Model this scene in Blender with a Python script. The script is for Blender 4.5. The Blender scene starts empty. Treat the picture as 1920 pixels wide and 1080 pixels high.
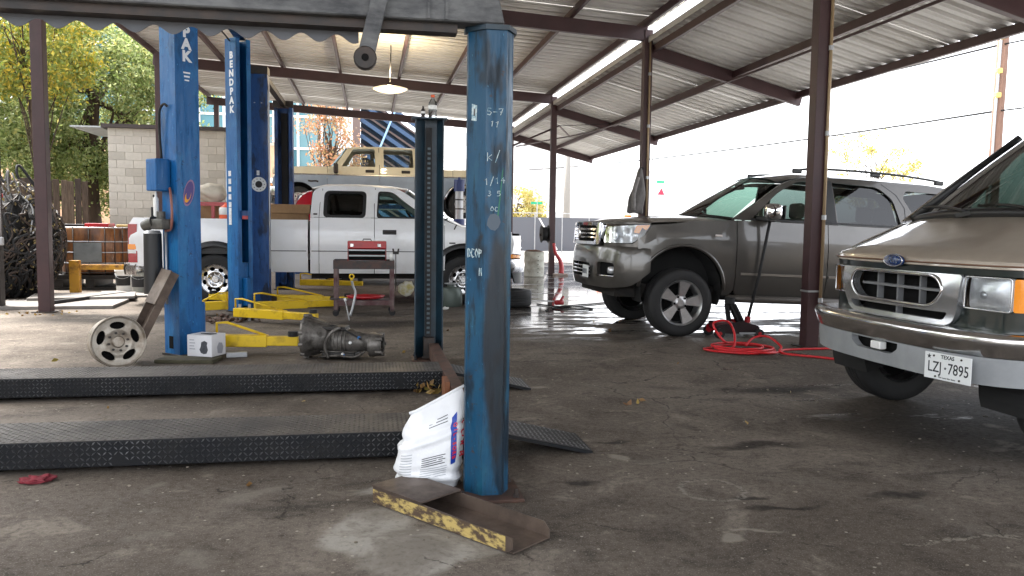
import bpy, bmesh, math, random
from mathutils import Vector, Matrix, noise
R = math.radians
scene = bpy.context.scene
COL = scene.collection

# ------------------------------------------------------------------ camera, sky, sun, exposure
CAM_H = 1.28
def make_camera():
    yaw, pitch, roll = R(10.1), R(4.38), R(0.76)
    f = Vector((math.sin(yaw)*math.cos(pitch), math.cos(yaw)*math.cos(pitch), -math.sin(pitch)))
    r = Vector((math.cos(yaw), -math.sin(yaw), 0)); u = r.cross(f)
    r2 = r*math.cos(roll) + u*math.sin(roll); u2 = u*math.cos(roll) - r*math.sin(roll)
    cd = bpy.data.cameras.new('camera'); co = bpy.data.objects.new('camera', cd); COL.objects.link(co)
    m = Matrix((r2, u2, -f)).transposed().to_4x4(); m.translation = (0, 0, CAM_H)
    co.matrix_world = m
    cd.sensor_width = 36; cd.lens = 28.125; cd.clip_start = 0.05; cd.clip_end = 2000
    scene.camera = co
make_camera()
SUN_EL, SUN_AZ = R(62), R(-50)          # azimuth measured from +Y towards +X
w = bpy.data.worlds.new('World'); scene.world = w; w.use_nodes = True
nt = w.node_tree; bgn = nt.nodes['Background']
sky = nt.nodes.new('ShaderNodeTexSky'); sky.sky_type = 'NISHITA'; sky.sun_disc = False
sky.sun_elevation = SUN_EL; sky.sun_rotation = SUN_AZ
sky.air_density = 0.7; sky.dust_density = 3.0; sky.ozone_density = 0.6
hs = nt.nodes.new('ShaderNodeHueSaturation'); hs.inputs['Saturation'].default_value = .22   # thin overcast: nearly white sky
nt.links.new(sky.outputs['Color'], hs.inputs['Color']); nt.links.new(hs.outputs['Color'], bgn.inputs['Color']); bgn.inputs['Strength'].default_value = 0.15
sd = bpy.data.lights.new('sun', 'SUN'); sd.energy = 1.4; sd.angle = R(14); sd.color = (1.0, 0.95, 0.88)
so = bpy.data.objects.new('sun', sd); COL.objects.link(so)
dirv = Vector((math.sin(SUN_AZ)*math.cos(SUN_EL), math.cos(SUN_AZ)*math.cos(SUN_EL), math.sin(SUN_EL)))
so.rotation_euler = dirv.to_track_quat('Z', 'Y').to_euler(); so.location = (-20, 30, 30)
vs = scene.view_settings
scene.display_settings.display_device = 'sRGB'
vs.view_transform = 'Standard'; vs.look = 'None'; vs.gamma = 1.0; vs.use_curve_mapping = False
vs.exposure = 3.0
scene.cycles.max_bounces = 7; scene.cycles.diffuse_bounces = 4; scene.cycles.glossy_bounces = 3; scene.cycles.transparent_max_bounces = 12
scene.cycles.sample_clamp_indirect = 8

# ------------------------------------------------------------------ materials
MATS = {}
def lin(c):
    return tuple((v/12.92 if v <= .04045 else ((v+.055)/1.055)**2.4) for v in c)
def rgb(h):                              # 'rrggbb' -> linear
    return lin(tuple(int(h[i:i+2], 16)/255 for i in (0, 2, 4)))
def mat(name, col, rough=.5, metal=0., col2=None, nscale=6., namt=.5, bump=0., bscale=40., coat=0., spec=.5, nlo=.4, nhi=.65, rvar=0., stretch=None, emit=None, detail=6):
    """principled material; col2 mottles over col by noise with contrast nlo..nhi and strength namt"""
    if name in MATS: return MATS[name]
    m = bpy.data.materials.new(name); m.use_nodes = True; t = m.node_tree; N = t.nodes; L = t.links
    b = N['Principled BSDF']
    b.inputs['Base Color'].default_value = (*col, 1); b.inputs['Roughness'].default_value = rough; b.inputs['Metallic'].default_value = metal
    b.inputs['Specular IOR Level'].default_value = spec
    if coat: b.inputs['Coat Weight'].default_value = coat; b.inputs['Coat Roughness'].default_value = .06
    if emit: b.inputs['Emission Color'].default_value = (*emit[0], 1); b.inputs['Emission Strength'].default_value = emit[1]
    if col2 or bump or rvar:
        tc = N.new('ShaderNodeTexCoord'); src = tc.outputs['Object']
        if stretch:
            mp = N.new('ShaderNodeMapping'); mp.inputs['Scale'].default_value = stretch; L.new(src, mp.inputs['Vector']); src = mp.outputs['Vector']
        n = N.new('ShaderNodeTexNoise'); n.inputs['Scale'].default_value = nscale; n.inputs['Detail'].default_value = detail; n.inputs['Roughness'].default_value = .65
        L.new(src, n.inputs['Vector'])
        mr = N.new('ShaderNodeMapRange'); mr.inputs['From Min'].default_value = nlo; mr.inputs['From Max'].default_value = nhi
        mr.inputs['To Max'].default_value = namt; L.new(n.outputs['Fac'], mr.inputs['Value'])
        if col2:
            mx = N.new('ShaderNodeMix'); mx.data_type = 'RGBA'
            mx.inputs['A'].default_value = (*col, 1); mx.inputs['B'].default_value = (*col2, 1)
            L.new(mr.outputs['Result'], mx.inputs['Factor']); L.new(mx.outputs['Result'], b.inputs['Base Color'])
        if rvar:
            ma = N.new('ShaderNodeMath'); ma.operation = 'MULTIPLY_ADD'; ma.inputs[1].default_value = rvar; ma.inputs[2].default_value = rough
            L.new(mr.outputs['Result'], ma.inputs[0]); L.new(ma.outputs[0], b.inputs['Roughness'])
        if bump:
            n2 = N.new('ShaderNodeTexNoise'); n2.inputs['Scale'].default_value = bscale; n2.inputs['Detail'].default_value = 4; L.new(src, n2.inputs['Vector'])
            bp = N.new('ShaderNodeBump'); bp.inputs['Strength'].default_value = bump; bp.inputs['Distance'].default_value = .02
            L.new(n2.outputs['Fac'], bp.inputs['Height']); L.new(bp.outputs['Normal'], b.inputs['Normal'])
    MATS[name] = m; return m
def glass(name, tint, refl=1.0, fres=1.45, rough=.02):
    if name in MATS: return MATS[name]
    m = bpy.data.materials.new(name); m.use_nodes = True; t = m.node_tree; N = t.nodes; L = t.links
    N.remove(N['Principled BSDF']); out = N['Material Output']
    tr = N.new('ShaderNodeBsdfTransparent'); tr.inputs['Color'].default_value = (*tint, 1)
    gl = N.new('ShaderNodeBsdfGlossy'); gl.inputs['Roughness'].default_value = rough; gl.inputs['Color'].default_value = (refl, refl, refl, 1)
    fr = N.new('ShaderNodeFresnel'); fr.inputs['IOR'].default_value = fres
    mx = N.new('ShaderNodeMixShader'); L.new(fr.outputs[0], mx.inputs[0]); L.new(tr.outputs[0], mx.inputs[1]); L.new(gl.outputs[0], mx.inputs[2])
    L.new(mx.outputs[0], out.inputs['Surface'])
    MATS[name] = m; return m

# ------------------------------------------------------------------ object helpers
def link(o, parent=None):
    COL.objects.link(o)
    if parent: o.parent = parent
    return o
def obj(name, bm, m, parent=None, smooth=False, loc=None, rot=None, sharp=None, norm=True):
    if norm: bmesh.ops.recalc_face_normals(bm, faces=bm.faces)
    me = bpy.data.meshes.new(name); bm.to_mesh(me); bm.free()
    if m: me.materials.append(m)
    if smooth or sharp:
        for p in me.polygons: p.use_smooth = True
        if sharp: me.set_sharp_from_angle(angle=R(sharp))
    o = bpy.data.objects.new(name, me); link(o, parent)
    if loc: o.location = loc
    if rot: o.rotation_euler = rot
    return o
def inst(o, parent=None, loc=None, rot=None, scale=None):
    c = o.copy(); link(c); c.parent = parent
    if loc is not None: c.location = loc
    if rot is not None: c.rotation_euler = rot
    if scale is not None: c.scale = scale
    return c
def tag(o, label, cat, group=None):
    o['label'] = label; o['category'] = cat
    if group: o['group'] = group
    return o
def thing(name, label, cat, loc=(0, 0, 0), rotz=0, group=None):
    o = bpy.data.objects.new(name, None); COL.objects.link(o)
    o.location = loc; o.rotation_euler = (0, 0, rotz); o.empty_display_size = .2
    return tag(o, label, cat, group)
def struct(o): o['kind'] = 'structure'; return o
def copy_tree(o, parent=None):
    c = o.copy(); link(c); c.parent = parent
    for ch in list(o.children): copy_tree(ch, c)
    return c
def B(): return bmesh.new()
def xf(bm, verts, rot=None, about=(0, 0, 0)):
    if rot is not None:
        bmesh.ops.rotate(bm, verts=verts, cent=about, matrix=rot)
def box(bm, c, s, rot=None, bev=0.):
    """box centre c, size s, rot = Matrix 3x3"""
    r = bmesh.ops.create_cube(bm, size=1.0); v = r['verts']
    for p in v: p.co = Vector((p.co.x*s[0], p.co.y*s[1], p.co.z*s[2]))
    if bev:
        e = {e for p in v for e in p.link_edges}
        rb = bmesh.ops.bevel(bm, geom=list(e), offset=bev, segments=2, affect='EDGES', profile=.5, clamp_overlap=True)
        v = list({p for f in rb['faces'] for p in f.verts} | {p for p in v if p.is_valid})
    for p in v:
        q = p.co
        if rot is not None: q = rot @ q
        p.co = q + Vector(c)
    return v
def boxb(bm, lo, hi, bev=0.):
    return box(bm, [(a+b)/2 for a, b in zip(lo, hi)], [abs(b-a) for a, b in zip(lo, hi)], None, bev)
def bar(bm, p0, p1, wx, wz, up=(0, 0, 1), bev=0.):
    p0 = Vector(p0); p1 = Vector(p1); d = p1-p0; z = d.normalized(); u = Vector(up)
    if abs(z.dot(u)) > .99: u = Vector((1, 0, 0))
    x = u.cross(z).normalized(); y = z.cross(x)
    m = Matrix((x, y, z)).transposed()
    return box(bm, (p0+p1)/2, (wx, wz, d.length), m, bev)
def frame_of(d, up=(0, 0, 1)):
    z = Vector(d).normalized(); u = Vector(up)
    if abs(z.dot(u)) > .98: u = Vector((1, 0, 0))
    x = u.cross(z).normalized(); return x, z.cross(x), z
def cyl(bm, p0, p1, r0, r1=None, seg=16, cap=True):
    if r1 is None: r1 = r0
    p0 = Vector(p0); p1 = Vector(p1); x, y, z = frame_of(p1-p0)
    a = []; b = []
    for i in range(seg):
        t = 2*math.pi*i/seg; d = x*math.cos(t)+y*math.sin(t)
        a.append(bm.verts.new(p0+d*r0)); b.append(bm.verts.new(p1+d*r1))
    for i in range(seg):
        j = (i+1) % seg; bm.faces.new((a[i], a[j], b[j], b[i]))
    if cap: bm.faces.new(a[::-1]); bm.faces.new(b)
def spline(pts, n=6, closed=False):
    P = [Vector(p) for p in pts]; out = []; m = len(P)
    for i in range(m if closed else m-1):
        if closed: p0, p1, p2, p3 = P[(i-1) % m], P[i], P[(i+1) % m], P[(i+2) % m]
        else: p0 = P[max(i-1, 0)]; p1 = P[i]; p2 = P[i+1]; p3 = P[min(i+2, m-1)]
        for k in range(n):
            t = k/n; out.append(.5*((2*p1)+(p2-p0)*t+(2*p0-5*p1+4*p2-p3)*t*t+(3*p1-p0-3*p2+p3)*t**3))
    if not closed: out.append(P[-1])
    return out
def tube(bm, pts, r, seg=8, closed=False, cap=True, rz=None):
    P = [Vector(p) for p in pts]; n = len(P); rings = []; rr = r if callable(r) else (lambda i: r)
    pu = None
    for i in range(n):
        d = (P[(i+1) % n]-P[i-1]) if closed else (P[min(i+1, n-1)]-P[max(i-1, 0)])
        if d.length < 1e-9: d = Vector((1, 0, 0))
        z = d.normalized()
        if pu is None: x, y, _ = frame_of(z)
        else:
            x = (pu-z*pu.dot(z)); x = x.normalized() if x.length > 1e-6 else frame_of(z)[0]; y = z.cross(x)
        pu = x
        rings.append([bm.verts.new(P[i]+(x*math.cos(2*math.pi*k/seg)+y*math.sin(2*math.pi*k/seg))*rr(i)) for k in range(seg)])
    for i in range(n if closed else n-1):
        a = rings[i]; b = rings[(i+1) % n]
        for k in range(seg):
            j = (k+1) % seg; bm.faces.new((a[k], a[j], b[j], b[k]))
    if cap and not closed: bm.faces.new(rings[0][::-1]); bm.faces.new(rings[-1])
def lathe(bm, prof, o=(0, 0, 0), axis='z', seg=24, a0=0., a1=2*math.pi):
    """prof = [(radius, height)] turned about an axis through o"""
    o = Vector(o); full = abs(a1-a0-2*math.pi) < 1e-6; n = seg if full else seg+1; rings = []
    for r, h in prof:
        ring = []
        for i in range(n):
            t = a0+(a1-a0)*i/seg; c, s = math.cos(t)*r, math.sin(t)*r
            p = {'z': (c, s, h), 'y': (c, h, s), 'x': (h, c, s)}[axis]
            ring.append(bm.verts.new(o+Vector(p)))
        rings.append(ring)
    for a, b in zip(rings, rings[1:]):
        for i in range(n if full else n-1):
            j = (i+1) % n
            try: bm.faces.new((a[i], a[j], b[j], b[i]))
            except ValueError: pass
    bmesh.ops.remove_doubles(bm, verts=[v for r_ in rings for v in r_], dist=1e-5)
def prism(bm, poly, fn, t):
    """polygon (a,b) extruded: fn(a,b,h) -> xyz for h = 0 and t"""
    A = [bm.verts.new(fn(a, b, 0)) for a, b in poly]; C = [bm.verts.new(fn(a, b, t)) for a, b in poly]; n = len(poly)
    for i in range(n):
        j = (i+1) % n; bm.faces.new((A[i], A[j], C[j], C[i]))
    bm.faces.new(A[::-1]); bm.faces.new(C)
def loft(bm, rows, closed=False, cap=False):
    V = [[bm.verts.new(p) for p in r] for r in rows]
    for a, b in zip(V, V[1:]):
        m = len(a)
        for i in range(m if closed else m-1):
            j = (i+1) % m; bm.faces.new((a[i], a[j], b[j], b[i]))
    if cap and closed: bm.faces.new(V[0][::-1]); bm.faces.new(V[-1])
    return V
def rp(pts, n=5):
    """polygon with optional corner radius as third value"""
    out = []; m = len(pts)
    for i, p in enumerate(pts):
        if len(p) < 3 or p[2] <= 0: out.append((p[0], p[1])); continue
        a = Vector(pts[i-1][:2]); b = Vector(p[:2]); c = Vector(pts[(i+1) % m][:2])
        r = min(p[2], (a-b).length*.49, (c-b).length*.49)
        s = b+(a-b).normalized()*r; e = b+(c-b).normalized()*r
        for k in range(n+1):
            t = k/n; q = s*(1-t)**2+b*2*t*(1-t)+e*t*t; out.append((q.x, q.y))
    return out
def arc(cx, cz, r, a0, a1, n=16, rz=None):
    rz = rz or r
    return [(cx+r*math.cos(R(a0+(a1-a0)*i/n)), cz+rz*math.sin(R(a0+(a1-a0)*i/n))) for i in range(n+1)]
def sheet(outer, holes, fn, step=.08, rim=.02):
    """flat polygon with holes, cut into a fine mesh, mapped to 3D by fn(a,b,depth); rim turns the edges inwards"""
    bm = B(); edges = []
    for lp in [outer]+list(holes):
        q = []
        for p in lp:
            if not q or (Vector(p[:2])-Vector(q[-1][:2])).length > 1e-4: q.append(p)
        if (Vector(q[0][:2])-Vector(q[-1][:2])).length < 1e-4: q.pop()
        vv = [bm.verts.new((p[0], p[1], 0)) for p in q]
        edges += [bm.edges.new((vv[i], vv[(i+1) % len(vv)])) for i in range(len(vv))]
    bmesh.ops.triangle_fill(bm, use_beauty=True, use_dissolve=False, edges=edges)
    xs = [v.co.x for v in bm.verts]; ys = [v.co.y for v in bm.verts]
    for ax, (lo, hi) in ((0, (min(xs), max(xs))), (1, (min(ys), max(ys)))):
        no = (1, 0, 0) if ax == 0 else (0, 1, 0); k = math.ceil(lo/step)
        while k*step < hi:
            co = [0, 0, 0]; co[ax] = k*step+1e-5
            bmesh.ops.bisect_plane(bm, geom=bm.verts[:]+bm.edges[:]+bm.faces[:], dist=1e-6, plane_co=co, plane_no=no)
            k += 1
    bmesh.ops.recalc_face_normals(bm, faces=bm.faces)
    uv = {v: (v.co.x, v.co.y) for v in bm.verts}
    be = [e for e in bm.edges if e.is_boundary]
    if rim:
        inner = {}
        for e in be:
            for v in e.verts:
                if v not in inner: inner[v] = bm.verts.new(fn(*uv[v], rim))
        nf = [(e.verts[0], e.verts[1]) for e in be]
    for v, (a, b) in uv.items(): v.co = fn(a, b, 0)
    if rim:
        for a, b in nf:
            try: bm.faces.new((a, b, inner[b], inner[a]))
            except ValueError: pass
    return bm
def lerp_tab(tab, x):
    if x <= tab[0][0]: return tab[0][1]
    for (a, va), (b, vb) in zip(tab, tab[1:]):
        if x <= b:
            t = (x-a)/(b-a); return va+(vb-va)*t
    return tab[-1][1]
def smooth_tab(tab, x):                  # cosine-eased table
    if x <= tab[0][0]: return tab[0][1]
    n = len(tab)
    for i in range(n-1):
        a, va = tab[i]; b, vb = tab[i+1]
        if x <= b:
            h = b-a; t = (x-a)/h
            m0 = (vb-tab[i-1][1])/(b-tab[i-1][0]) if i else (vb-va)/h
            m1 = (tab[i+2][1]-va)/(tab[i+2][0]-a) if i+2 < n else (vb-va)/h
            return (2*t**3-3*t*t+1)*va+(t**3-2*t*t+t)*h*m0+(-2*t**3+3*t*t)*vb+(t**3-t*t)*h*m1
    return tab[-1][1]
def text(name, s, size, m4, material, parent=None, ext=.0008, bold=0., align='CENTER', sx=1.):
    c = bpy.data.curves.new(name, 'FONT'); c.body = s; c.size = size; c.extrude = ext; c.offset = bold
    c.align_x = align; c.align_y = 'CENTER'; c.resolution_u = 3
    o = bpy.data.objects.new('tmp', c); me = bpy.data.meshes.new_from_object(o); bpy.data.objects.remove(o); bpy.data.curves.remove(c)
    me.materials.clear(); me.materials.append(material); me.name = name
    me.transform(m4 @ Matrix.Diagonal((sx, 1, 1, 1)))
    o = bpy.data.objects.new(name, me); link(o, parent); return o
def face_m(origin, right, up):
    """matrix that stands text on a face: right and up are the reading directions"""
    r = Vector(right).normalized(); u = Vector(up).normalized(); n = r.cross(u)
    m = Matrix((r, u, n)).transposed().to_4x4(); m.translation = Vector(origin); return m

# common materials
M_steel = mat('brown_steel_paint', rgb('41282a'), .5, col2=rgb('2e1c1d'), nscale=3, bump=.05)
M_black = mat('black_rubber', (.010, .010, .011), .75, col2=(.022, .021, .02), nscale=9, bump=.1)
M_dark = mat('dark_cavity', (.005, .005, .005), .95, spec=.2)
M_chrome = mat('chrome', (.78, .78, .8), .08, 1.0)
M_chrome_w = mat('worn_chrome', (.62, .62, .63), .16, 1.0, col2=(.35, .34, .33), nscale=14, namt=.6, rvar=.25)
M_alloy = mat('alloy', (.5, .5, .5), .3, .9, col2=(.3, .3, .3), nscale=10, rvar=.15)
M_galv = mat('galvanised', (.42, .43, .44), .45, .6, col2=(.3, .3, .31), nscale=5)
M_white = mat('white_plastic', (.75, .75, .73), .45, col2=(.6, .59, .56), nscale=8, namt=.4)
M_blackp = mat('black_plastic', (.010, .010, .011), .45, bump=.05, bscale=120)
M_red = mat('red_paint', rgb('b01822'), .35, col2=rgb('7a1218'), nscale=6, coat=.3)
M_yellow = mat('yellow_paint', rgb('d8b412'), .45, col2=rgb('8a6a18'), nscale=7, namt=.7, nlo=.5, nhi=.7, bump=.05)
M_conc_d = mat('dirty_dark_steel', (.028, .026, .025), .55, .4, col2=(.06, .04, .03), nscale=8, namt=.7)
# ------------------------------------------------------------------ ground and floor
class NG:
    """tiny node-graph writer"""
    def __init__(s, name):
        s.m = bpy.data.materials.new(name); s.m.use_nodes = True; s.t = s.m.node_tree; s.N = s.t.nodes; s.L = s.t.links; s.b = s.N['Principled BSDF']
        s.co = s.N.new('ShaderNodeTexCoord').outputs['Object']
    def put(s, sock, v):
        if v is None: return
        if isinstance(v, bpy.types.NodeSocket): s.L.new(v, sock)
        else: sock.default_value = v
    def math(s, op, a, b=None, c=None, clamp=False):
        n = s.N.new('ShaderNodeMath'); n.operation = op; n.use_clamp = clamp
        for i, v in enumerate((a, b, c)): s.put(n.inputs[i], v)
        return n.outputs[0]
    def noise(s, scale, detail=5, rough=.6, vec=None, dist=0.):
        n = s.N.new('ShaderNodeTexNoise'); s.put(n.inputs['Vector'], vec or s.co); n.inputs['Scale'].default_value = scale
        n.inputs['Detail'].default_value = detail; n.inputs['Roughness'].default_value = rough; n.inputs['Distortion'].default_value = dist
        return n.outputs['Fac']
    def voro(s, scale, feature='F1', out='Distance', vec=None, rnd=1.):
        n = s.N.new('ShaderNodeTexVoronoi'); n.feature = feature; s.put(n.inputs['Vector'], vec or s.co); n.inputs['Scale'].default_value = scale
        n.inputs['Randomness'].default_value = rnd
        return n.outputs[out]
    def ramp(s, v, lo, hi, a=0., b=1.):
        n = s.N.new('ShaderNodeMapRange'); n.interpolation_type = 'SMOOTHSTEP'
        n.inputs['From Min'].default_value = lo; n.inputs['From Max'].default_value = hi; n.inputs['To Min'].default_value = a; n.inputs['To Max'].default_value = b
        s.put(n.inputs['Value'], v); return n.outputs['Result']
    def mix(s, f, a, b):
        n = s.N.new('ShaderNodeMix'); n.data_type = 'RGBA'
        s.put(n.inputs['Factor'], f)
        for k, v in (('A', a), ('B', b)):
            if isinstance(v, tuple) and len(v) == 3: v = (*v, 1)
            s.put(n.inputs[k], v)
        return n.outputs['Result']
    def mapv(s, loc=(0, 0, 0), scale=(1, 1, 1), rot=(0, 0, 0), vec=None):
        n = s.N.new('ShaderNodeMapping'); s.put(n.inputs['Vector'], vec or s.co)
        n.inputs['Location'].default_value = loc; n.inputs['Scale'].default_value = scale; n.inputs['Rotation'].default_value = rot
        return n.outputs['Vector']
    def addv(s, v, amt, scale, detail=3):
        n = s.N.new('ShaderNodeTexNoise'); n.inputs['Scale'].default_value = scale; n.inputs['Detail'].default_value = detail; s.L.new(s.co, n.inputs['Vector'])
        a = s.N.new('ShaderNodeVectorMath'); a.operation = 'SUBTRACT'; s.L.new(n.outputs['Color'], a.inputs[0]); a.inputs[1].default_value = (.5, .5, .5)
        k = s.N.new('ShaderNodeVectorMath'); k.operation = 'SCALE'; s.L.new(a.outputs[0], k.inputs[0]); k.inputs['Scale'].default_value = amt
        r = s.N.new('ShaderNodeVectorMath'); r.operation = 'ADD'; s.L.new(v, r.inputs[0]); s.L.new(k.outputs[0], r.inputs[1]); return r.outputs[0]
    def length(s, v):
        n = s.N.new('ShaderNodeVectorMath'); n.operation = 'LENGTH'; s.L.new(v, n.inputs[0]); return n.outputs['Value']
    def sep(s, v=None):
        n = s.N.new('ShaderNodeSeparateXYZ'); s.L.new(v or s.co, n.inputs[0]); return n.outputs
    def bump(s, h, strength, dist):
        n = s.N.new('ShaderNodeBump'); s.L.new(h, n.inputs['Height']); n.inputs['Strength'].default_value = strength; n.inputs['Distance'].default_value = dist
        return n.outputs['Normal']

def floor_material():
    g = NG('stained_concrete_floor'); mx = lambda a, b: g.math('MAXIMUM', a, b); mn = lambda a, b: g.math('MULTIPLY', a, b)
    xyz = g.sep()
    big = g.noise(.55, 3, .6); mid = g.noise(2.6, 5, .72, dist=.5); fine = g.noise(30, 3, .75); grit = g.noise(150, 0, .6)
    st = g.noise(.9, 4, .7, g.mapv((3, 7, 0), (1, 2.4, 1)))
    c = g.mix(g.ramp(big, .35, .66), (.090, .074, .060), (.158, .134, .112))
    c = g.mix(mn(g.ramp(mid, .48, .68), .75), c, (.050, .041, .034))
    c = g.mix(mn(g.ramp(mid, .46, .30), .6), c, (.24, .207, .172))
    c = g.mix(mn(g.ramp(st, .57, .70), .65), c, (.024, .021, .018))
    c = g.mix(g.ramp(fine, .45, .74, .0, .45), c, (.030, .025, .021))
    c = g.mix(mn(g.ramp(fine, .38, .26), .35), c, (.22, .195, .165))
    c = g.mix(mn(g.ramp(grit, .62, .80), .5), c, (.30, .275, .24))
    warp = g.addv(g.co, .26, 4.2, 4)
    def blob(x, y, rx, ry, soft=.06):
        v = g.mapv((-x/rx, -y/ry, 0), (1/rx, 1/ry, 0), vec=warp)
        return g.ramp(g.length(v), 1+soft, 1-soft)
    pale = g.mix(g.ramp(mid, .40, .62), (.31, .29, .255), (.19, .17, .145)); pale = g.mix(g.ramp(fine, .5, .72, 0, .45), pale, (.10, .09, .08))
    ptch = mx(mx(blob(.02, 3.30, .20, .26, .16), blob(.27, 3.16, .34, .17, .2)), mx(blob(.20, 3.84, .24, .10, .2), blob(.14, 3.02, .16, .20, .2)))
    c = g.mix(mn(ptch, .95), c, pale)
    sm = mx(mx(blob(1.50, 3.02, .07, .035, .3), blob(1.62, 3.08, .11, .015, .4)), mx(blob(1.36, 4.24, .05, .05, .4), blob(1.32, 6.2, .09, .04, .4)))
    sm = mx(mn(sm, 1.), mn(blob(2.55, 2.86, .5, .012, .5), g.ramp(fine, .56, .44)))
    c = g.mix(mn(sm, .6), c, (.27, .245, .205))
    c = g.mix(mn(blob(-1.7, 5.35, 1.0, .26, .5), g.ramp(mid, .35, .6)), c, (.18, .155, .13))
    oil = mx(mx(blob(2.25, 4.35, .28, .06, .6), blob(1.78, 3.50, .07, .035, .5)), mx(blob(2.55, 3.42, .16, .05, .7), blob(1.88, 3.34, .16, .03, .7)))
    oil = mx(oil, mx(mx(blob(4.3, 4.5, 1.3, .9, .4), blob(1.05, 3.85, .08, .04, .6)), mx(blob(3.2, 5.9, .5, .12, .7), blob(1.45, 4.55, .11, .035, .7))))  # the broadest dark patch lies on the floor beneath the van
    oil = mx(oil, mx(blob(-3.2, 11.2, 1.3, .5, .5), blob(.2, 10.4, 1.2, .35, .5)))
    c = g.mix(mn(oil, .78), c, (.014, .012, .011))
    d = g.length(g.mapv((-1.66, -3.62, 0), (1, 1, 0), vec=g.addv(g.co, .05, 14, 1)))
    ring = mn(g.ramp(g.math('ABSOLUTE', g.math('SUBTRACT', d, .155)), .022, .004), g.ramp(fine, .60, .42))
    c = g.mix(mn(ring, .55), c, (.27, .25, .22))
    vv = g.addv(g.co, .55, 1.6, 5)
    e1 = g.voro(.42, 'DISTANCE_TO_EDGE', 'Distance', vv); e2 = g.voro(1.15, 'DISTANCE_TO_EDGE', 'Distance', g.mapv((5, 2, 0), vec=vv))
    ck = mx(mn(mn(g.ramp(e1, .0045, .001), g.ramp(big, .47, .56)), g.ramp(fine, .34, .50)), mn(mn(g.ramp(e2, .006, .002), g.ramp(st, .53, .60)), g.ramp(fine, .36, .52)))
    c = g.mix(mn(mn(g.ramp(e1, .05, .0), g.ramp(mid, .5, .62)), .5), c, (.22, .195, .165))
    c = g.mix(mn(ck, .7), c, (.016, .013, .011))
    vn = g.N.new('ShaderNodeTexVoronoi'); vn.inputs['Scale'].default_value = 30; g.L.new(g.co, vn.inputs['Vector'])
    sx = g.sep(vn.outputs['Color'])
    cm = mn(g.ramp(vn.outputs['Distance'], .26, .16), g.math('GREATER_THAN', sx[0], .955))
    c = g.mix(mn(cm, .8), c, (.36, .33, .28))
    wx = g.ramp(xyz[0], .9, 2.6); wy = g.ramp(xyz[1], 8.2, 9.6)
    wn = g.noise(1.5, 5, .68, g.mapv((2, 3, 0), (.55, 1.9, 1))); region = mn(wx, wy)
    wv = g.math('ADD', wn, g.ramp(xyz[1], 9.5, 13, 0., .10))
    wet = mn(g.ramp(wv, .505, .56), region)
    near = mn(mn(g.ramp(wn, .60, .64), g.ramp(xyz[0], 2.6, 3.2)), g.ramp(xyz[1], 4.4, 5.4)); wet = mx(wet, near)
    damp = mn(g.ramp(wv, .40, .53), region)
    c = g.mix(mn(damp, .6), c, (.022, .019, .016))
    r = g.ramp(fine, .2, .8, .58, .9)
    r = g.math('SUBTRACT', r, mn(damp, .28)); n = g.N.new('ShaderNodeMix'); n.data_type = 'FLOAT'
    g.put(n.inputs['Factor'], wet); g.put(n.inputs['A'], r); n.inputs['B'].default_value = .04
    g.L.new(c, g.b.inputs['Base Color']); g.L.new(n.outputs['Result'], g.b.inputs['Roughness'])
    g.L.new(g.math('MULTIPLY_ADD', mx(wet, mn(damp, .5)), .4, .12), g.b.inputs['Specular IOR Level'])
    h = g.math('ADD', mn(fine, .5), mn(mid, 1.4))
    nb = g.N.new('ShaderNodeBump'); g.L.new(h, nb.inputs['Height']); nb.inputs['Distance'].default_value = .012
    g.L.new(g.math('MULTIPLY_ADD', wet, -.28, .30), nb.inputs['Strength'])
    g.L.new(nb.outputs['Normal'], g.b.inputs['Normal'])
    return g.m
def ground_material():
    g = NG('pale_street_concrete')
    c = g.mix(g.ramp(g.noise(.25, 6), .35, .65), (.22, .21, .195), (.36, .35, .33))
    c = g.mix(g.ramp(g.noise(9, 6), .4, .8, 0, .5), c, (.16, .15, .14))
    g.L.new(c, g.b.inputs['Base Color']); g.b.inputs['Roughness'].default_value = .85
    g.L.new(g.bump(g.noise(30, 4), .3, .01), g.b.inputs['Normal'])
    return g.m
b = B(); bmesh.ops.create_grid(b, x_segments=8, y_segments=8, size=700)
gr = struct(obj('ground', b, ground_material(), loc=(0, 0, -.006)))
gr['label'] = 'pale concrete street and yard beyond the canopy'
b = B(); vv = [b.verts.new(p) for p in ((-11, -6, 0), (8.6, -6, 0), (8.6, 28.6, 0), (-11, 28.6, 0))]; b.faces.new(vv)
fl = struct(obj('shop_floor', b, floor_material())); fl['label'] = 'oil-stained cracked concrete workshop floor'

# ------------------------------------------------------------------ canopy
CAN = thing('canopy', 'open steel canopy of brown beams and posts with ribbed metal roof', 'canopy')
M_sheet = mat('roof_sheet_metal', (.66, .65, .625), .5, .0, col2=(.50, .485, .455), nscale=1.1, namt=.7, stretch=(.8, 1.3, 1))
M_sheet2 = mat('roof_sheet_metal_aged', (.56, .545, .515), .5, .0, col2=(.42, .40, .365), nscale=1.4, namt=.8, stretch=(.8, 1.3, 1))
ZL = lambda X: 4.78 + .055*(4.8-X)                    # top of the left beams
ZR = lambda X: 4.50 - .255*(X-4.85)                   # top of the right rafters
def sheet_profile():
    pr = []
    for k in range(3):
        y = k*.305
        pr += [(y, 0), (y+.095, 0), (y+.110, .075), (y+.185, .075), (y+.200, 0), (y+.24, 0), (y+.244, .012), (y+.256, .012), (y+.26, 0), (y+.275, 0), (y+.279, .012), (y+.291, .012), (y+.295, 0)]
    pr.append((.915, 0)); return pr
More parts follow.
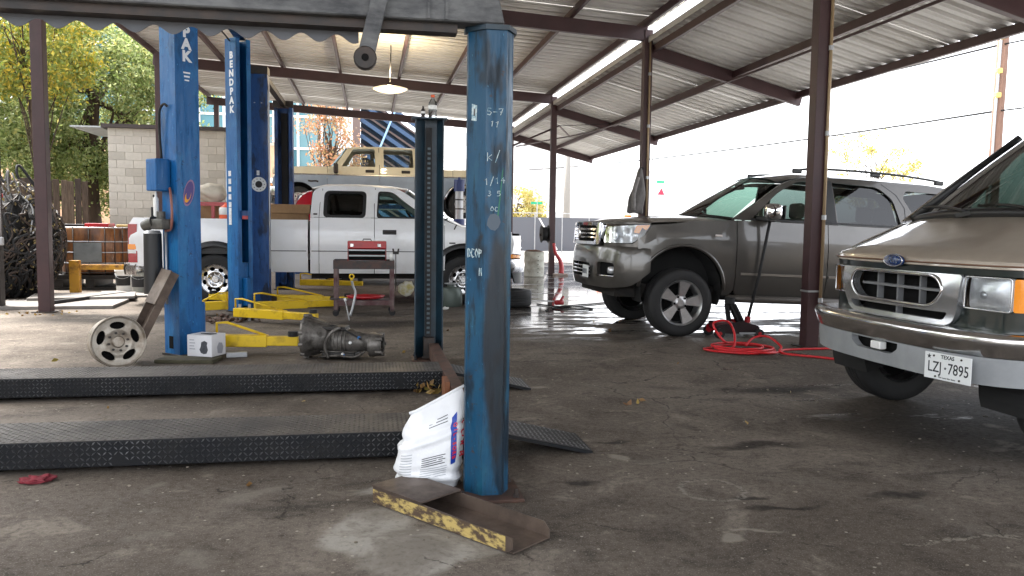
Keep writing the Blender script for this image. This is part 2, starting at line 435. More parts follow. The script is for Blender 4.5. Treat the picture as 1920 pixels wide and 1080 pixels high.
def roof_sheet(x0, z0, x1, z1, m, name='roof_sheet'):
    bm = B(); loft(bm, [[(x, y, z+h) for y, h in sheet_profile()] for x, z in ((x0, z0), ((x0+x1)/2, (z0+z1)/2), (x1, z1))])
    return obj(name, bm, m, CAN, norm=False)
random.seed(3)
sl = [roof_sheet(-5.25, ZL(-5.25)+.135, 4.93, ZL(4.93)+.135, m) for m in (M_sheet, M_sheet2)]
sr = [roof_sheet(4.80, ZR(4.80)+.015, 7.72, ZR(7.72)+.015, m) for m in (M_sheet, M_sheet2)]
for proto in (sl, sr):
    Y = -3.0; i = 0; used = set()
    while Y < 27.6:
        k = 0 if random.random() < .65 else 1
        if k not in used: used.add(k); o = proto[k]
        else: o = inst(proto[k], CAN)
        o.location = (0, Y, random.uniform(-.003, .003)); Y += .913; i += 1
b = B(); bar(b, (4.795, -3, ZR(4.8)+.055), (4.795, 27.6, ZR(4.8)+.055), .012, .10); obj('ridge_flashing', b, M_sheet2, CAN)
b = B(); bar(b, (4.945, -3, ZL(4.93)+.175), (4.945, 27.6, ZL(4.93)+.175), .012, .13); obj('ridge_flashing', b, M_sheet2, CAN)
BAYS = (1.6, 8.07, 13.7, 21.1, 27.6)
for Y in BAYS:                                         # beams and rafters
    b = B(); bar(b, (-5.2, Y, ZL(-5.2)-.11), (4.78, Y, ZL(4.78)-.11), .10, .24, bev=.006); obj('beam', b, M_steel, CAN)
    b = B(); bar(b, (4.9, Y, ZR(4.9)-.11), (7.75, Y, ZR(7.75)-.11), .10, .22, bev=.006); obj('rafter', b, M_steel, CAN)
for X in (-5.15, -3.58, -2.15, -.74, .74, 2.03, 3.4, 4.74):   # purlins on the left roof
    b = B(); bar(b, (X, -3, ZL(X)+.066), (X, 27.9, ZL(X)+.066), .06, .13, bev=.004); obj('purlin', b, M_steel, CAN)
for X in (4.92, 6.42, 7.66):
    b = B(); bar(b, (X, -3, ZR(X)-.055), (X, 27.9, ZR(X)-.055), .07, .12, bev=.004); obj('purlin', b, M_steel, CAN)
b = B(); tube(b, spline([(6.45, -3, 3.93), (6.42, 8, 3.92), (6.3, 14, 3.92), (6.12, 21, 3.93), (5.4, 24.5, 3.96), (4.9, 27, 4.0)], 5), .022, 8); obj('conduit', b, M_steel, CAN, True)
b = B(); tube(b, [(3.2, 20.0, 3.16), (5.05, 21.4, 4.02), (6.0, 24.0, 4.05)], .025, 8); obj('brace_pipe', b, M_steel, CAN, True)
b = B(); tube(b, [(5.05, 21.4, 4.02), (6.4, 20.8, 4.06), (7.2, 20.6, 4.0)], .008, 6); obj('cable', b, M_black, CAN, True)
M_cond = mat('tan_conduit', rgb('a08a6c'), .5, .2)
def post(X, Y, s, top, cond=None, lean=0):
    b = B(); bar(b, (X, Y, 0), (X+lean, Y, top), s, s, up=(0, 1, 0), bev=.008)
    o = obj('post', b, M_steel, CAN)
    b = B(); boxb(b, (X-s*.9, Y-s*.9, 0), (X+s*.9, Y+s*.9, .012)); obj('post_base', b, M_conc_d, o)
    if cond:
        b = B(); x, y = X+cond[0], Y+cond[1]
        tube(b, [(x, y, cond[2]), (x+lean, y, top-.1)], .018, 8); c = obj('conduit', b, M_cond, o, True)
        z = cond[2]+.05
        while z < top-.2:
            b = B(); cyl(b, (x, y, z), (x, y, z+.05), .026, seg=10); obj('conduit_clip', b, M_galv, o); z += .9
    return o
P3 = post(4.78, 8.07, .15, 4.74, (.06, -.095, .45))
P1 = post(4.80, 13.7, .15, 4.74, (.02, -.095, 1.2))
P2 = post(4.83, 21.1, .15, 4.74)
post(4.83, 27.6, .14, 4.74); post(-4.9, 27.6, .15, 5.2); post(-4.47, 12.14, .16, 4.95); post(-4.74, 19.6, .12, 5.1)
post(-4.9, 3.0, .15, 5.1); post(4.8, 1.6, .15, 4.7)
b = B(); box(b, (4.78, 8.07, .62), (.165, .165, .02)); obj('post_strap', b, M_galv, P3)
# dark square post with pale conduit and a box at the left picture edge
o = thing('utility_post', 'dark square post with pale conduit and beige box at left picture edge', 'post', (-5.27, 12.55, 0))
b = B(); boxb(b, (-.08, -.08, 0), (.08, .08, 5.0), .008); obj('post_shaft', b, mat('dark_post_wood', rgb('2a2524'), .7, col2=rgb('1c1918'), nscale=5), o)
b = B(); tube(b, [(.105, -.09, .95), (.105, -.09, 4.9)], .022, 8); obj('conduit', b, M_galv, o, True)
b = B(); box(b, (.105, -.10, .98), (.09, .07, .12), bev=.015); obj('conduit_box', b, M_galv, o)
b = B(); box(b, (-.02, -.16, 2.22), (.22, .14, .34), bev=.01); obj('meter_box', b, mat('beige_box', rgb('c8b8a8'), .6), o)
# ------------------------------------------------------------------ wooden fence
random.seed(11)
M_wood = [mat('weathered_plank_%d' % k, c, .85, col2=c2, nscale=4, namt=.8, stretch=(8, 8, .7), bump=.25, bscale=14) for k, (c, c2) in enumerate(((rgb('5a4a3e'), rgb('33291f')), (rgb('6b5a4b'), rgb('40342a')), (rgb('4a3d35'), rgb('2a221d'))))]
FN = thing('wooden_fence', 'weathered brown plank fence behind the rusty caged tank', 'fence', (0, 19.9, 0))
protos = []
for k in range(3):
    b = B(); boxb(b, (-.068, -.011, 0), (.068, .011, 2.22), .004); protos.append(obj('plank', b, M_wood[k], FN))
x = -11.0; i = 0
while x < -6.42:
    k = random.randrange(3); o = protos[k] if protos[k] not in [p for p in FN.children if p.location.x != 0] else inst(protos[k], FN)
    o.location = (x, random.uniform(-.006, .006), random.uniform(-.05, .03)); o.rotation_euler = (0, random.uniform(-.008, .008), 0); x += .147
for z in (.4, 1.75):
    b = B(); boxb(b, (-11.1, .02, z), (-6.4, .07, z+.09)); obj('rail', b, M_wood[2], FN)
SF = thing('shade_fence', 'added unseen plank fence shading the left side of the yard', 'fence', (-9.2, 0, 0))  # added out of view to put shade on the left floor
yy = -3.0; k = 0; sp_ = None
while yy < 19.8:
    if sp_ is None: b = B(); boxb(b, (-.011, -.068, 0), (.011, .068, 2.2), .004); sp_ = obj('plank', b, M_wood[1], SF); o = sp_
    else: o = inst(sp_, SF)
    o.location = (0, yy, 0); yy += .147
# ------------------------------------------------------------------ block building
M_blk = [mat('painted_block_%d' % k, c, .85, col2=c2, nscale=5, namt=.6, bump=.15, bscale=60) for k, (c, c2) in enumerate(((rgb('c2bcb2'), rgb('b2aca2')), (rgb('bdb6ac'), rgb('aca69c')), (rgb('b0aaa0'), rgb('a49e94'))))]
BL = thing('block_building', 'small pale concrete-block shed with dark flat roof edge', 'shed', (-6.55, 22.0, 0))
bw, bh = .405, .203; NC, NR = 7, 18
b = B(); boxb(b, (.02, .014, 0), (NC*bw-.02, 2.9, NR*bh)); obj('wall_core', b, mat('mortar', rgb('b0aaa0'), .95), BL)
pr = []
for k in range(3):
    b = B(); boxb(b, (.004, -.09, .004), (bw-.003, .09, bh-.003), .003); pr.append(obj('block', b, M_blk[k], BL))
hb = B(); boxb(hb, (.004, -.09, .004), (bw/2-.004, .09, bh-.004), .006); half = obj('block', hb, M_blk[0], BL)
first = [True]*4; random.seed(5)
def put(o, k, loc, rot=None):
    global first
    if first[k]: first[k] = False
    else: o = inst(o, BL)
    o.location = loc
    if rot: o.rotation_euler = rot
for r in range(NR):
    off = 0 if r % 2 == 0 else -bw/2
    for c in range(NC+(r % 2)):
        x = c*bw+off; k = random.choice((0, 0, 0, 1, 1, 2))
        if x < -.01: put(half, 3, (0, .09, r*bh))
        elif x+bw > NC*bw+.01: put(half, 3, (x, .09, r*bh))
        else: put(pr[k], k, (x, .09, r*bh))
    for c in range(4):
        k = random.randrange(3); put(pr[k], k, (NC*bw-.09, .185+c*bw+(.1 if r % 2 else 0), r*bh), (0, 0, R(90)))
M_roofd = mat('dark_fascia', rgb('3a302e'), .6)
b = B(); boxb(b, (-.12, -.12, NR*bh), (NC*bw+.14, 3.1, NR*bh+.09)); rf = obj('roof', b, M_roofd, BL)
b = B(); boxb(b, (-.85, -.1, NR*bh-.02), (-.125, 2.2, NR*bh+.02)); obj('awning', b, M_galv, rf)
b = B(); tube(b, [(NC*bw+.06, -.05, 3.5), (NC*bw+.06, -.05, .1)], .04, 10); obj('downspout', b, M_galv, BL, True)
b = B(); boxb(b, (1.05, -.03, 1.92), (1.28, -.003, 1.98)); obj('wall_bracket', b, M_black, BL)
b = B(); boxb(b, (1.02, -.10, 1.35), (1.30, -.003, 1.66), .01); obj('meter', b, M_blackp, BL)
# ------------------------------------------------------------------ trees
def leaf_mesh(bm, c, size, rnd):
    d = Vector((rnd.gauss(0, 1), rnd.gauss(0, 1), rnd.gauss(0, .8))).normalized(); x, y, z = frame_of(d)
    a = rnd.uniform(0, 6.28); u = x*math.cos(a)+y*math.sin(a); v = z.cross(u); l = size*rnd.uniform(.7, 1.3); wd = l*rnd.uniform(.35, .6)
    P = [c-u*l*.5, c+v*wd*.5+z*l*.05, c+u*l*.5, c-v*wd*.5+z*l*.05]
    bm.faces.new([bm.verts.new(p) for p in P])
def leaf_mat(name, cols, trans=.35):
    if name in MATS: return MATS[name]
    m = bpy.data.materials.new(name); m.use_nodes = True; t = m.node_tree; N = t.nodes; L = t.links; b = N['Principled BSDF']
    g = N.new('ShaderNodeNewGeometry'); r = N.new('ShaderNodeValToRGB'); L.new(g.outputs['Random Per Island'], r.inputs[0])
    e = r.color_ramp.elements; n = len(cols)
    e[0].position = 0; e[0].color = (*cols[0], 1); e[1].position = 1; e[1].color = (*cols[-1], 1)
    for i in range(1, n-1): q = e.new(i/(n-1)); q.color = (*cols[i], 1)
    L.new(r.outputs[0], b.inputs['Base Color']); b.inputs['Roughness'].default_value = .55
    tl = N.new('ShaderNodeBsdfTranslucent'); L.new(r.outputs[0], tl.inputs['Color']); mx = N.new('ShaderNodeMixShader'); mx.inputs[0].default_value = trans
    L.new(b.outputs[0], mx.inputs[1]); L.new(tl.outputs[0], mx.inputs[2]); L.new(mx.outputs[0], N['Material Output'].inputs['Surface'])
    MATS[name] = m; return m
M_bark = mat('bark', rgb('4a3a2e'), .9, col2=rgb('2a211a'), nscale=10, bump=.4, bscale=20, stretch=(1, 1, .3))
def tree(name, label, base, height, cz, rx, ry, rz, nclump, nleaf, leaf, lm, seed, trunk_r=.22, group=None, lobe=.75, hollow=.35):
    rnd = random.Random(seed); T = thing(name, label, 'tree', base, 0, group)
    bm = B(); lim = []
    tp = spline([(0, 0, 0), (rnd.uniform(-.2, .2), rnd.uniform(-.2, .2), height*.3), (rnd.uniform(-.4, .4), rnd.uniform(-.3, .3), height*.62)], 5)
    tube(bm, tp, lambda i: trunk_r*(1-.06*i), 8)
    cl = []
    for k in range(nclump):
        while True:
            p = Vector((rnd.uniform(-1, 1), rnd.uniform(-1, 1), rnd.uniform(-1, 1)))
            if hollow < p.length < 1: break
        cl.append(Vector((p.x*rx, p.y*ry, cz+p.z*rz)))
    for c in cl[::max(1, nclump//26)]:
        s = tp[rnd.randrange(4, len(tp))]; q = s.lerp(c, .5)+Vector((rnd.uniform(-.3, .3), rnd.uniform(-.3, .3), rnd.uniform(0, .5)))
        br = spline([s, q, c], 4); tube(bm, br, lambda i: max(.012, trunk_r*.35*(1-i/9)), 5)
    obj('trunk', bm, M_bark, T, True)
    bm = B()
    for c in cl:
        s = rnd.uniform(.5, 1.)*lobe
        for k in range(nleaf//nclump):
            d = Vector((rnd.gauss(0, .45), rnd.gauss(0, .45), rnd.gauss(0, .33)))*s
            leaf_mesh(bm, c+d, leaf, rnd)
    obj('crown', bm, lm, T, norm=False); return T
L_oak = leaf_mat('oak_leaves', [rgb('4e5e2e'), rgb('74854a'), rgb('929f64'), rgb('b6bd88'), rgb('72814e'), rgb('bab26c')], .62)
L_yel = leaf_mat('yellowing_leaves', [rgb('5a6a2a'), rgb('7e8a38'), rgb('a8a03c'), rgb('c4a838'), rgb('6a7a34'), rgb('8a9448')])
L_aut = leaf_mat('autumn_leaves', [rgb('a06a4a'), rgb('b08060'), rgb('8a7a50'), rgb('c09a70')])
L_py = leaf_mat('pale_yellow_leaves', [rgb('a89850'), rgb('b8a860'), rgb('8a8a4a'), rgb('c8b070')])
tree('oak_tree', 'large dense green oak filling the view behind the block shed', (-8.9, 28.5, 0), 9, 5.0, 3.7, 2.6, 3.6, 260, 76000, .125, L_oak, 21, .3, lobe=.8)
tree('yellowing_tree', 'nearer tree with yellow-green leaves at the upper left corner', (-8.7, 23.4, 0), 9, 6.1, 1.7, 1.3, 1.7, 70, 13000, .12, L_yel, 8, .07, lobe=.6)
tree('oak_tree', 'dark green oak at the left edge behind the black junk pile', (-12.2, 25.5, 0), 8, 4.8, 3.1, 2.4, 3.3, 150, 36000, .14, L_oak, 5, .25, lobe=.8)
tree('oak_tree', 'added unseen oak beside the canopy, shading the left floor', (-12.5, 13.5, 0), 9, 4.8, 3.0, 4.0, 3.4, 120, 16000, .2, L_oak, 6, .25, lobe=.9)  # out-of-view oak added to block sky light from the left floor
tree('oak_tree', 'added unseen oak near the camera side, shading the left floor', (-12.0, 4.5, 0), 9, 4.8, 3.0, 4.0, 3.4, 120, 16000, .2, L_oak, 7, .25, lobe=.9)  # second out-of-view oak, also added to block light
tree('autumn_tree', 'thin reddish autumn tree before the glass office block', (-1.9, 40, 0), 8, 5.3, 1.5, 1.2, 1.9, 46, 2400, .17, L_aut, 14, .12, lobe=.7)
tree('autumn_tree', 'sparse autumn tree left of the glass office block', (-5.3, 42, 0), 8, 4.6, .8, .8, 1.8, 26, 700, .18, L_aut, 15, .1, lobe=.7)
tree('pale_tree', 'thin pale yellow tree showing above the grey car roof', (22.2, 33, 0), 6, 3.9, 2.3, 1.6, 1.9, 46, 2400, .15, L_py, 17, .09, lobe=.6)
tree('pale_tree', 'faint yellowish shrubby tree far off past the grey hood', (11.5, 62, 0), 5, 2.6, 3.2, 1.6, 1.9, 40, 2400, .3, L_py, 18, .1, lobe=1.)
# peach sunlit wall seen under the oak
o = thing('plaster_wall', 'peach plaster wall glowing between fence top and oak leaves', 'wall', (-13, 36, 0))
b = B(); boxb(b, (-14, 0, 0), (9, .3, 4.6)); obj('wall_panel', b, mat('peach_plaster', rgb('e0b898'), .9, col2=rgb('c89878'), nscale=2), o)
b = B(); boxb(b, (-14.1, -.06, 4.602), (9.1, .36, 4.72)); obj('coping', b, mat('coping', rgb('c8b8a8'), .8), o)
# ------------------------------------------------------------------ glass office block
GB = thing('office_building', 'far glass office block with white mullions and cyan panes', 'building', (-21.3, 54, 0))
M_mull = mat('white_mullion', (.8, .8, .8), .5)
M_pane = [mat('cyan_pane_%d' % k, c, .15, .0, spec=.3) for k, c in enumerate(((.05, .15, .19), (.08, .21, .25), (.13, .26, .29)))]
pw, ph = 1.52, 2.05; NX, NZ = 13, 8
b = B(); boxb(b, (0, .3, 0), (NX*pw, 12, NZ*ph+1.2)); obj('wall', b, mat('office_wall', (.6, .62, .63), .7), GB)
pp = []
for k in range(3):
    b = B(); boxb(b, (.06, 0, .06), (pw-.06, .06, ph-.06)); pp.append(obj('pane', b, M_pane[k], GB))
seen = set(); random.seed(4)
for i in range(NX):
    for j in range(NZ):
        k = random.randrange(3); o = pp[k] if k not in seen else inst(pp[k], GB); seen.add(k); o.location = (i*pw, .12, j*ph)
for i in range(NX+1):
    b = B(); w_ = .5 if i == NX else .07; boxb(b, (i*pw-w_, -.02, 0), (i*pw+w_, .298, NZ*ph)); obj('mullion', b, M_mull, GB)
for j in range(NZ+1):
    b = B(); boxb(b, (.08, .004, j*ph-.07), (NX*pw-.52, .27, j*ph+.07)); obj('transom', b, M_mull, GB)
# blue steel stair or ramp structure
SS = thing('steel_structure', 'dark blue slanted steel louvres with pale diagonal brace by office block', 'structure', (-.75, 44, 0))
M_bs = mat('blue_steel', rgb('2f4a6a'), .5); M_bs2 = mat('brownish_steel', rgb('6a5a56'), .6); M_bs3 = mat('pale_blue_steel', rgb('8fb4d8'), .5)
b = B(); boxb(b, (-.15, -.3, 0), (.25, .3, 8.0)); obj('column', b, M_bs2, SS)
for i in range(9):
    z0 = 8.6-i*.85
    b = B(); bar(b, (.25, .1, z0), (4.2, .1, z0-2.6), .2, .46, up=(0, 1, 0)); obj('louvre', b, M_bs, SS)
    b = B(); bar(b, (.25, .3, z0-.42), (4.2, .3, z0-3.02), .1, .26, up=(0, 1, 0)); obj('louvre_back', b, M_bs2, SS)
b = B(); prism(b, [(.26, 0), (4.19, 0), (4.19, 5.6), (.26, 8.4)], lambda a, c, h: (a, .45+h, c), .1); obj('back_panel', b, mat('dark_panel', rgb('243648'), .7), SS)
b = B(); bar(b, (.3, -.12, 3.0), (2.5, -.12, 8.4), .1, .2, up=(0, 1, 0)); obj('brace', b, M_bs3, SS)
b = B(); boxb(b, (4.2, -.2, 0), (4.5, .4, 6.6)); obj('column', b, M_bs, SS)
# ------------------------------------------------------------------ street side on the right
M_pole = mat('pole_wood', rgb('7a5e50'), .85, col2=rgb('5a4238'), nscale=5, stretch=(6, 6, .5))
UP = thing('utility_pole', 'wooden utility pole with wires standing above the brown van', 'pole', (20.9, 24.2, 0))
b = B(); tube(b, [(0, 0, 0), (.05, 0, 5), (.15, 0, 11)], lambda i: .21-.02*i, 12); obj('pole_shaft', b, M_pole, UP, True)
b = B(); tube(b, [(-.21, -.12, 0), (-.16, -.12, 5), (-.05, -.12, 9)], .04, 8); obj('riser_conduit', b, M_galv, UP, True)
M_ybox = mat('yellow_pole_box', rgb('d8c060'), .5)
for z, s in ((5.9, .16), (6.7, .16), (7.9, .34)):
    b = B(); box(b, (-.18, -.2, z), (.2, .14, s), bev=.02); obj('pole_box', b, M_ybox, UP)
def wire(a, c, sag, r, label):
    a = Vector(a); c = Vector(c); P = [a.lerp(c, t/12)+Vector((0, 0, -sag*4*(t/12)*(1-t/12))) for t in range(13)]
    b = B(); tube(b, P, r, 5); return tag(obj('wire', b, M_black, None, True), label, 'wire', 'overhead wires')
wire((20.9, 24.2, 7.6), (12.6, 66, 8.0), .3, .04, 'upper overhead wire running from the utility pole over the street')
wire((20.9, 24.2, 5.4), (12.6, 66, 6.0), .3, .04, 'lower overhead wire running from the utility pole over the street')
wire((20.9, 24.2, 7.6), (24.5, 5, 8.0), .2, .03, 'upper overhead wire leaving the utility pole to the right')
wire((20.9, 24.2, 5.4), (24.5, 5, 5.8), .2, .03, 'lower overhead wire leaving the utility pole to the right')
for x, y, z0, z1, lab in ((20.6, 31.5, 4.6, 8.0, 'thin vertical drop line left of the utility pole'), (16.6, 46, 4.2, 7.2, 'thin vertical drop line above the grey windshield')):
    b = B(); tube(b, [(x, y, z0), (x, y, z1)], .03, 6); tag(obj('drop_line', b, M_galv, None, True), lab, 'wire')
# pale concrete pole
b = B(); tube(b, [(11.4, 46, 0), (11.4, 46, 7.6)], lambda i: .22-.05*i, 12)
for z in (5.8, 6.6): cyl(b, (11.4, 45.7, z), (11.4, 45.7, z+.5), .1, seg=8)
tag(obj('street_pole', b, mat('grey_pole', rgb('8a8680'), .8), None, True), 'pale grey street pole beyond the canopy eave', 'pole')
# pale far building
FB = thing('pale_building', 'washed-out pale building across the street past the eave', 'building', (9, 88, 0))
M_pb = mat('pale_wall', (.78, .76, .74), .9); M_pb2 = mat('pale_recess', (.5, .49, .48), .8)
b = B(); boxb(b, (0, 0, 0), (14, 12, 13)); boxb(b, (14.02, 2, 0), (26, 12, 8)); obj('wall', b, M_pb, FB)
wp = None
for i in range(5):
    for j in range(4):
        if wp is None: b = B(); boxb(b, (0, -.08, 0), (1.5, .02, 1.4)); wp = obj('window', b, M_pb2, FB); o = wp
        else: o = inst(wp, FB)
        o.location = (1+i*2.5, 0, 1.6+j*2.8)
b = B(); boxb(b, (-.3, -.3, 13.005), (14.3, 12.3, 13.5)); obj('parapet', b, M_pb, FB)
# black screened fence
CF = thing('screened_fence', 'black mesh-screened chain link fence far behind the white drum', 'fence', (0, 38, 0))
M_scr = mat('black_screen', (.10, .105, .12), .8); 
for i in range(4):
    x = 6.5+i*1.35
    b = B(); boxb(b, (x+.03, -.01, .12), (x+1.32, .01, 1.75)); obj('screen_panel', b, M_scr, CF)
for i in range(5):
    x = 6.5+i*1.35
    b = B(); cyl(b, (x, 0, 0), (x, 0, 2.0), .03, seg=8); obj('fence_post', b, M_galv, CF)
b = B(); bar(b, (8.0, -.3, 1.7), (8.9, -.3, .2), .06, .06); obj('brace', b, M_pb, CF)
b = B(); tube(b, [(6.5, 0, 1.95), (11.9, 0, 1.95)], .02, 6); obj('top_rail', b, M_galv, CF)
b = B(); boxb(b, (0, 0, 0), (7.5, .3, .95)); o = tag(obj('low_wall', b, mat('bluegrey_wall', rgb('7a8088'), .8), None, loc=(13.2, 58, 0)), 'low blue-grey wall across the street beyond the black fence', 'wall')
M_or = mat('orange_plastic', rgb('f06a10'), .5); M_yl = mat('yellow_plastic', rgb('e8c020'), .5)
for k, (x, y, h, lab) in enumerate(((7.75+2.2, 34, 1.55, 'slim orange traffic channelizer left of the orange barricade'), (11.0, 33.4, 1.85, 'tall orange barricade post beside yellow panel before hanging jacket'), (11.9, 33.6, 1.55, 'short orange channelizer right of the steel post behind jacket'))):
    T = thing('traffic_channelizer', lab, 'traffic post', (x, y, 0), 0, 'orange traffic posts')
    b = B(); boxb(b, (-.25, -.25, 0), (.25, .25, .1), .02); obj('base', b, M_black, T)
    b = B(); boxb(b, (-.15 if k == 1 else -.1, -.06, .1), (.15 if k == 1 else .1, .06, h), .03); obj('panel', b, M_or, T)
    b = B(); boxb(b, (-.11, -.065, h-.5), (.11, .065, h-.38)); obj('band', b, M_white, T)
    if k == 1: b = B(); boxb(b, (.16, -.05, .1), (.42, .05, 1.6), .03); obj('side_panel', b, M_yl, T)
# street sign and pennant
SG = thing('street_sign', 'small green street sign on thin pole behind the drum', 'sign', (9.2, 44, 0))
b = B(); cyl(b, (0, 0, 0), (0, 0, 3.0), .03, seg=8); obj('pole', b, M_galv, SG)
b = B(); boxb(b, (-.35, -.02, 2.55), (.3, .02, 2.68)); obj('sign_plate', b, mat('sign_green', rgb('0a9a70'), .5), SG)
SG = thing('warning_sign', 'red triangular sign under green plate above grey hood', 'sign', (17.2, 46, 0))
b = B(); cyl(b, (0, .04, 0), (0, .04, 4.3), .025, seg=8); obj('pole', b, M_pb, SG)
b = B(); prism(b, [(-.22, 3.3), (.22, 3.3), (.03, 3.72)], lambda a, c, h: (a, h, c), .03); obj('triangle_plate', b, mat('sign_red', rgb('d02040'), .5), SG)
b = B(); boxb(b, (-.28, 0, 4.0), (.2, .03, 4.14)); obj('green_plate', b, mat('sign_green', rgb('0a9a70'), .5), SG)
# ------------------------------------------------------------------ four-post lift (front of picture)
def worn_paint(name, base, faded, grime, rust, rough=.4, ga=.8, refl_stain=None):
    g = NG(name); mn = lambda a, b: g.math('MULTIPLY', a, b)
    n1 = g.noise(2.4, 5, .65, g.mapv((1, 2, 3), (1.6, 1.6, .7))); n2 = g.noise(5, 6, .75, g.mapv((4, 1, 0), (5, 5, .6))); n3 = g.noise(13, 5, .8); n4 = g.noise(60, 3, .8, g.mapv((0, 0, 0), (1, 1, .35)))
    c = g.mix(mn(g.ramp(n1, .50, .68), .75), base, faded)
    c = g.mix(mn(g.ramp(n2, .52, .66), ga), c, grime)
    c = g.mix(mn(g.ramp(n3, .60, .68), .85), c, rust)
    c = g.mix(mn(g.ramp(n4, .66, .74), .6), c, tuple(min(1, v*3+.05) for v in faded))
    n5 = g.noise(1.7, 4, .6, g.mapv((2.3, 5, 1.4), (2.2, 2.2, .9))); c = g.mix(mn(g.ramp(n5, .53, .60), ga*.95), c, tuple(v*.4 for v in grime))  # broad dark smears; on the teal column they imitate a dark reflection
    if refl_stain:  # dark reflection painted into the colour as a greasy black patch
        x, y, z, rx, ry, rz = refl_stain; v = g.addv(g.co, .05, 7, 4); v = g.mapv((-x/rx, -y/ry, -z/rz), (1/rx, 1/ry, 1/rz), vec=v)
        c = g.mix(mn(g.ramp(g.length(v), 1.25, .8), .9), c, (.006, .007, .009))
    g.L.new(c, g.b.inputs['Base Color']); g.L.new(g.ramp(n2, .35, .7, rough*.75, rough+.3), g.b.inputs['Roughness']); g.b.inputs['Specular IOR Level'].default_value = .4
    g.L.new(g.bump(g.math('ADD', n3, mn(n1, 2.)), .12, .006), g.b.inputs['Normal'])
    MATS[name] = g.m; return g.m
M_teal = worn_paint('teal_lift_paint', rgb('063f5c'), rgb('22566a'), rgb('101c24'), rgb('3a2a24'), refl_stain=(.03, -.08, .74, .060, .10, .50))
M_teal_d = mat('dark_teal_paint', rgb('16303e'), .45, col2=rgb('0c1a22'), nscale=4, namt=.8)
M_tread = mat('black_tread_plate', (.007, .008, .010), .5, .0, col2=(.016, .015, .014), nscale=5, spec=.22)
M_treadtop = mat('dusty_tread_plate', (.085, .075, .066), .5, .3, col2=(.045, .042, .04), nscale=2.2, namt=.9, rvar=.2)
M_treadlug = mat('worn_tread_lugs', (.10, .102, .106), .34, .5, col2=(.02, .021, .023), nscale=6, namt=.8)
M_rusty = mat('rusty_steel', rgb('5a4034'), .6, .3, col2=rgb('2e2622'), nscale=7, namt=.8, bump=.1)
M_greyb = mat('weathered_grey_steel', rgb('646565'), .6, .15, col2=rgb('323336'), nscale=6, namt=.95, bump=.08, stretch=(.7, 1, 1.8))
M_chalk = mat('chalk', (.50, .58, .58), .9, col2=(.12, .25, .32), nscale=45, namt=.9, nlo=.45, nhi=.6)
LX, LY = .55, 3.72
FP = thing('four_post_lift', 'four-post car lift with teal columns and black tread-plate runways', 'car lift', (LX, LY, 0))
SEC = [(-.105, .05), (-.105, .0), (-.032, -.075), (.062, -.075), (.105, .0), (.105, .05)]
def column4(y, sgn, m, top):
    t = .008; inner = [(-.097, .05), (-.097, .003), (-.029, -.067), (.059, -.067), (.097, .003), (.097, .05)]
    poly = SEC+inner[::-1]
    b = B(); kx = 1.0 if sgn > 0 else 1.28; prism(b, poly, lambda a, c, h: (a*kx, y+c*sgn, h), top); o = obj('column', b, m, FP)
    b = B(); boxb(b, (-.16, y-.15, .0), (.16, y+.15, .016), .003); bp = obj('base_plate', b, M_rusty, o)
    for dx in (-.125, .125):
        for dy in (-.115, .115):
            b = B(); cyl(b, (dx, y+dy, .016), (dx, y+dy, .055), .009, seg=8); cyl(b, (dx, y+dy, .016), (dx, y+dy, .030), .016, seg=6); obj('anchor_bolt', b, M_conc_d, bp)
    return o
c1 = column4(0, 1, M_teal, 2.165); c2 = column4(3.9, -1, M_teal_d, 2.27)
b = B(); prism(b, [(p[0]*1.14, p[1]*1.14) for p in SEC], lambda a, c, h: (a, c, 2.165+h), .022); obj('cap_plate', b, M_teal_d, c1)
b = B(); boxb(b, (-.165, 3.83, 2.271), (.165, 4.0, 2.285)); obj('cap_plate', b, M_teal_d, c2)
b = B()                                                     # latch ladder inside the rear column
boxb(b, (-.028, 3.935, .15), (.028, 3.945, 2.2))
obj('latch_bar', b, M_black, c2)
b = B(); z = .2
while z < 2.0: boxb(b, (-.014, 3.928, z), (.014, 3.934, z+.020)); z += .046
o = obj('latch_slots', b, mat('slot_grey', rgb('4a565c'), .5, .3), c2); o['kind'] = 'stuff'
b = B(); boxb(b, (-.05, 3.80, .05), (.05, 3.92, .22)); boxb(b, (-.065, 3.79, .03), (.065, 3.80, .05)); obj('latch_carriage', b, M_conc_d, c2)
# handwriting on the front column, drawn stroke by stroke
GL = {'5': [[(.9, 1), (.2, 1), (.15, .58), (.6, .62), (.85, .35), (.55, .02), (.1, .1)]], '7': [[(.1, .95), (.9, 1), (.4, 0)], [(.3, .5), (.8, .52)]], '-': [[(.1, .5), (.9, .48)]], '1': [[(.15, .75), (.55, 1), (.4, 0)]],
      'k': [[(.2, 1), (.1, 0)], [(.8, .65), (.18, .38), (.75, 0)]], '/': [[(.9, 1.15), (.1, -.2)]], '4': [[(.7, 1), (.1, .4), (.9, .42)], [(.75, .7), (.65, 0)]], '3': [[(.1, .9), (.6, 1), (.75, .75), (.4, .55), (.8, .3), (.5, 0), (.1, .1)]],
      '0': [[(.5, 1), (.1, .6), (.2, .1), (.6, 0), (.9, .45), (.5, 1)]], 'c': [[(.9, .8), (.4, .95), (.1, .5), (.4, .05), (.9, .15)]], 'D': [[(.15, 1), (.15, 0), (.7, .1), (.9, .55), (.6, .95), (.15, 1)]], 'C': [[(.9, .9), (.4, 1), (.1, .5), (.4, 0), (.9, .1)]],
      'O': [[(.5, 1), (.1, .5), (.5, 0), (.9, .5), (.5, 1)]], 'P': [[(.2, 0), (.2, 1), (.8, .85), (.75, .55), (.2, .5)]], 'M': [[(.1, 0), (.25, 1), (.5, .4), (.8, 1), (.9, 0)]], ' ': []}
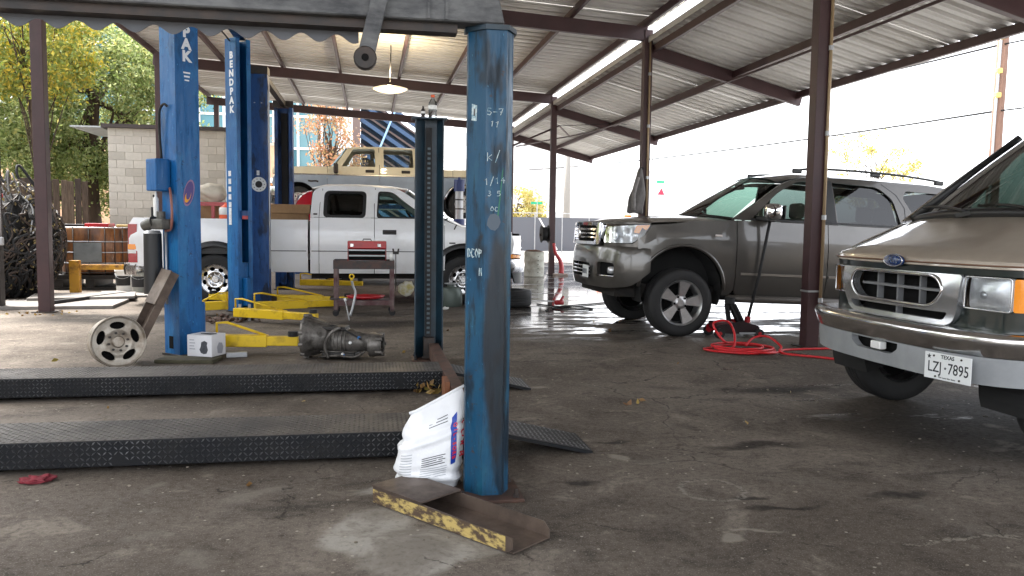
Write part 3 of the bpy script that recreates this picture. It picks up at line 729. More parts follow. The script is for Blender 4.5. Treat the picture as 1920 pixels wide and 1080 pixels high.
def chalk(s, x, z, size, face='front', w=.0019, sl=0., sx=1.):
    if face == 'front': m = face_m((x, -.0757, z), (1, 0, sl), (-sl, 0, 1))
    else:
        d = Vector((.073, -.075, 0)).normalized(); n = Vector((-.075, -.073, 0)).normalized()
        p = Vector((-.105, 0, 0)).lerp(Vector((-.032, -.075, 0)), x); m = face_m(p+n*.0008+Vector((0, 0, z)), d, (0, 0, 1))
    b = B(); cw_ = size*.62*sx; x0 = -cw_*1.12*len(s)/2; rnd = random.Random(s)
    for i, ch in enumerate(s):
        for st in GL[ch]:
            tube(b, [m @ Vector((x0+cw_*(1.12*i+u)+rnd.uniform(-.0012, .0012), (v-.5)*size*.8+rnd.uniform(-.0015, .0015), 0)) for u, v in st], w, 5)
    return obj('chalk_mark', b, M_chalk, c1)
chalk('5-7', .012, 1.80, .038); chalk('11', .012, 1.745, .034, sl=-.1); chalk('k/', .008, 1.60, .05, w=.0018, sl=.1); chalk('1/14', .014, 1.488, .036, w=.0017, sl=.1)
chalk('3 5', .012, 1.43, .03, w=.0017); chalk('0c', .012, 1.36, .026, w=.0014)
chalk('DCOP', .47, 1.155, .05, 'left', .0030, sx=.62); chalk('M', .80, 1.07, .045, 'left', .0026, sx=.6)
d = Vector((.073, -.075, 0)).normalized(); n = Vector((-.075, -.073, 0)).normalized(); p = Vector((-.105, 0, 0)).lerp(Vector((-.032, -.075, 0)), .35)+n*.001
b = B(); q = [(-.014, 1.765), (.016, 1.76), (.018, 1.83), (-.012, 1.84)]; b.faces.new([b.verts.new(p+d*a+Vector((0, 0, c))) for a, c in q]); ob = obj('sticker', b, M_chalk, c1)
b = B(); q = [(-.002, 1.785), (.008, 1.782), (.009, 1.815), (-.001, 1.818)]; b.faces.new([b.verts.new(p+n*.001+d*a+Vector((0, 0, c))) for a, c in q]); obj('sticker_print', b, M_greyb, c1)
# a greenish paint smear, grey smudge on the front face
b = B(); q = [(.022, 1.30), (.030, 1.30), (.048, 1.50), (.052, 1.55), (.046, 1.53), (.036, 1.42)]; b.faces.new([b.verts.new((a, -.0762, c)) for a, c in q]); obj('paint_smear', b, mat('green_smear', rgb('2a6a50'), .6), c1)
b = B(); q = [(.0+.032*math.cos(t*.7)*(1+.15*math.sin(3*t)), 1.30+.04*math.sin(t*.7)) for t in range(9)]; b.faces.new([b.verts.new((a+.01, -.0763, c)) for a, c in q]); obj('paint_smudge', b, mat('grey_smudge', rgb('4a5560'), .6), c1)
# grey beam on top of the front column with scalloped plate and hanging latch arm
b = B(); prism(b, [(.05, 2.189), (-2.9, 2.189), (-2.9, 2.40), (-.0, 2.40)], lambda a, c, h: (a, -.085+h, c), .14)
bmesh.ops.bevel(b, geom=b.edges[:], offset=.006, segments=1, affect='EDGES'); ob = obj('top_beam', b, M_greyb, FP)
for x in (-.22, -.30):
    b = B(); boxb(b, (x, -.092, 2.195), (x+.014, -.0855, 2.39)); obj('weld_seam', b, M_greyb, ob)
b = B(); boxb(b, (-2.9, -.04, 2.150), (-.16, .05, 2.188)); obj('beam_shade_strip', b, M_conc_d, ob)  # dark strip coloured to stand for the beam's shaded underside
wv = []; N_ = 150
for i in range(N_+1):
    x = -2.6+2.0*i/N_; wv.append((x, 2.147-.030*(1+math.cos((x+.62)*2*math.pi/.155))**1.0*.5*1.25-.012))
b = B(); prism(b, [(-2.6, 2.186)]+wv+[(-.6, 2.186)], lambda a, c, h: (a, .051+h, c), .004); obj('scalloped_plate', b, mat('grey_plate', rgb('55575b'), .6, .2), ob)
b = B(); bar(b, (-.49, -.125, 2.33), (-.565, -.125, 2.02), .072, .018, up=(0, 1, 0), bev=.006); la = obj('latch_arm', b, M_greyb, ob)
b = B(); lathe(b, [(.014, -.022), (.045, -.022), (.05, -.016), (.05, .016), (.045, .022), (.014, .022), (.014, -.022)], (-.57, -.125, 2.0), 'y', 20); obj('arm_eye', b, M_conc_d, la, sharp=30)
b = B(); lathe(b, [(.0, -.026), (.016, -.026), (.016, .01)], (-.57, -.125, 2.0), 'y', 12); obj('arm_hole_dark', b, M_dark, la, sharp=30)  # dark plug standing in for the shaded hole through the eye
# runways with real tread lugs
def lug(bm, o, u, v, n, l, w, h):
    o = Vector(o); P = [o-u*l, o+v*w, o+u*l, o-v*w]; t = bm.verts.new(o+n*h+u*l*.35); t2 = bm.verts.new(o+n*h-u*l*.35); V = [bm.verts.new(p) for p in P]
    bm.faces.new((V[0], V[1], t2)); bm.faces.new((V[1], t, t2)); bm.faces.new((V[1], V[2], t)); bm.faces.new((V[2], V[3], t)); bm.faces.new((V[3], t2, t)); bm.faces.new((V[3], V[0], t2))
def treads(bm, o, du, dv, nu, nv, n, pitch, l=.013, w=.0035, h=.002):
    du = Vector(du).normalized(); dv = Vector(dv).normalized(); n = Vector(n)
    for i in range(nu):
        for j in range(nv):
            a = (du+dv).normalized() if (i+j) % 2 else (du-dv).normalized()
            p = Vector(o)+du*(i+.5)*pitch+dv*(j+.5)*pitch; q = noise.noise(p*2.7)+.5*noise.noise(p*11)
            if q > .62: continue                                 # worn away or caked with dirt
            kk = 1. if q < .2 else .55
            lug(bm, p, a, n.cross(a), n, l*(.85+.15*kk), w, h*kk)
X0, X1 = -4.2, .02
for y0, y1 in ((.58, 1.02), (2.36, 2.80)):
    b = B(); boxb(b, (X0, y0, .03), (X1, y1, .165), .004); rw = obj('runway', b, M_tread, FP)
    b = B(); boxb(b, (X0, y0+.004, .1652), (X1, y1-.004, .1672)); obj('runway_top', b, M_treadtop, rw)
    b = B(); treads(b, (-3.3, y0, .0318), (1, 0, 0), (0, 0, 1), 125, 5, (0, -1, 0), .0265, .0150, .0042, .0045); o = obj('side_tread', b, M_treadlug, rw); o['kind'] = 'stuff'
    b = B(); treads(b, (-3.3, y0+.008, .1672), (1, 0, 0), (0, 1, 0), 125, 16, (0, 0, 1), .0265, .0125, .0036, .0028); o = obj('top_tread', b, M_treadtop, rw); o['kind'] = 'stuff'
    for s in (0,):                                          # drive-on ramp
        b = B(); prism(b, [(.10, .150), (.70, .012), (.70, .0), (.66, .0), (.10, .128)], lambda a, c, h: (a, y0+.02+h, c), y1-y0-.04); rm = obj('ramp', b, M_tread, FP)
        sl = Vector((.60, 0, -.138)).normalized(); nn = Vector((.138, 0, .60)).normalized()
        b = B(); treads(b, Vector((.11, y0+.03, .148))+nn*.0005, sl, (0, 1, 0), 19, 12, nn, .0315, .014, .0045, .003); o = obj('ramp_tread', b, mat('bright_tread', (.24, .24, .24), .4, .5, col2=(.12, .12, .12), nscale=5), rm); o['kind'] = 'stuff'
b = B(); boxb(b, (.0, .06, .04), (.09, 3.8, .17), .004); cbm = obj('cross_beam', b, M_rusty, FP)
b = B(); boxb(b, (-.04, 1.75, .035), (-.004, 1.98, .20)); obj('beam_bracket', b, mat('orange_rust', rgb('7a4a2c'), .7, col2=rgb('4a3024'), nscale=9), cbm)
# ------------------------------------------------------------------ two-post lifts
M_blue = worn_paint('lift_blue_paint', rgb('0a5690'), rgb('1e6ea4'), rgb('0c3054'), rgb('12365e'), ga=.35)
M_blued = worn_paint('lift_blue_worn', rgb('0a3c74'), rgb('1a4c84'), rgb('0a1c34'), rgb('1c2a3a'))
M_letter = mat('silver_letters', (.62, .66, .70), .4, .3)
def col2post(parent, y, x, rot, hgt, m, w=.245, d=.245, name='column'):
    """C-section column with its open side along local +y turned by rot"""
    hw = w/2; hd = d/2; t = .012; lip = .065
    P = [(-hw+lip, hd), (-hw, hd), (-hw, -hd), (hw, -hd), (hw, hd), (hw-lip, hd), (hw-lip, hd-t), (hw-t, hd-t), (hw-t, -hd+t), (-hw+t, -hd+t), (-hw+t, hd-t), (-hw+lip, hd-t)]
    b = B(); prism(b, P, lambda a, c, h: (a, c, .02+h), hgt-.02)
    o = obj(name, b, m, parent, loc=(x, y, 0), rot=(0, 0, R(rot)))
    b = B(); boxb(b, (-hw-.02, -hd-.02, 0), (hw+.02, hd+.10, .02)); obj('base_plate', b, M_conc_d, o)
    b = B(); boxb(b, (-.06, -hd+t+.01, .3), (.06, -hd+t+.06, hgt-.1)); obj('lift_screw_guard', b, M_black, o)
    b = B(); boxb(b, (-hw+t+.005, -hd+.09, .12), (hw-t-.005, hd-t-.004, .72), .01); obj('carriage', b, m, o)
    b = B(); boxb(b, (-.045, hd-.03, .10), (.045, hd+.09, .5), .01); obj('carriage_lug', b, m, o)
    return o
def vletters(s, parent, org, right, pitch, size):
    for i, ch in enumerate(s):
        text('letter', ch, size, face_m(Vector(org)-Vector((0, 0, pitch*i)), right, (0, 0, 1)), M_letter, parent, .0008, size*.05, sx=1.0)
def arm(parent, p0, p1, w=.09, h=.10, guard=None, m=None):
    m = m or M_yellow; p0 = Vector(p0); p1 = Vector(p1); d = (p1-p0); L = d.length; dn = d/L
    b = B(); bar(b, p0, p0+dn*L*.62, w*1.25, h*1.15, up=(0, 0, 1), bev=.008); o = obj('swing_arm', b, m, parent)
    b = B(); bar(b, p0+dn*L*.55, p1, w, h*.9, up=(0, 0, 1), bev=.008); obj('arm_extension', b, m, o)
    b = B(); cyl(b, p1-dn*.05+Vector((0, 0, h*.46)), p1-dn*.05+Vector((0, 0, h*.46+.05)), .05, seg=14); obj('lift_pad', b, M_black, o)
    b = B(); q = p0+Vector((0, 0, h*.62)); tube(b, [q, q+Vector((0, 0, .11)), q+dn*.10+Vector((0, 0, .115)), p0+dn*L*.6+Vector((0, 0, h*.55))], .013, 8); obj('guard_rod', b, m, o, True)
    return o
LA = thing('two_post_lift', 'nearest blue two-post lift with control box, black tank and white lettering', 'car lift', (-1.78, 8.13, 0))
ca = col2post(LA, .02, 0, -45, 3.86, M_blue); cb = col2post(LA, 3.9, -.06, -135, 3.86, M_blue)
cb.children[0].name = 'base_plate'
b = B(); boxb(b, (-.09, .02, 3.861), (.05, 3.95, 3.98), .006); obj('overhead_beam', b, M_blued, LA)
b = B(); tube(b, [(-.14, .1, 3.84), (-.16, 2, 3.8), (-.15, 3.8, 3.82)], .012, 6); obj('sync_cable', b, M_black, LA, True)
vletters('BENDPAK', ca, (.1243, .0, 3.50), (0, 1, 0), .112, .135)
for k, (z, h) in enumerate(((2.62, .014), (2.585, .016), (2.55, .012))):
    b = B(); box(b, (.1238, 0, z+.06), (.002, .07-.012*k, h)); obj('small_print', b, M_letter, ca)
vletters('BENDPAK', cb, (.1243, .02, 3.62), (0, 1, 0), .125, .13)
M_sticker = mat('white_sticker', (.7, .72, .74), .5, col2=(.4, .42, .45), nscale=40, namt=.7)
for k in range(7):
    b = B(); box(b, (.1245, -.045, 1.98-k*.11), (.002, .06, .075 if k < 5 else .13)); obj('sticker', b, M_sticker, cb)
b = B(); box(b, (.02, .134, 1.40), (.12, .03, .12), bev=.01); obj('latch_box', b, M_blued, cb)
b = B(); box(b, (.02, .152, 1.36), (.09, .006, .05)); obj('red_label', b, M_red, cb)
# control box, motor, tank, hoses on the front column (its web faces left-front)
b = B(); box(b, (-.05, -.203, 1.72), (.17, .15, .30), bev=.012); cbx = obj('control_box', b, M_blue, ca)
b = B(); box(b, (-.02, -.20, 1.26), (.20, .12, .10), bev=.02); cyl(b, (-.10, -.22, 1.28), (-.22, -.25, 1.24), .06, .05, 14); cyl(b, (-.02, -.2, 1.30), (-.02, -.2, 1.38), .04, seg=12); obj('pump_motor', b, mat('greasy_motor', rgb('5a5854'), .5, .4, col2=rgb('2a2826'), nscale=12), ca, sharp=35)
b = B(); cyl(b, (-.12, -.23, .60), (-.12, -.23, 1.17), .085, .08, 20); obj('oil_tank', b, M_blackp, ca, sharp=40)
b = B(); lathe(b, [(.0, 1.2), (.06, 1.2), (.08, 1.172)], (-.12, -.23, 0), 'z', 20); obj('tank_neck', b, M_galv, ca, sharp=40)
b = B(); tube(b, spline([(.05, -.15, 1.60), (.10, -.17, 1.5), (.11, -.17, 1.35), (.07, -.16, 1.22), (.0, -.17, 1.2)], 6), .012, 8); obj('oil_hose', b, mat('brown_hose', rgb('8a5a50'), .5), ca, True)
b = B(); tube(b, spline([(-.085, -.145, 1.88), (-.08, -.165, 2.15), (-.06, -.17, 2.32), (-.01, -.16, 2.38), (.03, -.15, 2.36)], 6), .012, 8); obj('air_hose', b, M_black, ca, True)
b = B(); tube(b, [(-.03, -.15, 1.2), (-.03, -.15, .5)], .012, 8); obj('steel_pipe', b, M_galv, ca, True)
b = B(); lathe(b, [(0, 0), (.022, 0), (.024, .02), (.024, .17), (.012, .19), (.006, .24), (0, .24)], (-.15, -.17, 1.33), 'z', 12); obj('spray_tube', b, M_white, ca, sharp=40)
b = B(); cyl(b, (-.14, -.16, 1.60), (-.14, -.16, 1.78), .02, seg=10); obj('bottle', b, M_white, ca)
def decal(parent, org, u, v, pts, m, n_off, name='oval_decal'):
    b = B(); u = Vector(u); v = Vector(v); n = u.cross(v).normalized(); b.faces.new([b.verts.new(Vector(org)+u*a+v*c+n*n_off) for a, c in pts]); return obj(name, b, m, parent, norm=False)
ell = lambda rx, rz, sh, n=20: [(rx*math.cos(6.283*i/n), rz*math.sin(6.283*i/n)+sh*rx*math.cos(6.283*i/n)) for i in range(n)]
decal(ca, (.1238, .0, 1.56), (0, 1, 0), (0, 0, 1), ell(.06, .115, .9), mat('purple_decal', rgb('8a6a8a'), .5), .0005)
decal(ca, (.1238, .0, 1.56), (0, 1, 0), (0, 0, 1), ell(.05, .10, .9), mat('navy_decal', rgb('4a3a7a'), .5), .001)
decal(ca, (.1238, -.012, 1.525), (0, 1, 0), (0, 0, 1), ell(.035, .05, .9), mat('orange_decal', rgb('e09a20'), .5), .0015)
decal(ca, (.1238, -.004, 1.55), (0, 1, 0), (0, 0, 1), ell(.026, .05, .9), mat('navy_decal', rgb('4a3a7a'), .5), .002)
b = B(); boxb(b, (-.05, -.1245, .07), (.02, -.1235, .19)); obj('foot_slot', b, M_dark, ca)
arm(LA, (.30, .05, .13), (1.08, .0, .12)); arm(LA, (.05, 2.75, .12), (1.12, 2.18, .11)); arm(LA, (.18, 3.55, .12), (1.3, 3.95, .12)); arm(LA, (-.2, 3.6, .13), (-.75, 3.3, .13))
b = B()
for dx in (.1, .22): cyl(b, (dx, 2.78, 0), (dx, 2.78, .22), .018, seg=8)
obj('arm_foot', b, M_galv, LA)
LB = thing('two_post_lift', 'second blue two-post lift with round dial standing at the white truck', 'car lift', (-1.64, 12.62, 0))
cc = col2post(LB, 0, 0, 0, 3.48, M_blued, .29, .26); cd_ = col2post(LB, 3.62, 0, 180, 3.52, M_blued, .34, .28)
b = B(); boxb(b, (-.05, .0, 3.522), (.05, 3.7, 3.62), .006); obj('overhead_beam', b, M_conc_d, LB)
b = B(); boxb(b, (-.15, -.14, 3.482), (.15, .14, 3.60), .006); obj('column_cap', b, M_conc_d, LB)
b = B(); boxb(b, (-.19, 3.46, 3.50), (.19, 3.50, 3.63), .006); obj('column_cap', b, M_conc_d, LB)
b = B(); tube(b, [(.13, .0, 3.58), (.16, -.14, 3.2), (.155, -.10, .6)], .01, 6); obj('cable', b, M_galv, LB)
b = B(); lathe(b, [(.045, 0), (.105, 0), (.11, -.006), (.105, -.012), (.05, -.012), (.045, 0)], (.01, -.131, 1.86), 'y', 28); dl = obj('dial_ring', b, mat('dial_white', (.6, .62, .62), .5), LB, sharp=30)
b = B(); lathe(b, [(0, -.014), (.05, -.014), (.055, 0)], (.01, -.131, 1.86), 'y', 20); obj('dial_hub', b, M_black, dl, sharp=30)
for k in range(10):
    a = k*math.pi/5; b = B(); box(b, (.01+.08*math.cos(a), -.1445, 1.86+.08*math.sin(a)), (.012, .002, .012)); obj('dial_mark', b, M_black, dl)
b = B(); box(b, (.0, -.133, 2.03), (.04, .004, .07)); obj('sticker', b, M_sticker, cc)
b = B(); box(b, (-.04, -.133, 3.06), (.02, .004, .012)); box(b, (.06, -.133, 3.06), (.02, .004, .012)); obj('bolt_pair', b, M_galv, cc)
for a_ in ((.25, .0, .14, 1.35, -.15, .13), (.3, 3.5, .14, 1.5, 3.2, .14), (-.2, .1, .14, -.8, .35, .14)): arm(LB, a_[:3], a_[3:])
# ------------------------------------------------------------------ scissor lift under the beige truck
SL = thing('scissor_lift', 'dark scissor lift carrying the raised beige truck', 'car lift', (0, 21.9, 0))
for y in (-.45, .45):
    b = B(); boxb(b, (-1.9, y-.25, 0), (1.7, y+.25, .08)); obj('base_frame', b, M_blued, SL)
    b = B(); bar(b, (-1.8, y-.12, .1), (1.5, y-.12, 1.68), .06, .1, up=(0, 1, 0)); obj('scissor_arm', b, M_blued, SL)
    b = B(); bar(b, (1.5, y+.12, .1), (-1.8, y+.12, 1.68), .06, .1, up=(0, 1, 0)); obj('scissor_arm', b, M_blued, SL)
    b = B(); boxb(b, (-1.95, y-.25, 1.7), (1.7, y+.25, 1.80)); obj('platform', b, M_blued, SL)
ST = thing('support_stand', 'tall blue and silver hoist support stand by the beige truck bed', 'stand', (2.14, 19.5, 0))
b = B(); cyl(b, (0, 0, 1.45), (0, 0, 2.12), .10, seg=16)
obj('silver_tube', b, M_galv, ST, sharp=40)
for z in (1.68, 1.9):
    b = B(); cyl(b, (0, 0, z), (0, 0, z+.03), .112, seg=16); obj('tube_ring', b, M_conc_d, ST, sharp=40)
b = B(); cyl(b, (0, 0, 2.121), (0, 0, 2.40), .13, seg=16); cyl(b, (0, 0, 2.40), (0, 0, 2.46), .03, seg=8); obj('stand_head', b, mat('navy_paint', rgb('1c2f6a'), .4), ST, sharp=40)
b = B(); cyl(b, (0, 0, 1.25), (0, 0, 1.449), .14, seg=16); cyl(b, (0, 0, .25), (0, 0, 1.25), .06, seg=12); obj('stand_base', b, mat('navy_paint', rgb('1c2f6a'), .4), ST, sharp=40)
for k in range(3):
    a = k*2.094+.3; b = B(); bar(b, (.05*math.cos(a), .05*math.sin(a), .6), (.4*math.cos(a), .4*math.sin(a), .03), .05, .05); obj('stand_leg', b, M_blued, ST)
# ------------------------------------------------------------------ vehicles (local x runs rearwards from the front axle, y across, z up)
def paint(name, col, metal=.35, rough=.32, col2=None):
    return mat(name, col, rough, metal, col2=col2 or tuple(v*.75 for v in col), nscale=2.5, namt=.5, coat=.9, rvar=.1)
G_clear = glass('clear_green_glass', (.62, .78, .72)); G_tint = glass('tinted_glass', (.16, .19, .19), 1.0, 1.6); G_wind = glass('windshield_glass', (.24, .35, .31), 1.0, 1.65)
G_lens = glass('headlight_lens', (.85, .87, .88), 1., 1.5)
M_lampbowl = mat('lamp_reflector', (.80, .81, .83), .28, .55, col2=(.55, .56, .58), nscale=22, namt=.6)
M_amber = mat('amber_lens', rgb('f09018'), .2, coat=.6, emit=None); M_tail = mat('red_lens', rgb('a01018'), .2, coat=.6)
M_seat = mat('seat_cloth', rgb('5a544c'), .9); M_int = mat('interior_trim', rgb('2c2a28'), .8)
M_liner = mat('wheel_liner', (.010, .010, .010), .9); M_under = mat('underbody', (.010, .009, .008), .85, col2=(.025, .018, .013), nscale=8)
M_tyre = mat('tyre_rubber', (.010, .010, .0105), .7, col2=(.02, .019, .018), nscale=7, bump=.06, bscale=60)
M_platew = mat('plate_white', (.68, .70, .70), .5)

def tyre_mesh(Rt, wd, rr):
    b = B(); h = wd/2; sh = Rt*.045
    prof = [(rr, -h*.78), (rr+.012, -h*.92), (rr+(Rt-rr)*.45, -h), (Rt-sh*1.6, -h*.95), (Rt-sh*.4, -h*.82), (Rt, -h*.62)]
    n = 4
    for i in range(n):                                       # tread grooves
        y0 = -h*.62+1.24*h*i/n; y1 = -h*.62+1.24*h*(i+1)/n
        prof += [(Rt, y1-.012), (Rt-.010, y1-.008), (Rt-.010, y1-.002), (Rt, y1)] if i < n-1 else [(Rt, y1)]
    prof += [(Rt-sh*.4, h*.82), (Rt-sh*1.6, h*.95), (rr+(Rt-rr)*.45, h), (rr+.012, h*.92), (rr, h*.78)]
    lathe(b, prof, (0, 0, 0), 'y', 44); return b
def rim_parts(parent, rr, wd, style, m, sgn, dark=M_dark):
    """rim facing sgn*y"""
    h = wd/2; f = lambda y: sgn*y
    b = B(); lathe(b, [(rr*.86, f(-h*.8)), (rr*.9, f(h*.55)), (rr*.965, f(h*.84)), (rr+.004, f(h*.93)), (rr+.010, f(h*.86)), (rr, f(h*.7)), (rr, f(-h*.8))], (0, 0, 0), 'y', 40); obj('rim_barrel', b, m, parent, sharp=40)
    b = B(); lathe(b, [(0, f(-h*.1)), (rr*.88, f(-h*.1))], (0, 0, 0), 'y', 24); cyl(b, (0, f(-h*.1), 0), (0, f(h*.05), 0), rr*.62, seg=24); obj('brake_disc', b, dark, parent)
    if style == 'five':
        b = B()
        for k in range(5):
            a = math.pi/2+k*2*math.pi/5; c, s = math.cos(a), math.sin(a)
            P = [(.30, -.13), (.62, -.20), (.93, -.27), (.95, 0), (.93, .27), (.62, .20), (.30, .13)]
            def fn(u, v, hh, c=c, s=s):
                r = math.hypot(u, v); y = h*(.62+.16*min(r, 1))-hh
                return ((u*c-v*s)*rr, f(y), (u*s+v*c)*rr)
            A = [b.verts.new(fn(u, v, 0)) for u, v in P]; Cc = [b.verts.new(fn(u, v*1.12, .035)) for u, v in P]; n = len(P)
            b.faces.new(A)
            for i in range(n): b.faces.new((A[i], A[(i+1) % n], Cc[(i+1) % n], Cc[i]))
        sp = obj('rim_spokes', b, m, parent)
        b = B(); lathe(b, [(0, f(h*.72)), (rr*.16, f(h*.72)), (rr*.19, f(h*.68)), (rr*.36, f(h*.64)), (rr*.38, f(h*.5))], (0, 0, 0), 'y', 24); obj('hub_cap', b, m, parent, sharp=30)
        for k in range(5):
            a = math.pi/2+(k+.5)*2*math.pi/5; b = B(); cyl(b, (rr*.29*math.cos(a), f(h*.6), rr*.29*math.sin(a)), (rr*.29*math.cos(a), f(h*.72), rr*.29*math.sin(a)), rr*.055, seg=8); obj('lug_nut', b, M_dark, parent)
    else:
        nh, r0, rx, rz, lug, dish = {'eight': (8, .70, .13, .17, 8, .25), 'steel': (8, .66, .10, .10, 8, -.25), 'oval5': (5, .66, .15, .29, 8, .0)}[style]
        outer = arc(0, 0, .95, 0, 360, 48)[:-1]; holes = []
        for k in range(nh):
            a = math.pi/2+k*2*math.pi/nh; c, s = math.cos(a), math.sin(a)
            holes.append([(r0*c+rx*math.cos(q)*c-rz*math.sin(q)*s, r0*s+rx*math.cos(q)*s+rz*math.sin(q)*c) for q in [i*2*math.pi/14 for i in range(14)]])
        def fn(u, v, d):
            r = math.hypot(u, v); y = h*(.60+.22*r*r if dish >= 0 else .35+.3*r)+h*.12*math.exp(-((r-.5)/.12)**2)
            return (u*rr, f(y-d), v*rr)
        obj('rim_face', sheet(outer, holes, fn, .12, .03), m, parent, sharp=45)
        b = B(); lathe(b, [(0, f(h*.9)), (rr*.2, f(h*.9)), (rr*.24, f(h*.8)), (rr*.26, f(h*.5))], (0, 0, 0), 'y', 24); obj('hub_cap', b, m, parent, sharp=30)
        for k in range(lug):
            a = k*2*math.pi/lug+.2; p = (rr*.36*math.cos(a), rr*.36*math.sin(a)); b = B(); cyl(b, (p[0], f(h*.55), p[1]), (p[0], f(h*.84), p[1]), rr*.05, seg=6); obj('lug_nut', b, M_conc_d if style != 'eight' else M_chrome_w, parent)
def wheel(parent, x, y, z, Rt, wd, rr, style, m, sgn, name='wheel', rot=0., steer=0.):
    w_ = bpy.data.objects.new(name, None); link(w_, parent); w_.location = (x, y, z); w_.rotation_euler = (0, rot, steer)
    obj('tyre', tyre_mesh(Rt, wd, rr), M_tyre, w_, sharp=38); rim_parts(w_, rr, wd, style, m, sgn)
    return w_
class Car:
    def __init__(s, T, wtab, taper, body):
        s.T = T; s.wt = wtab; s.tp = taper; s.body = body
    def w(s, x, z): return smooth_tab(s.wt, z)*smooth_tab(s.tp, x)
    def panel(s, name, poly, holes=(), m=None, off=0., step=.09, rim=.025, sides=(-1, 1), parent=None, sharp=50):
        out = []
        for g in sides:
            o = obj(name, sheet(poly, holes, lambda a, b, d, g=g: (a, g*(s.w(a, b)+off-d), b), step, rim), m or s.body, parent or s.T, sharp=sharp); out.append(o)
        return out
    def strip(s, name, pts, wd, m, off=.004, sides=(-1, 1), thick=.01):
        """ribbon following the side surface, pts = [(x,z)]"""
        for g in sides:
            b = B(); rows = []
            for i, (x, z) in enumerate(pts):
                a = Vector(pts[max(i-1, 0)]); c = Vector(pts[min(i+1, len(pts)-1)]); d = (c-a).normalized(); n = Vector((-d.y, d.x))*wd/2
                rows.append([(x+n.x*k, g*(s.w(x+n.x*k, z+n.y*k)+off+(0 if abs(k) == 1 else thick)), z+n.y*k) for k in (-1, -.7, .7, 1)])
            loft(b, rows); obj(name, b, m, s.T, sharp=40)
class Wrap:
    """front-end surface: t = distance from the centre line along the plan curve, signed"""
    def __init__(s, pts):
        half = spline(pts, 8); s.c = [(p.x, p.y) for p in half]; s.t = [0.]
        for a, b in zip(s.c, s.c[1:]): s.t.append(s.t[-1]+math.hypot(b[0]-a[0], b[1]-a[1]))
    def at(s, t, off=0., z=0.):
        g = -1 if t < 0 else 1; t = min(abs(t), s.t[-1]); i = 0
        while i < len(s.t)-2 and s.t[i+1] < t: i += 1
        f = (t-s.t[i])/(s.t[i+1]-s.t[i]); a, b = s.c[i], s.c[i+1]
        x = a[0]+(b[0]-a[0])*f; y = a[1]+(b[1]-a[1])*f; dx, dy = b[0]-a[0], b[1]-a[1]; L = math.hypot(dx, dy)
        return (x-dy/L*off, g*(y+dx/L*off), z)
    def tmax(s): return s.t[-1]
    def t_at_y(s, y):
        for i in range(len(s.t)-1):
            if s.c[i+1][1] >= y: return s.t[i]+(s.t[i+1]-s.t[i])*(y-s.c[i][1])/max(1e-6, s.c[i+1][1]-s.c[i][1])
        return s.t[-1]
    def sheet(s, name, poly, holes, m, parent, off=lambda t, z: 0., rim=.02, step=.07, sharp=45):
        return obj(name, sheet(poly, holes, lambda t, z, d: s.at(t, off(t, z)-d, z), step, rim), m, parent, sharp=sharp)
def mirror(poly): return [(-a, b) for a, b in poly][::-1]
def cross_loft(name, rows, m, parent, n=14, p=2.6, smooth=True):
    """rows = (x, half width, edge z, crown, bow): crowned panel across the car"""
    b = B(); R_ = []
    for x, hw, z, cr, bow in rows:
        R_.append([(x-bow*(1-(abs(k)/n)**2), hw*k/n, z+cr*(1-(abs(k)/n)**p)) for k in range(-n, n+1)])
    loft(b, R_); return obj(name, b, m, parent, sharp=55)
def seat(parent, x, y, z, m=M_seat):
    b = B(); box(b, (x, y, z+.1), (.52, .5, .2), bev=.05); box(b, (x+.3, y, z+.45), (.16, .48, .62), Matrix.Rotation(R(10), 3, 'Y'), bev=.05)
    o = obj('seat', b, m, parent, sharp=50)
    b = B(); box(b, (x+.37, y, z+.86), (.1, .27, .2), bev=.04); obj('headrest', b, m, o, sharp=50)
def steering(parent, x, y, z):
    b = B(); P = [(x+.07*math.sin(a)*0+.10*math.cos(a), y+.19*math.sin(a), z+.15*math.cos(a)) for a in [i*2*math.pi/20 for i in range(20)]]
    tube(b, P, .016, 6, closed=True); bar(b, (x, y, z), (x-.15, y, z-.1), .1, .06); obj('steering_wheel', b, M_int, parent, sharp=50)
def liners(T, xs, r, w0, w1, z=.40, body=None):
    for x in xs:
        for g in (-1, 1):
            b = B(); lathe(b, [(r, g*w1), (r, g*w0), (0, g*w0)], (x, 0, z), 'y', 24, R(-20), R(200)); obj('wheel_liner', b, M_liner, T)

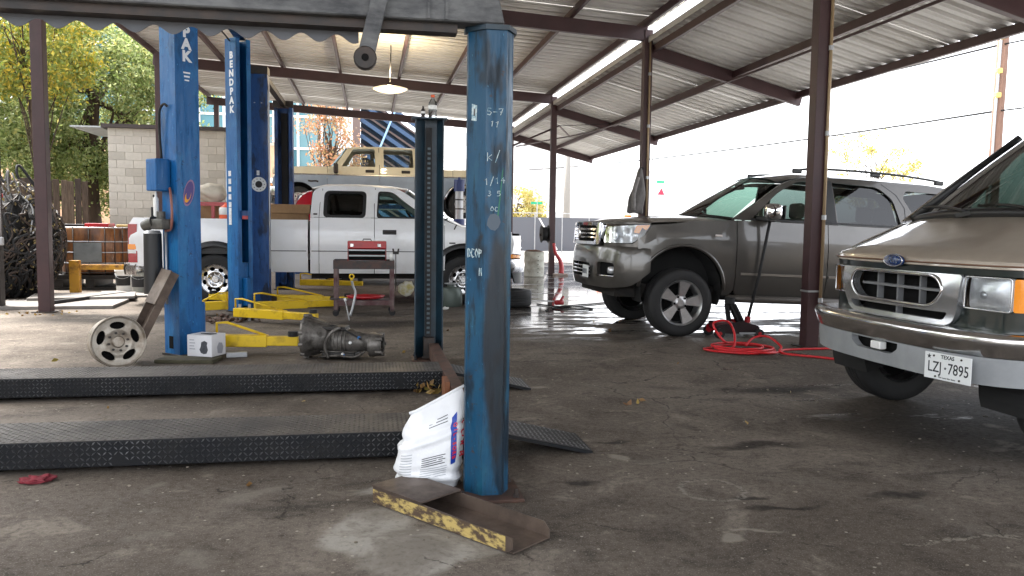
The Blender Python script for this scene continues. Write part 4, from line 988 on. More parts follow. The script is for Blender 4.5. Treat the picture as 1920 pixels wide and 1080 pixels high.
# ================================================================== grey sport utility vehicle
def grey_suv():
    T = thing('suv', 'dark taupe-grey sport utility vehicle jacked up at its front', 'car', (3.62, 9.93, .178)); T.rotation_euler = (0, R(2.0), 0)
    body = paint('taupe_paint', rgb('55524e'), .55, .28); black = M_blackp
    C = Car(T, [(.25, .90), (.36, .955), (.5, .99), (.72, 1.0), (.92, .995), (1.02, .985), (1.12, .965), (1.24, .945), (1.30, .925), (1.55, .84), (1.78, .745), (1.86, .69)],
            [(-.95, .88), (-.7, .935), (-.5, .97), (-.25, .995), (.2, 1.), (3.2, 1.), (3.8, .985), (4.15, .93)], body)
    AR = .515; az = .385
    # lower side panels
    fl = arc(0, az, AR, 188, -5, 22)          # arch from front to back
    C.panel('front_fender', rp([(-.56, .86), (-.56, 1.00), (-.50, 1.125, .03), (-.17, 1.155, .04), (.1, 1.20), (.60, 1.235), (.655, 1.235), (.655, .40), (.60, .33), (.525, .33)])+arc(0, az, AR, -3, 165, 22)+[(-.56, .62)])
    dz = .335
    d1 = C.panel('front_door', rp([(.665, 1.238), (1.845, 1.238), (1.845, dz), (.70, dz), (.665, .40)]))
    d2 = C.panel('rear_door', [(1.855, 1.238), (2.97, 1.238), (2.97, 1.0), (2.93, .88)]+arc(3.1, az, AR, 106, 178, 10)[1:]+[(2.57, dz), (1.855, dz)])
    C.panel('rear_quarter', [(2.98, 1.238), (4.10, 1.238), (4.14, .92), (4.13, .60), (3.65, .55)]+arc(3.1, az, AR, 22, 103, 12)+[(2.98, 1.0)])
    # upper frame with window openings
    g1 = rp([(.86, 1.275, .03), (1.22, 1.60, .1), (1.50, 1.755, .06), (1.76, 1.77, .03), (1.775, 1.275, .02)])
    g2 = rp([(1.985, 1.275, .02), (1.975, 1.77, .02), (2.60, 1.745, .08), (2.78, 1.60, .06), (2.86, 1.275, .03)])
    g3 = rp([(2.98, 1.72, .04), (2.93, 1.62, .03), (3.12, 1.275, .05), (3.86, 1.30, .06), (3.74, 1.62, .1), (3.60, 1.70, .05)])
    up = rp([(.60, 1.245), (1.02, 1.53, .2), (1.32, 1.74, .2), (1.60, 1.815, .2), (2.2, 1.835), (3.3, 1.815), (3.80, 1.765, .12), (4.10, 1.245)])
    C.panel('pillar_frame', up, [g1, g2, g3], rim=.045)
    def grow(p, k):
        cx = sum(a for a, _ in p)/len(p); cz = sum(b for _, b in p)/len(p); return [(cx+(a-cx)*k, cz+(b-cz)*k) for a, b in p]
    for o in C.panel('side_window', grow(g1, 1.03), (), G_clear, -.03, rim=0): pass
    C.panel('side_window', grow(g2, 1.03), (), G_tint, -.03, rim=0); C.panel('side_window', grow(g3, 1.03), (), G_tint, -.022, rim=0)
    C.panel('pillar_trim', rp([(1.79, 1.25), (1.79, 1.79), (1.965, 1.79), (1.97, 1.25)]), (), black, .003, rim=.004)
    C.strip('window_trim', [(.84, 1.262), (1.4, 1.262), (2.0, 1.262), (2.89, 1.262)], .022, black, .002, thick=.006)
    C.strip('side_moulding', [(.72, .60), (1.2, .60), (1.83, .60)], .032, mat('moulding', rgb('8c857c'), .3, .4, coat=.6), .006, thick=.01)
    C.strip('side_moulding', [(1.87, .60), (2.2, .60), (2.56, .60)], .032, MATS['moulding'], .006, thick=.01)
    C.strip('seam', [(2.92, 1.26), (2.93, 1.5), (2.84, 1.66), (2.66, 1.79)], .010, black, .002, thick=.001)
    # arch lips, rocker, running board
    for xw in (0, 3.1):
        for g in (-1, 1):
            b = B(); P = [(x, g*(C.w(x, z)+.006), z) for x, z in arc(xw, az, AR+.012, 178, 2, 24)]; tube(b, P, .022, 6); obj('arch_flare', b, body, T, True)
    for g in (-1, 1):
        b = B(); tube(b, [(.6, g*.90, .30), (.75, g*.985, .30), (2.4, g*.985, .30), (2.55, g*.90, .30)], .045, 8); obj('running_board', b, mat('step_grey', rgb('55504b'), .45, .3), T, True)
        b = B(); boxb(b, (.52, g*.88, .30), (2.60, g*.70, .36)); obj('rocker', b, black, T)
    # roof, hood, tail
    cross_loft('roof', [(1.30, .60, 1.752, .075, .10), (1.6, .665, 1.822, .072, 0), (2.2, .695, 1.838, .075, 0), (3.2, .690, 1.820, .075, 0), (3.75, .665, 1.775, .07, -.03), (3.9, .645, 1.735, .07, -.04)], body, T, p=3)
    C2 = lambda x, z: C.w(x, z)
    cross_loft('hood', [(-.70, .80, 1.075, .015, .185), (-.66, .815, 1.118, .03, .17), (-.55, .83, 1.145, .05, .14), (-.3, .865, 1.168, .065, .08), (0, .90, 1.19, .07, .04), (.35, .915, 1.215, .065, .16), (.62, .92, 1.232, .05, .26)], body, T, p=3)
    for y in (-.32, .32):
        b = B(); tube(b, [(-.70, y*1.05, 1.165), (-.3, y, 1.232), (.2, y*1.1, 1.262), (.5, y*1.25, 1.268)], .014, 6); obj('hood_crease', b, body, T, True)
    cross_loft('tailgate', [(4.12, .90, .55, .0, -.06), (4.16, .92, .92, .0, -.06), (4.10, .90, 1.24, .0, -.06), (3.98, .76, 1.5, .01, -.06), (3.88, .65, 1.74, .03, -.05)], body, T)
    b = B(); rows = []
    for k in range(-10, 11):
        y = k/10; rows.append([(.62-.27*(1-y*y)*(1-.6*q)+(.70+.01)*q - .02*math.sin(q*3.14), y*(.86-.255*q), 1.245+(.055-.045*0)*(1-y*y)*(1-q)+q*(.515+.07*(1-y*y))) for q in [i/8 for i in range(9)]])
    loft(b, rows); obj('windshield', b, G_wind, T, smooth=True)
    b = B(); tube(b, [(.66-.27*(1-(k/10)**2), .85*k/10, 1.25+.05*(1-(k/10)**2)) for k in range(-10, 11)], .025, 6); obj('cowl', b, black, T, True)
    for g in (-1, 1):
        b = B(); P = [(1.55, g*.60, 1.90), (1.72, g*.615, 1.932), (2.2, g*.625, 1.945), (2.9, g*.62, 1.932), (3.5, g*.60, 1.89), (3.62, g*.59, 1.865)]; tube(b, spline(P, 4), .015, 8); rr_ = obj('roof_rail', b, M_blackp, T, True)
        for x, z in ((1.58, 1.9), (2.66, 1.915), (3.58, 1.86)):
            b = B(); box(b, (x, g*.605, z), (.13, .04, .06), bev=.015); obj('rail_foot', b, M_blackp, rr_)
    # mirrors, handles
    for g in (-1, 1):
        b = B(); box(b, (1.02, g*1.13, 1.355), (.20, .21, .19), bev=.06); mr = obj('door_mirror', b, M_chrome, T, sharp=60)
        b = B(); box(b, (1.125, g*1.13, 1.35), (.015, .20, .165), bev=.006); obj('mirror_back', b, black, mr)
        b = B(); bar(b, (.95, g*.93, 1.275), (1.02, g*1.14, 1.262), .12, .05, bev=.012); obj('mirror_arm', b, black, mr)
    for x in (1.66, 2.72):
        for g in (-1, 1):
            b = B(); tube(b, [(x-.09, g*.968, 1.065), (x-.07, g*1.0, 1.07), (x+.07, g*1.0, 1.07), (x+.09, g*.968, 1.065)], .018, 8); obj('door_handle', b, M_chrome, T, True)
    b = B(); box(b, (.42, -.992, 1.045), (.09, .008, .024)); obj('fender_badge', b, M_chrome, T)
    b = B(); box(b, (.42, .992, 1.045), (.09, .008, .024)); obj('fender_badge', b, M_chrome, T)
    # front end
    Wp = Wrap([(-.965, 0), (-.95, .35), (-.90, .60), (-.80, .80), (-.66, .915), (-.50, .965), (-.40, .975), (-.25, .985)]); tm = Wp.t_at_y(.9745)
    bo = lambda t, z: .035*math.sin(max(0, min(1, (z-.36)/.5))*math.pi)**.6
    lowg = rp([(-.42, .47, .04), (-.40, .64, .04), (.40, .64, .04), (.42, .47, .04)])
    fog = rp([(.60, .50, .03), (.585, .665, .03), (.86, .665, .05), (.86, .50, .03)])
    Wp.sheet('front_bumper', rp([(-tm, .86, .03), (tm, .86, .03), (tm, .58), (1.08, .40, .1), (.8, .36, .1), (-.8, .36, .1), (-1.08, .40, .1), (-tm, .58)]), [lowg, fog, mirror(fog)], body, T, bo, .05)
    b = B(); rows = [[Wp.at(t, -.05, z) for z in (.36, .68)] for t in [i*.1-.5 for i in range(11)]]; loft(b, rows); obj('lower_grille_back', b, M_dark, T)
    for z in (.505, .55, .595):
        b = B(); tube(b, [Wp.at(t, .022, z) for t in [i*.082-.41 for i in range(11)]], .011, 6); obj('lower_grille_bar', b, M_chrome, T, True)
    for g in (-1, 1):
        Wp.sheet('fog_pocket', fog if g > 0 else mirror(fog), [], M_dark, T, lambda t, z: -.012, 0)
        p = Wp.at(g*.80, .012, .575); b = B(); lathe(b, [(0, -.03), (.038, -.028), (.045, 0), (.045, .03)], p, 'x', 14); obj('fog_lamp', b, M_lampbowl, T, True)
        b = B(); tube(b, [Wp.at(g*t, .034, .505) for t in (.60, .7, .8, .86)], .008, 6); obj('fog_trim', b, M_chrome, T, True)
    # grille with chrome surround
    gh = rp([(-.50, .905, .05), (-.53, 1.10, .06), (.53, 1.10, .06), (.50, .905, .05)])
    Wp.sheet('grille_surround', rp([(-.61, .868, .06), (-.66, 1.135, .07), (.66, 1.135, .07), (.61, .868, .06)]), [gh], M_chrome, T, lambda t, z: .035-.06*(z-.868), .05)
    Wp.sheet('grille_back', rp([(-.54, .89), (-.56, 1.11), (.56, 1.11), (.54, .89)]), [], M_dark, T, lambda t, z: -.04, 0)
    for z in (.952, 1.003, 1.054):
        b = B(); 
        rows = [[Wp.at(t, o, z+dz_) for o, dz_ in ((-.02, -.015), (.02, -.013), (.028, 0), (.02, .013), (-.02, .015))] for t in [(i/10-.5)*1.03 for i in range(11)]]; loft(b, rows); obj('grille_bar', b, M_chrome, T, sharp=60)
    b = B(); lathe(b, [(.035, 0), (.06, 0), (.066, -.01), (.06, -.02), (.035, -.02), (.035, 0)], Wp.at(0, .045, 1.0), 'x', 20); tube(b, [Vector(Wp.at(.0, .06, 1.0))+Vector((0, .028*math.sin(a), .055*math.cos(a))) for a in [i*2*math.pi/14 for i in range(14)]], .008, 6, closed=True); obj('front_emblem', b, M_chrome, T, True)
    # headlights wrap the corner
    hl = rp([(.665, .90, .03), (.69, 1.085, .03), (1.08, 1.125, .03), (1.27, 1.135, .02), (1.19, 1.02, .06), (1.06, .905, .06)])
    for g in (-1, 1):
        P = hl if g > 0 else mirror(hl)
        Wp.sheet('headlight', P, [], G_lens, T, lambda t, z: .012-.05*(z-.9), .0, .05); hd = T.children[-1]
        Wp.sheet('lamp_bowl', grow(P, .99), [], M_lampbowl, hd, lambda t, z: -.045-.05*(z-.9)+.02*math.cos(t*26)*math.cos((z-1)*30), .0, .03)
        Wp.sheet('turn_lens', [(a*g, b_) for a, b_ in (rp([(1.06, 1.03, .02), (1.09, 1.118, .02), (1.26, 1.130, .02), (1.18, 1.02, .03)]))], [], M_amber, hd, lambda t, z: -.012-.05*(z-.9), .0, .05)
        b = B(); p = Wp.at(g*.82, -.035, .99); lathe(b, [(0, .03), (.045, .02), (.07, -.02)], p, 'x', 16); obj('lamp_projector', b, M_chrome, hd, True)
        q = [(a*g, b_) for a, b_ in rp([(.65, .862), (.665, .895), (1.06, .90), (1.19, 1.01), (1.27, 1.13), (1.33, 1.13), (1.33, .862)])]
        Wp.sheet('corner_panel', q, [], body, T, lambda t, z: .0, .02)
    Wp.sheet('hood_nose', rp([(-1.26, 1.138), (-1.26, 1.150), (1.26, 1.150), (1.26, 1.138), (.66, 1.120), (-.66, 1.120)]), [], body, T, lambda t, z: -.005, .03)
    pl = Wp.at(-.30, .045, .535); b = B(); box(b, pl, (.012, .30, .15), Matrix.Rotation(R(-3), 3, 'Z'), bev=.004); lp = obj('licence_plate', b, M_platew, T)
    for k_ in range(6): b = B(); box(b, (pl[0]-.008-.0007*(k_-2.5), pl[1]+.10-.04*k_, pl[2]), (.003, .022, .06), Matrix.Rotation(R(-3), 3, 'Z')); obj('plate_mark', b, mat('plate_mark_grey', rgb('5a6068'), .6), lp)
    # wheels, liners, inside
    liners(T, (0, 3.1), AR-.01, .60, .96, az)
    for xw, z in ((0, .227), (3.1, .335)):
        for g in (-1, 1): wheel(T, xw, g*.865, z, .405, .27, .265, 'five', M_alloy, g, rot=.18, steer=(R(4) if xw == 0 else 0))
    b = B(); boxb(b, (-.75, -.74, .26), (4.0, .74, .42)); boxb(b, (-.70, -.55, .42), (.55, .55, 1.02)); boxb(b, (.55, -.85, .42), (.75, .85, 1.0)); obj('underbody', b, M_under, T)
    b = B(); boxb(b, (.56, -.84, .95), (1.0, .84, 1.22), .06); obj('dashboard', b, M_int, T)
    b = B(); boxb(b, (.75, -.86, .43), (4.0, .86, .47)); obj('cabin_floor', b, M_int, T)
    for x in (1.35, 2.3):
        for y in (-.42, .42): seat(T, x, y, .55)
    for y in (-.42, .42): seat(T, 3.1, y, .6)
    steering(T, 1.02, -.42, 1.18)
    b = B(); box(b, (1.12, 0, 1.70), (.05, .22, .07), bev=.02); obj('rear_view_mirror', b, M_int, T)
    bg = B(); box(bg, (.62, .15, 1.31), (.14, .26, .08), Matrix.Rotation(.3, 3, 'Z'), bev=.035); 
    o = obj('rag', bg, mat('patterned_rag', (.7, .68, .66), .9, col2=rgb('b03040'), nscale=14, nlo=.5, nhi=.55, namt=1.), None, sharp=60); o.matrix_world = Matrix.Translation((3.62, 9.93, .178)) @ Matrix.Rotation(R(2), 4, 'Y'); tag(o, 'crumpled red and white rag on the grey car dashboard', 'rag')
    return T
grey_suv()
# ================================================================== crew-cab pickups
def pickup(T, P):
    body, upper = P['body'], P.get('upper', P['body'])
    C = Car(T, P['wt'], P['tp'], body); wb = P['wb']; AR = P['ar']; az = P['az']; sill = P['sill']; belt = P['belt']; bl = P['bed_z']; f0 = P['front']; r1 = P['rear']; cr = P['cab_rear']; df, ds = P['door_f'], P['door_s']; sp = P.get('split'); hz = P['hood_z']
    def pan(name, poly, holes=(), **k):                       # two-tone: split a panel at the line z = sp
        return C.panel(name, poly, holes, **k)
    pan('front_fender', rp([(f0+.30, .62), (f0+.22, hz-.22), (f0+.26, hz-.04, .05), (df-.3, hz+.03), (df-.008, belt-.02), (df-.008, sill+.08), (df-.05, sill)])+arc(0, az, AR, -12, 192, 22))
    pan('front_door', rp([(df, belt), (ds-.005, belt), (ds-.005, sill), (df+.06, sill), (df, sill+.10)]), m=body)
    if P['style'] == 'modern': pan('rear_door', rp([(ds+.005, belt), (cr-.14, belt), (cr-.14, sill), (ds+.005, sill)]))
    else: pan('rear_door', rp([(ds+.005, belt), (cr-.14, belt), (cr-.14, sill), (ds+.005, sill)]))
    pan('cab_corner', rp([(cr-.132, belt), (cr, belt), (cr, sill), (cr-.132, sill)]))
    bx = cr+.035
    pan('bed_side', [(bx, bl), (r1-.06, bl), (r1, bl-.10), (r1, .62), (wb+AR+.02, .56)]+arc(wb, az, AR, 15, 165, 18)+[(wb-AR-.02, sill+.02), (bx, sill+.02)], rim=.07)
    ws = P['win']                                             # window polygons
    up = P['up']
    C.panel('pillar_frame', up, ws, m=upper, rim=.05)
    for k, g in enumerate(ws):
        cx = sum(a for a, _ in g)/len(g); cz = sum(b for _, b in g)/len(g)
        C.panel('side_window', [(cx+(a-cx)*1.04, cz+(b-cz)*1.04) for a, b in g], (), P['glass'][k], -.03, rim=0)
        if P['style'] == 'modern':
            C.panel('window_seal', [(cx+(a-cx)*1.07, cz+(b-cz)*1.09) for a, b in g], [[(cx+(a-cx)*.90, cz+(b-cz)*.88) for a, b in g] if k == 0 else [(cx+(a-cx)*.98, cz+(b-cz)*.97) for a, b in g]], M_blackp, .002, rim=.012)
    rz = P['roof_z']; rx0, rx1 = P['roof_x']; rw = P['roof_w']
    cross_loft('roof', [(rx0, rw-.05, rz-.055, .05, .07), (rx0+.25, rw, rz-.02, .055, 0), ((rx0+rx1)/2, rw+.015, rz, .055, 0), (rx1-.2, rw, rz-.015, .055, 0), (rx1, rw-.03, rz-.06, .05, -.02)], upper, T, p=3.2)
    cw = C.w(df, belt)-.04
    cross_loft('hood', [(f0+.26, .84, hz-.06, .02, .12), (f0+.30, .855, hz-.02, .04, .12), (f0+.5, .87, hz, .05, .08), (0, .885, hz+.02, .06, .04), (df-.05, cw, belt-.015, .05, .08)], upper, T, p=3)
    b = B(); rows = []; wx, wz = df-.03, belt+.01
    for k in range(-8, 9):
        y = k/8; rows.append([(wx-.09*(1-y*y)+(rx0-wx+.0)*q, y*((cw-.05)+(rw-.05-cw+.05)*q), wz+.04*(1-y*y)+(rz-.06-wz)*q) for q in [i/6 for i in range(7)]])
    loft(b, rows); obj('windshield', b, G_wind, T, smooth=True)
    # back of the cab with window
    hw = C.w(cr, sill)-.02
    rw2 = rw-.02
    b = B(); rows = [[(cr-.02, y*(hw if z < belt else hw+(rw2-hw)*(z-belt)/(rz-.03-belt)), z) for y in [i/6-1 for i in range(13)]] for z in (sill, belt, (belt+rz)/2, rz-.03)]; loft(b, rows); obj('cab_back', b, upper, T)
    b = B(); boxb(b, (cr-.012, -.55, belt+.08), (cr+.004, .55, rz-.18), .0); obj('rear_window', b, G_tint, T)
    # bed: floor, inner walls, tailgate
    b = B(); hb = C.w(wb, bl)-.10
    boxb(b, (bx+.01, -hb-.05, .80), (r1-.05, hb+.05, .84)); boxb(b, (bx+.01, -hb-.05, .841), (bx+.06, hb+.05, bl-.03))
    for g in (-1, 1): boxb(b, (bx+.061, g*hb, .841), (r1-.08, g*(hb+.045), bl-.01))
    obj('bed_liner', b, P.get('liner', body), T)
    b = B(); boxb(b, (r1-.045, -.80, .62), (r1+.01, .80, bl-.02), .015); tg = obj('tailgate', b, body, T)
    b = B(); boxb(b, (r1+.012, -.14, 1.02), (r1+.03, .14, 1.10), .01); obj('tailgate_handle', b, M_blackp, tg)
    for g in (-1, 1):
        b = B(); prism(b, rp([(.0, .66), (.0, bl-.10), (-.13, bl-.10), (-.13, .66)]), lambda a, c, h, g=g: (r1+.012+a, g*(.80+h), c), .185); tl = obj('tail_light', b, M_tail, T)
        b = B(); boxb(b, (r1-.10, g*.90, .86), (r1+.016, g*.99, .94)); obj('amber_segment', b, M_amber, tl); b = B(); boxb(b, (r1-.10, g*.90, .80), (r1+.016, g*.988, .855)); obj('reverse_segment', b, M_white, tl)
    Wb = Wrap([(0, 0), (0.02, .7), (-.06, .93), (-.22, .98)])
    b = B(); rows = [[(r1+.10+Wb.at(t, 0)[0]+o, Wb.at(t, 0)[1], z) for o, z in ((-.08, .46), (.02, .47), (.035, .56), (.02, .64), (-.10, .645))] for t in [Wb.tmax()*(i/10-1) for i in range(21)]]; loft(b, rows); obj('rear_bumper', b, P['bumper'], T, sharp=50)
    # front: grille, lamps, bumper
    Wp = Wrap([(f0+.02, 0), (f0+.03, .45), (f0+.09, .75), (f0+.22, .92), (f0+.36, .965)]); tm = Wp.tmax()
    Wp.sheet('front_bumper', rp([(-tm, .74, .03), (tm, .74, .03), (tm, .52, .05), (-tm, .52, .05)]), [], P['bumper'], T, lambda t, z: .06+.02*math.sin((z-.52)/.22*3.14), .06)
    Wp.sheet('air_dam', rp([(-tm+.1, .515), (tm-.1, .515), (tm-.15, .34, .05), (-tm+.15, .34, .05)]), [], M_blackp, T, lambda t, z: .03, .03)
    Wp.sheet('grille_panel', rp([(-.60, .76), (-.62, hz-.06), (.62, hz-.06), (.60, .76)]), [], M_dark, T, lambda t, z: -.02, 0)
    for z in (.80, .92, 1.04): 
        if z < hz-.05: b = B(); tube(b, [Wp.at(t, .0, z) for t in [i*.12-.6 for i in range(11)]], .028, 6); obj('grille_bar', b, M_chrome if z < 1 else upper, T, True)
    for g in (-1, 1):
        q = rp([(.61, .80, .03), (.62, hz-.09, .03), (tm-.06, hz-.09, .05), (tm-.06, .84, .04)]); q = q if g > 0 else mirror(q)
        Wp.sheet('headlight', q, [], M_lampbowl, T, lambda t, z: .006, .02)
        q = rp([(.72, .755, .01), (.72, .795, .01), (tm-.02, .83, .01), (tm-.02, .76, .01)]); q = q if g > 0 else mirror(q)
        Wp.sheet('turn_lens', q, [], M_amber, T, lambda t, z: .012, .02)
    for g in (-1, 1):
        for xx in ((ds-.24,) if P['style'] == 'modern' else (ds-.24, cr-.36)):
            b = B(); box(b, (xx, g*(C.w(xx, P['handle_z'])+.004), P['handle_z']), (.22, .02, .075), bev=.02); hd = obj('door_handle', b, P['handle_m'], T)
            if P['style'] == 'modern': b = B(); box(b, (xx, g*(C.w(xx, P['handle_z'])+.018), P['handle_z']+.005), (.15, .016, .024), bev=.007); obj('handle_grip', b, M_conc_d, hd)
        mm = B(); box(mm, (df+.22, g*(cw+.24), belt+.14), (.11, .22, .26), bev=.035); mo = obj('door_mirror', mm, M_blackp if P['style'] == 'modern' else M_conc_d, T, sharp=60)
        mm = B(); bar(mm, (df+.24, g*(cw-.02), belt+.06), (df+.22, g*(cw+.16), belt+.10), .05, .04); obj('mirror_arm', mm, M_blackp, mo)
    liners(T, (0, wb), AR-.012, .58, C.w(0, .7)-.03, az)
    if P['style'] == 'modern':
        for xw in (0, wb):
            for g in (-1, 1):
                b = B(); rows = [[(x+(x-xw)*k*.16, g*(C.w(x, z)+e), z+(z-az)*k*.16) for k, e in ((-.06, .0), (0, .03), (.6, .03), (1, .004))] for x, z in arc(xw, az, AR, 196 if xw == 0 else 176, -14 if xw == 0 else 4, 26)]
                loft(b, rows); obj('arch_flare', b, M_blackp, T, sharp=60)
    for x in (0, wb):
        for g in (-1, 1): wheel(T, x, g*P['track'], P['wheel_z'], P['tyre_r'], .25, P['rim_r'], P['rim'], P['rim_m'], g, rot=.3+x)
    b = B(); boxb(b, (f0+.35, -.70, .40), (cr, .70, .58)); boxb(b, (cr, -.42, .50), (r1-.1, -.30, .66)); boxb(b, (cr, .30, .50), (r1-.1, .42, .66)); boxb(b, (f0+.3, -.52, .58), (df, .52, hz-.16)); boxb(b, (df-.02, -.84, .55), (df+.1, .84, belt-.1)); cyl(b, (wb, -.8, az), (wb, .8, az), .06); cyl(b, (0, -.8, az), (0, .8, az), .05); obj('underbody', b, M_under, T)
    b = B(); boxb(b, (df, -.82, belt-.25), (df+.34, .82, belt+.0), .05); obj('dashboard', b, M_int, T)
    for x in (df+.75, ds+.55):
        for y in (-.42, .42): seat(T, x, y, .72)
    steering(T, df+.45, -.42 if P['style'] != 'modern' else -.42, belt)
    return C
WT = thing('pickup_truck', 'white crew-cab pickup truck with boxes in its bed behind the lifts', 'truck', (1.51, 14.0, 0), math.pi)
white = mat('white_truck_paint', (.80, .81, .82), .33, 0, col2=(.66, .65, .62), nscale=2.2, namt=.5, coat=.7, nlo=.5, nhi=.75)
ds_, cr_ = 1.44, 2.44
wC = pickup(WT, dict(style='modern', body=white, wt=[(.3, .93), (.45, .955), (.6, .985), (.82, .992), (.86, .998), (1.05, 1.0), (1.2, .985), (1.38, .955), (1.42, .945), (1.65, .87), (1.85, .78), (1.95, .72)],
    tp=[(-1.0, .93), (-.6, .975), (-.2, 1.), (4.8, 1.), (5.12, .985)], wb=3.88, ar=.50, az=.42, sill=.50, belt=1.385, bed_z=1.345, front=-1.06, rear=5.12, cab_rear=cr_, door_f=.32, door_s=ds_, hood_z=1.22,
    win=[rp([(1.60, 1.405, .07), (1.58, 1.80, .08), (2.20, 1.80, .09), (2.22, 1.405, .07)]), rp([(.62, 1.405, .05), (1.0, 1.68, .15), (1.14, 1.80, .08), (1.36, 1.805, .05), (1.385, 1.405, .05)])],
    up=rp([(.34, 1.392), (.80, 1.70, .15), (1.04, 1.865, .12), (1.5, 1.90), (2.2, 1.895, .1), (2.40, 1.83, .1), (cr_, 1.392)]), glass=[G_tint, G_clear], roof_z=1.90, roof_x=(.92, 2.42), roof_w=.745,
    handle_z=1.165, handle_m=M_blackp, bumper=M_chrome_w, track=.86, wheel_z=.40, tyre_r=.395, rim_r=.235, rim='eight', rim_m=M_chrome_w, liner=M_blackp))
for g in (-1, 1):                                              # body-side crease, rocker edge, seams
    pass
wC.strip('side_crease', [(.40, .855), (1.0, .855), (1.42, .855)], .012, M_conc_d, .0, thick=.002); wC.strip('side_crease', [(1.46, .855), (2.0, .855), (2.42, .855)], .012, M_conc_d, .0, thick=.002); wC.strip('side_crease', [(2.5, .855), (3.0, .855), (3.36, .855)], .012, M_conc_d, .0, thick=.002)
wC.strip('window_gap', [(cr_-.137, 1.39), (cr_-.15, 1.6), (cr_-.19, 1.85)], .008, M_conc_d, .001, thick=.001); wC.strip('window_gap', [(ds_, 1.39), (ds_, 1.6), (ds_-.02, 1.87)], .010, M_conc_d, .001, thick=.001)
wC.strip('cab_badge', [(2.33, 1.44), (2.39, 1.44)], .025, M_conc_d, .003, thick=.004); wC.strip('fender_badge', [(.12, 1.30), (.16, 1.22)], .02, M_conc_d, .003, thick=.004); wC.strip('fender_badge', [(.14, 1.0), (.24, 1.0)], .022, M_conc_d, .003, thick=.004)
# raised beige truck
BT = thing('pickup_truck', 'old beige and blue-grey crew-cab pickup raised high on a lift', 'truck', (-1.78, 21.85, 1.47))
beige = mat('beige_paint', rgb('e2d8bc'), .4, 0, col2=rgb('cfc4a4'), nscale=3, coat=.4); bgrey = mat('bluegrey_paint', rgb('8f9cab'), .4, .0, col2=rgb('7c8896'), nscale=3, coat=.4)
bC = pickup(BT, dict(style='old', body=bgrey, upper=beige, wt=[(.3, .93), (.5, .97), (.8, .985), (1.03, 1.0), (1.1, .985), (1.28, .955), (1.5, .89), (1.75, .80), (1.9, .75)],
    tp=[(-1.0, .98), (5.3, 1.)], wb=4.18, ar=.47, az=.40, sill=.46, belt=1.07, bed_z=1.08, front=-.85, rear=5.35, cab_rear=3.05, door_f=.72, door_s=2.02, hood_z=1.04,
    win=[rp([(1.08, 1.285, .03), (1.36, 1.735, .05), (1.90, 1.75, .05), (1.92, 1.285, .03)]), rp([(2.13, 1.285, .03), (2.12, 1.75, .05), (2.86, 1.75, .05), (2.89, 1.285, .03)])],
    up=rp([(.73, 1.075), (.73, 1.26), (.92, 1.30), (1.22, 1.76, .08), (1.6, 1.80), (2.5, 1.80), (2.98, 1.78, .06), (3.05, 1.30), (3.05, 1.075)]), glass=[glass('pale_glass', (.8, .85, .85)), glass('pale_glass', (.8, .85, .85))], roof_z=1.80, roof_x=(1.20, 3.03), roof_w=.76,
    handle_z=1.17, handle_m=M_conc_d, bumper=M_chrome_w, track=.84, wheel_z=.38, tyre_r=.38, rim_r=.215, rim='steel', rim_m=mat('white_rim', (.6, .59, .56), .5), liner=beige))
bC.panel('upper_fender', rp([(-.62, 1.06), (-.62, 1.22, .08), (.4, 1.26), (.72, 1.26), (.72, 1.06)]), m=beige, off=.002)
bC.panel('upper_bed_side', rp([(3.09, 1.07), (3.09, 1.255), (5.28, 1.255), (5.34, 1.07)]), m=beige, off=.002)
cross_loft('hood', [(-.62, .90, 1.19, .02, .05), (-.5, .93, 1.225, .03, .03), (.2, .945, 1.255, .04, 0), (.72, .95, 1.265, .03, .05)], beige, BT, p=3.5)
bC.strip('trim_line', [(-.6, 1.065), (.7, 1.065), (2.0, 1.065), (3.03, 1.065)], .03, M_chrome_w, .003, thick=.006); bC.strip('trim_line', [(3.1, 1.065), (4.2, 1.065), (5.3, 1.065)], .03, M_chrome_w, .003, thick=.006)
bC.strip('door_seam', [(2.02, 1.08), (2.02, 1.3), (2.0, 1.78)], .012, M_conc_d, .002, thick=.001)
bC.strip('script_badge', [(.25, .90), (.32, .89), (.44, .90), (.5, .88)], .04, M_conc_d, .004, thick=.004)
for x in (3.9, 4.42): bC.strip('bed_seam', [(x, 1.08), (x, 1.25)], .008, M_conc_d, .003, thick=.001)
for g in (-1, 1):
    b = B(); tube(b, arc3 if False else [(4.18+.485*math.cos(R(a)), g*1.0, .40+.485*math.sin(R(a))) for a in range(170, 5, -11)], .028, 6); obj('arch_lip', b, M_chrome_w, BT, True)
# boxes on the truck bed edge of the beige truck
b = B(); boxb(b, (3.12, -.9, 1.26), (3.45, -.5, 1.40), .02); obj('bed_toolbox', b, beige, BT)
# ------------------------------------------------------------------ red car behind
RC = thing('red_suv', 'red vehicle with dark side window mostly hidden behind the white truck', 'car', (-.15, 18.0, 0))
redp = paint('red_car_paint', rgb('b01420'), .1, .3)
rC = Car(RC, [(.3, .80), (.6, .87), (.9, .88), (1.25, .86), (1.7, .72), (2.05, .60)], [(-1.6, .9), (-1., 1.), (3.6, 1.), (4.2, .9)], redp)
wins = [rp([(-.95, 1.35, .08), (-.90, 1.85, .15), (.0, 1.93, .1), (.02, 1.35, .08)]), rp([(.08, 1.4, .03), (.08, 1.85, .03), (.14, 1.85, .03), (.14, 1.4, .03)])]
rC.panel('body_side', rp([(-1.42, .35, .1), (-1.50, 1.3, .1), (-1.30, 1.90, .25), (-.8, 2.04, .2), (.25, 2.05, .1), (.35, 1.22, .05), (2.4, 1.2, .05), (2.45, .45, .1)]+arc(1.7, .38, .42, 0, 180, 12)+[(.3, .35)]+arc(-.5, .38, .42, 0, 180, 12)+[(-1.2, .35)]), wins)
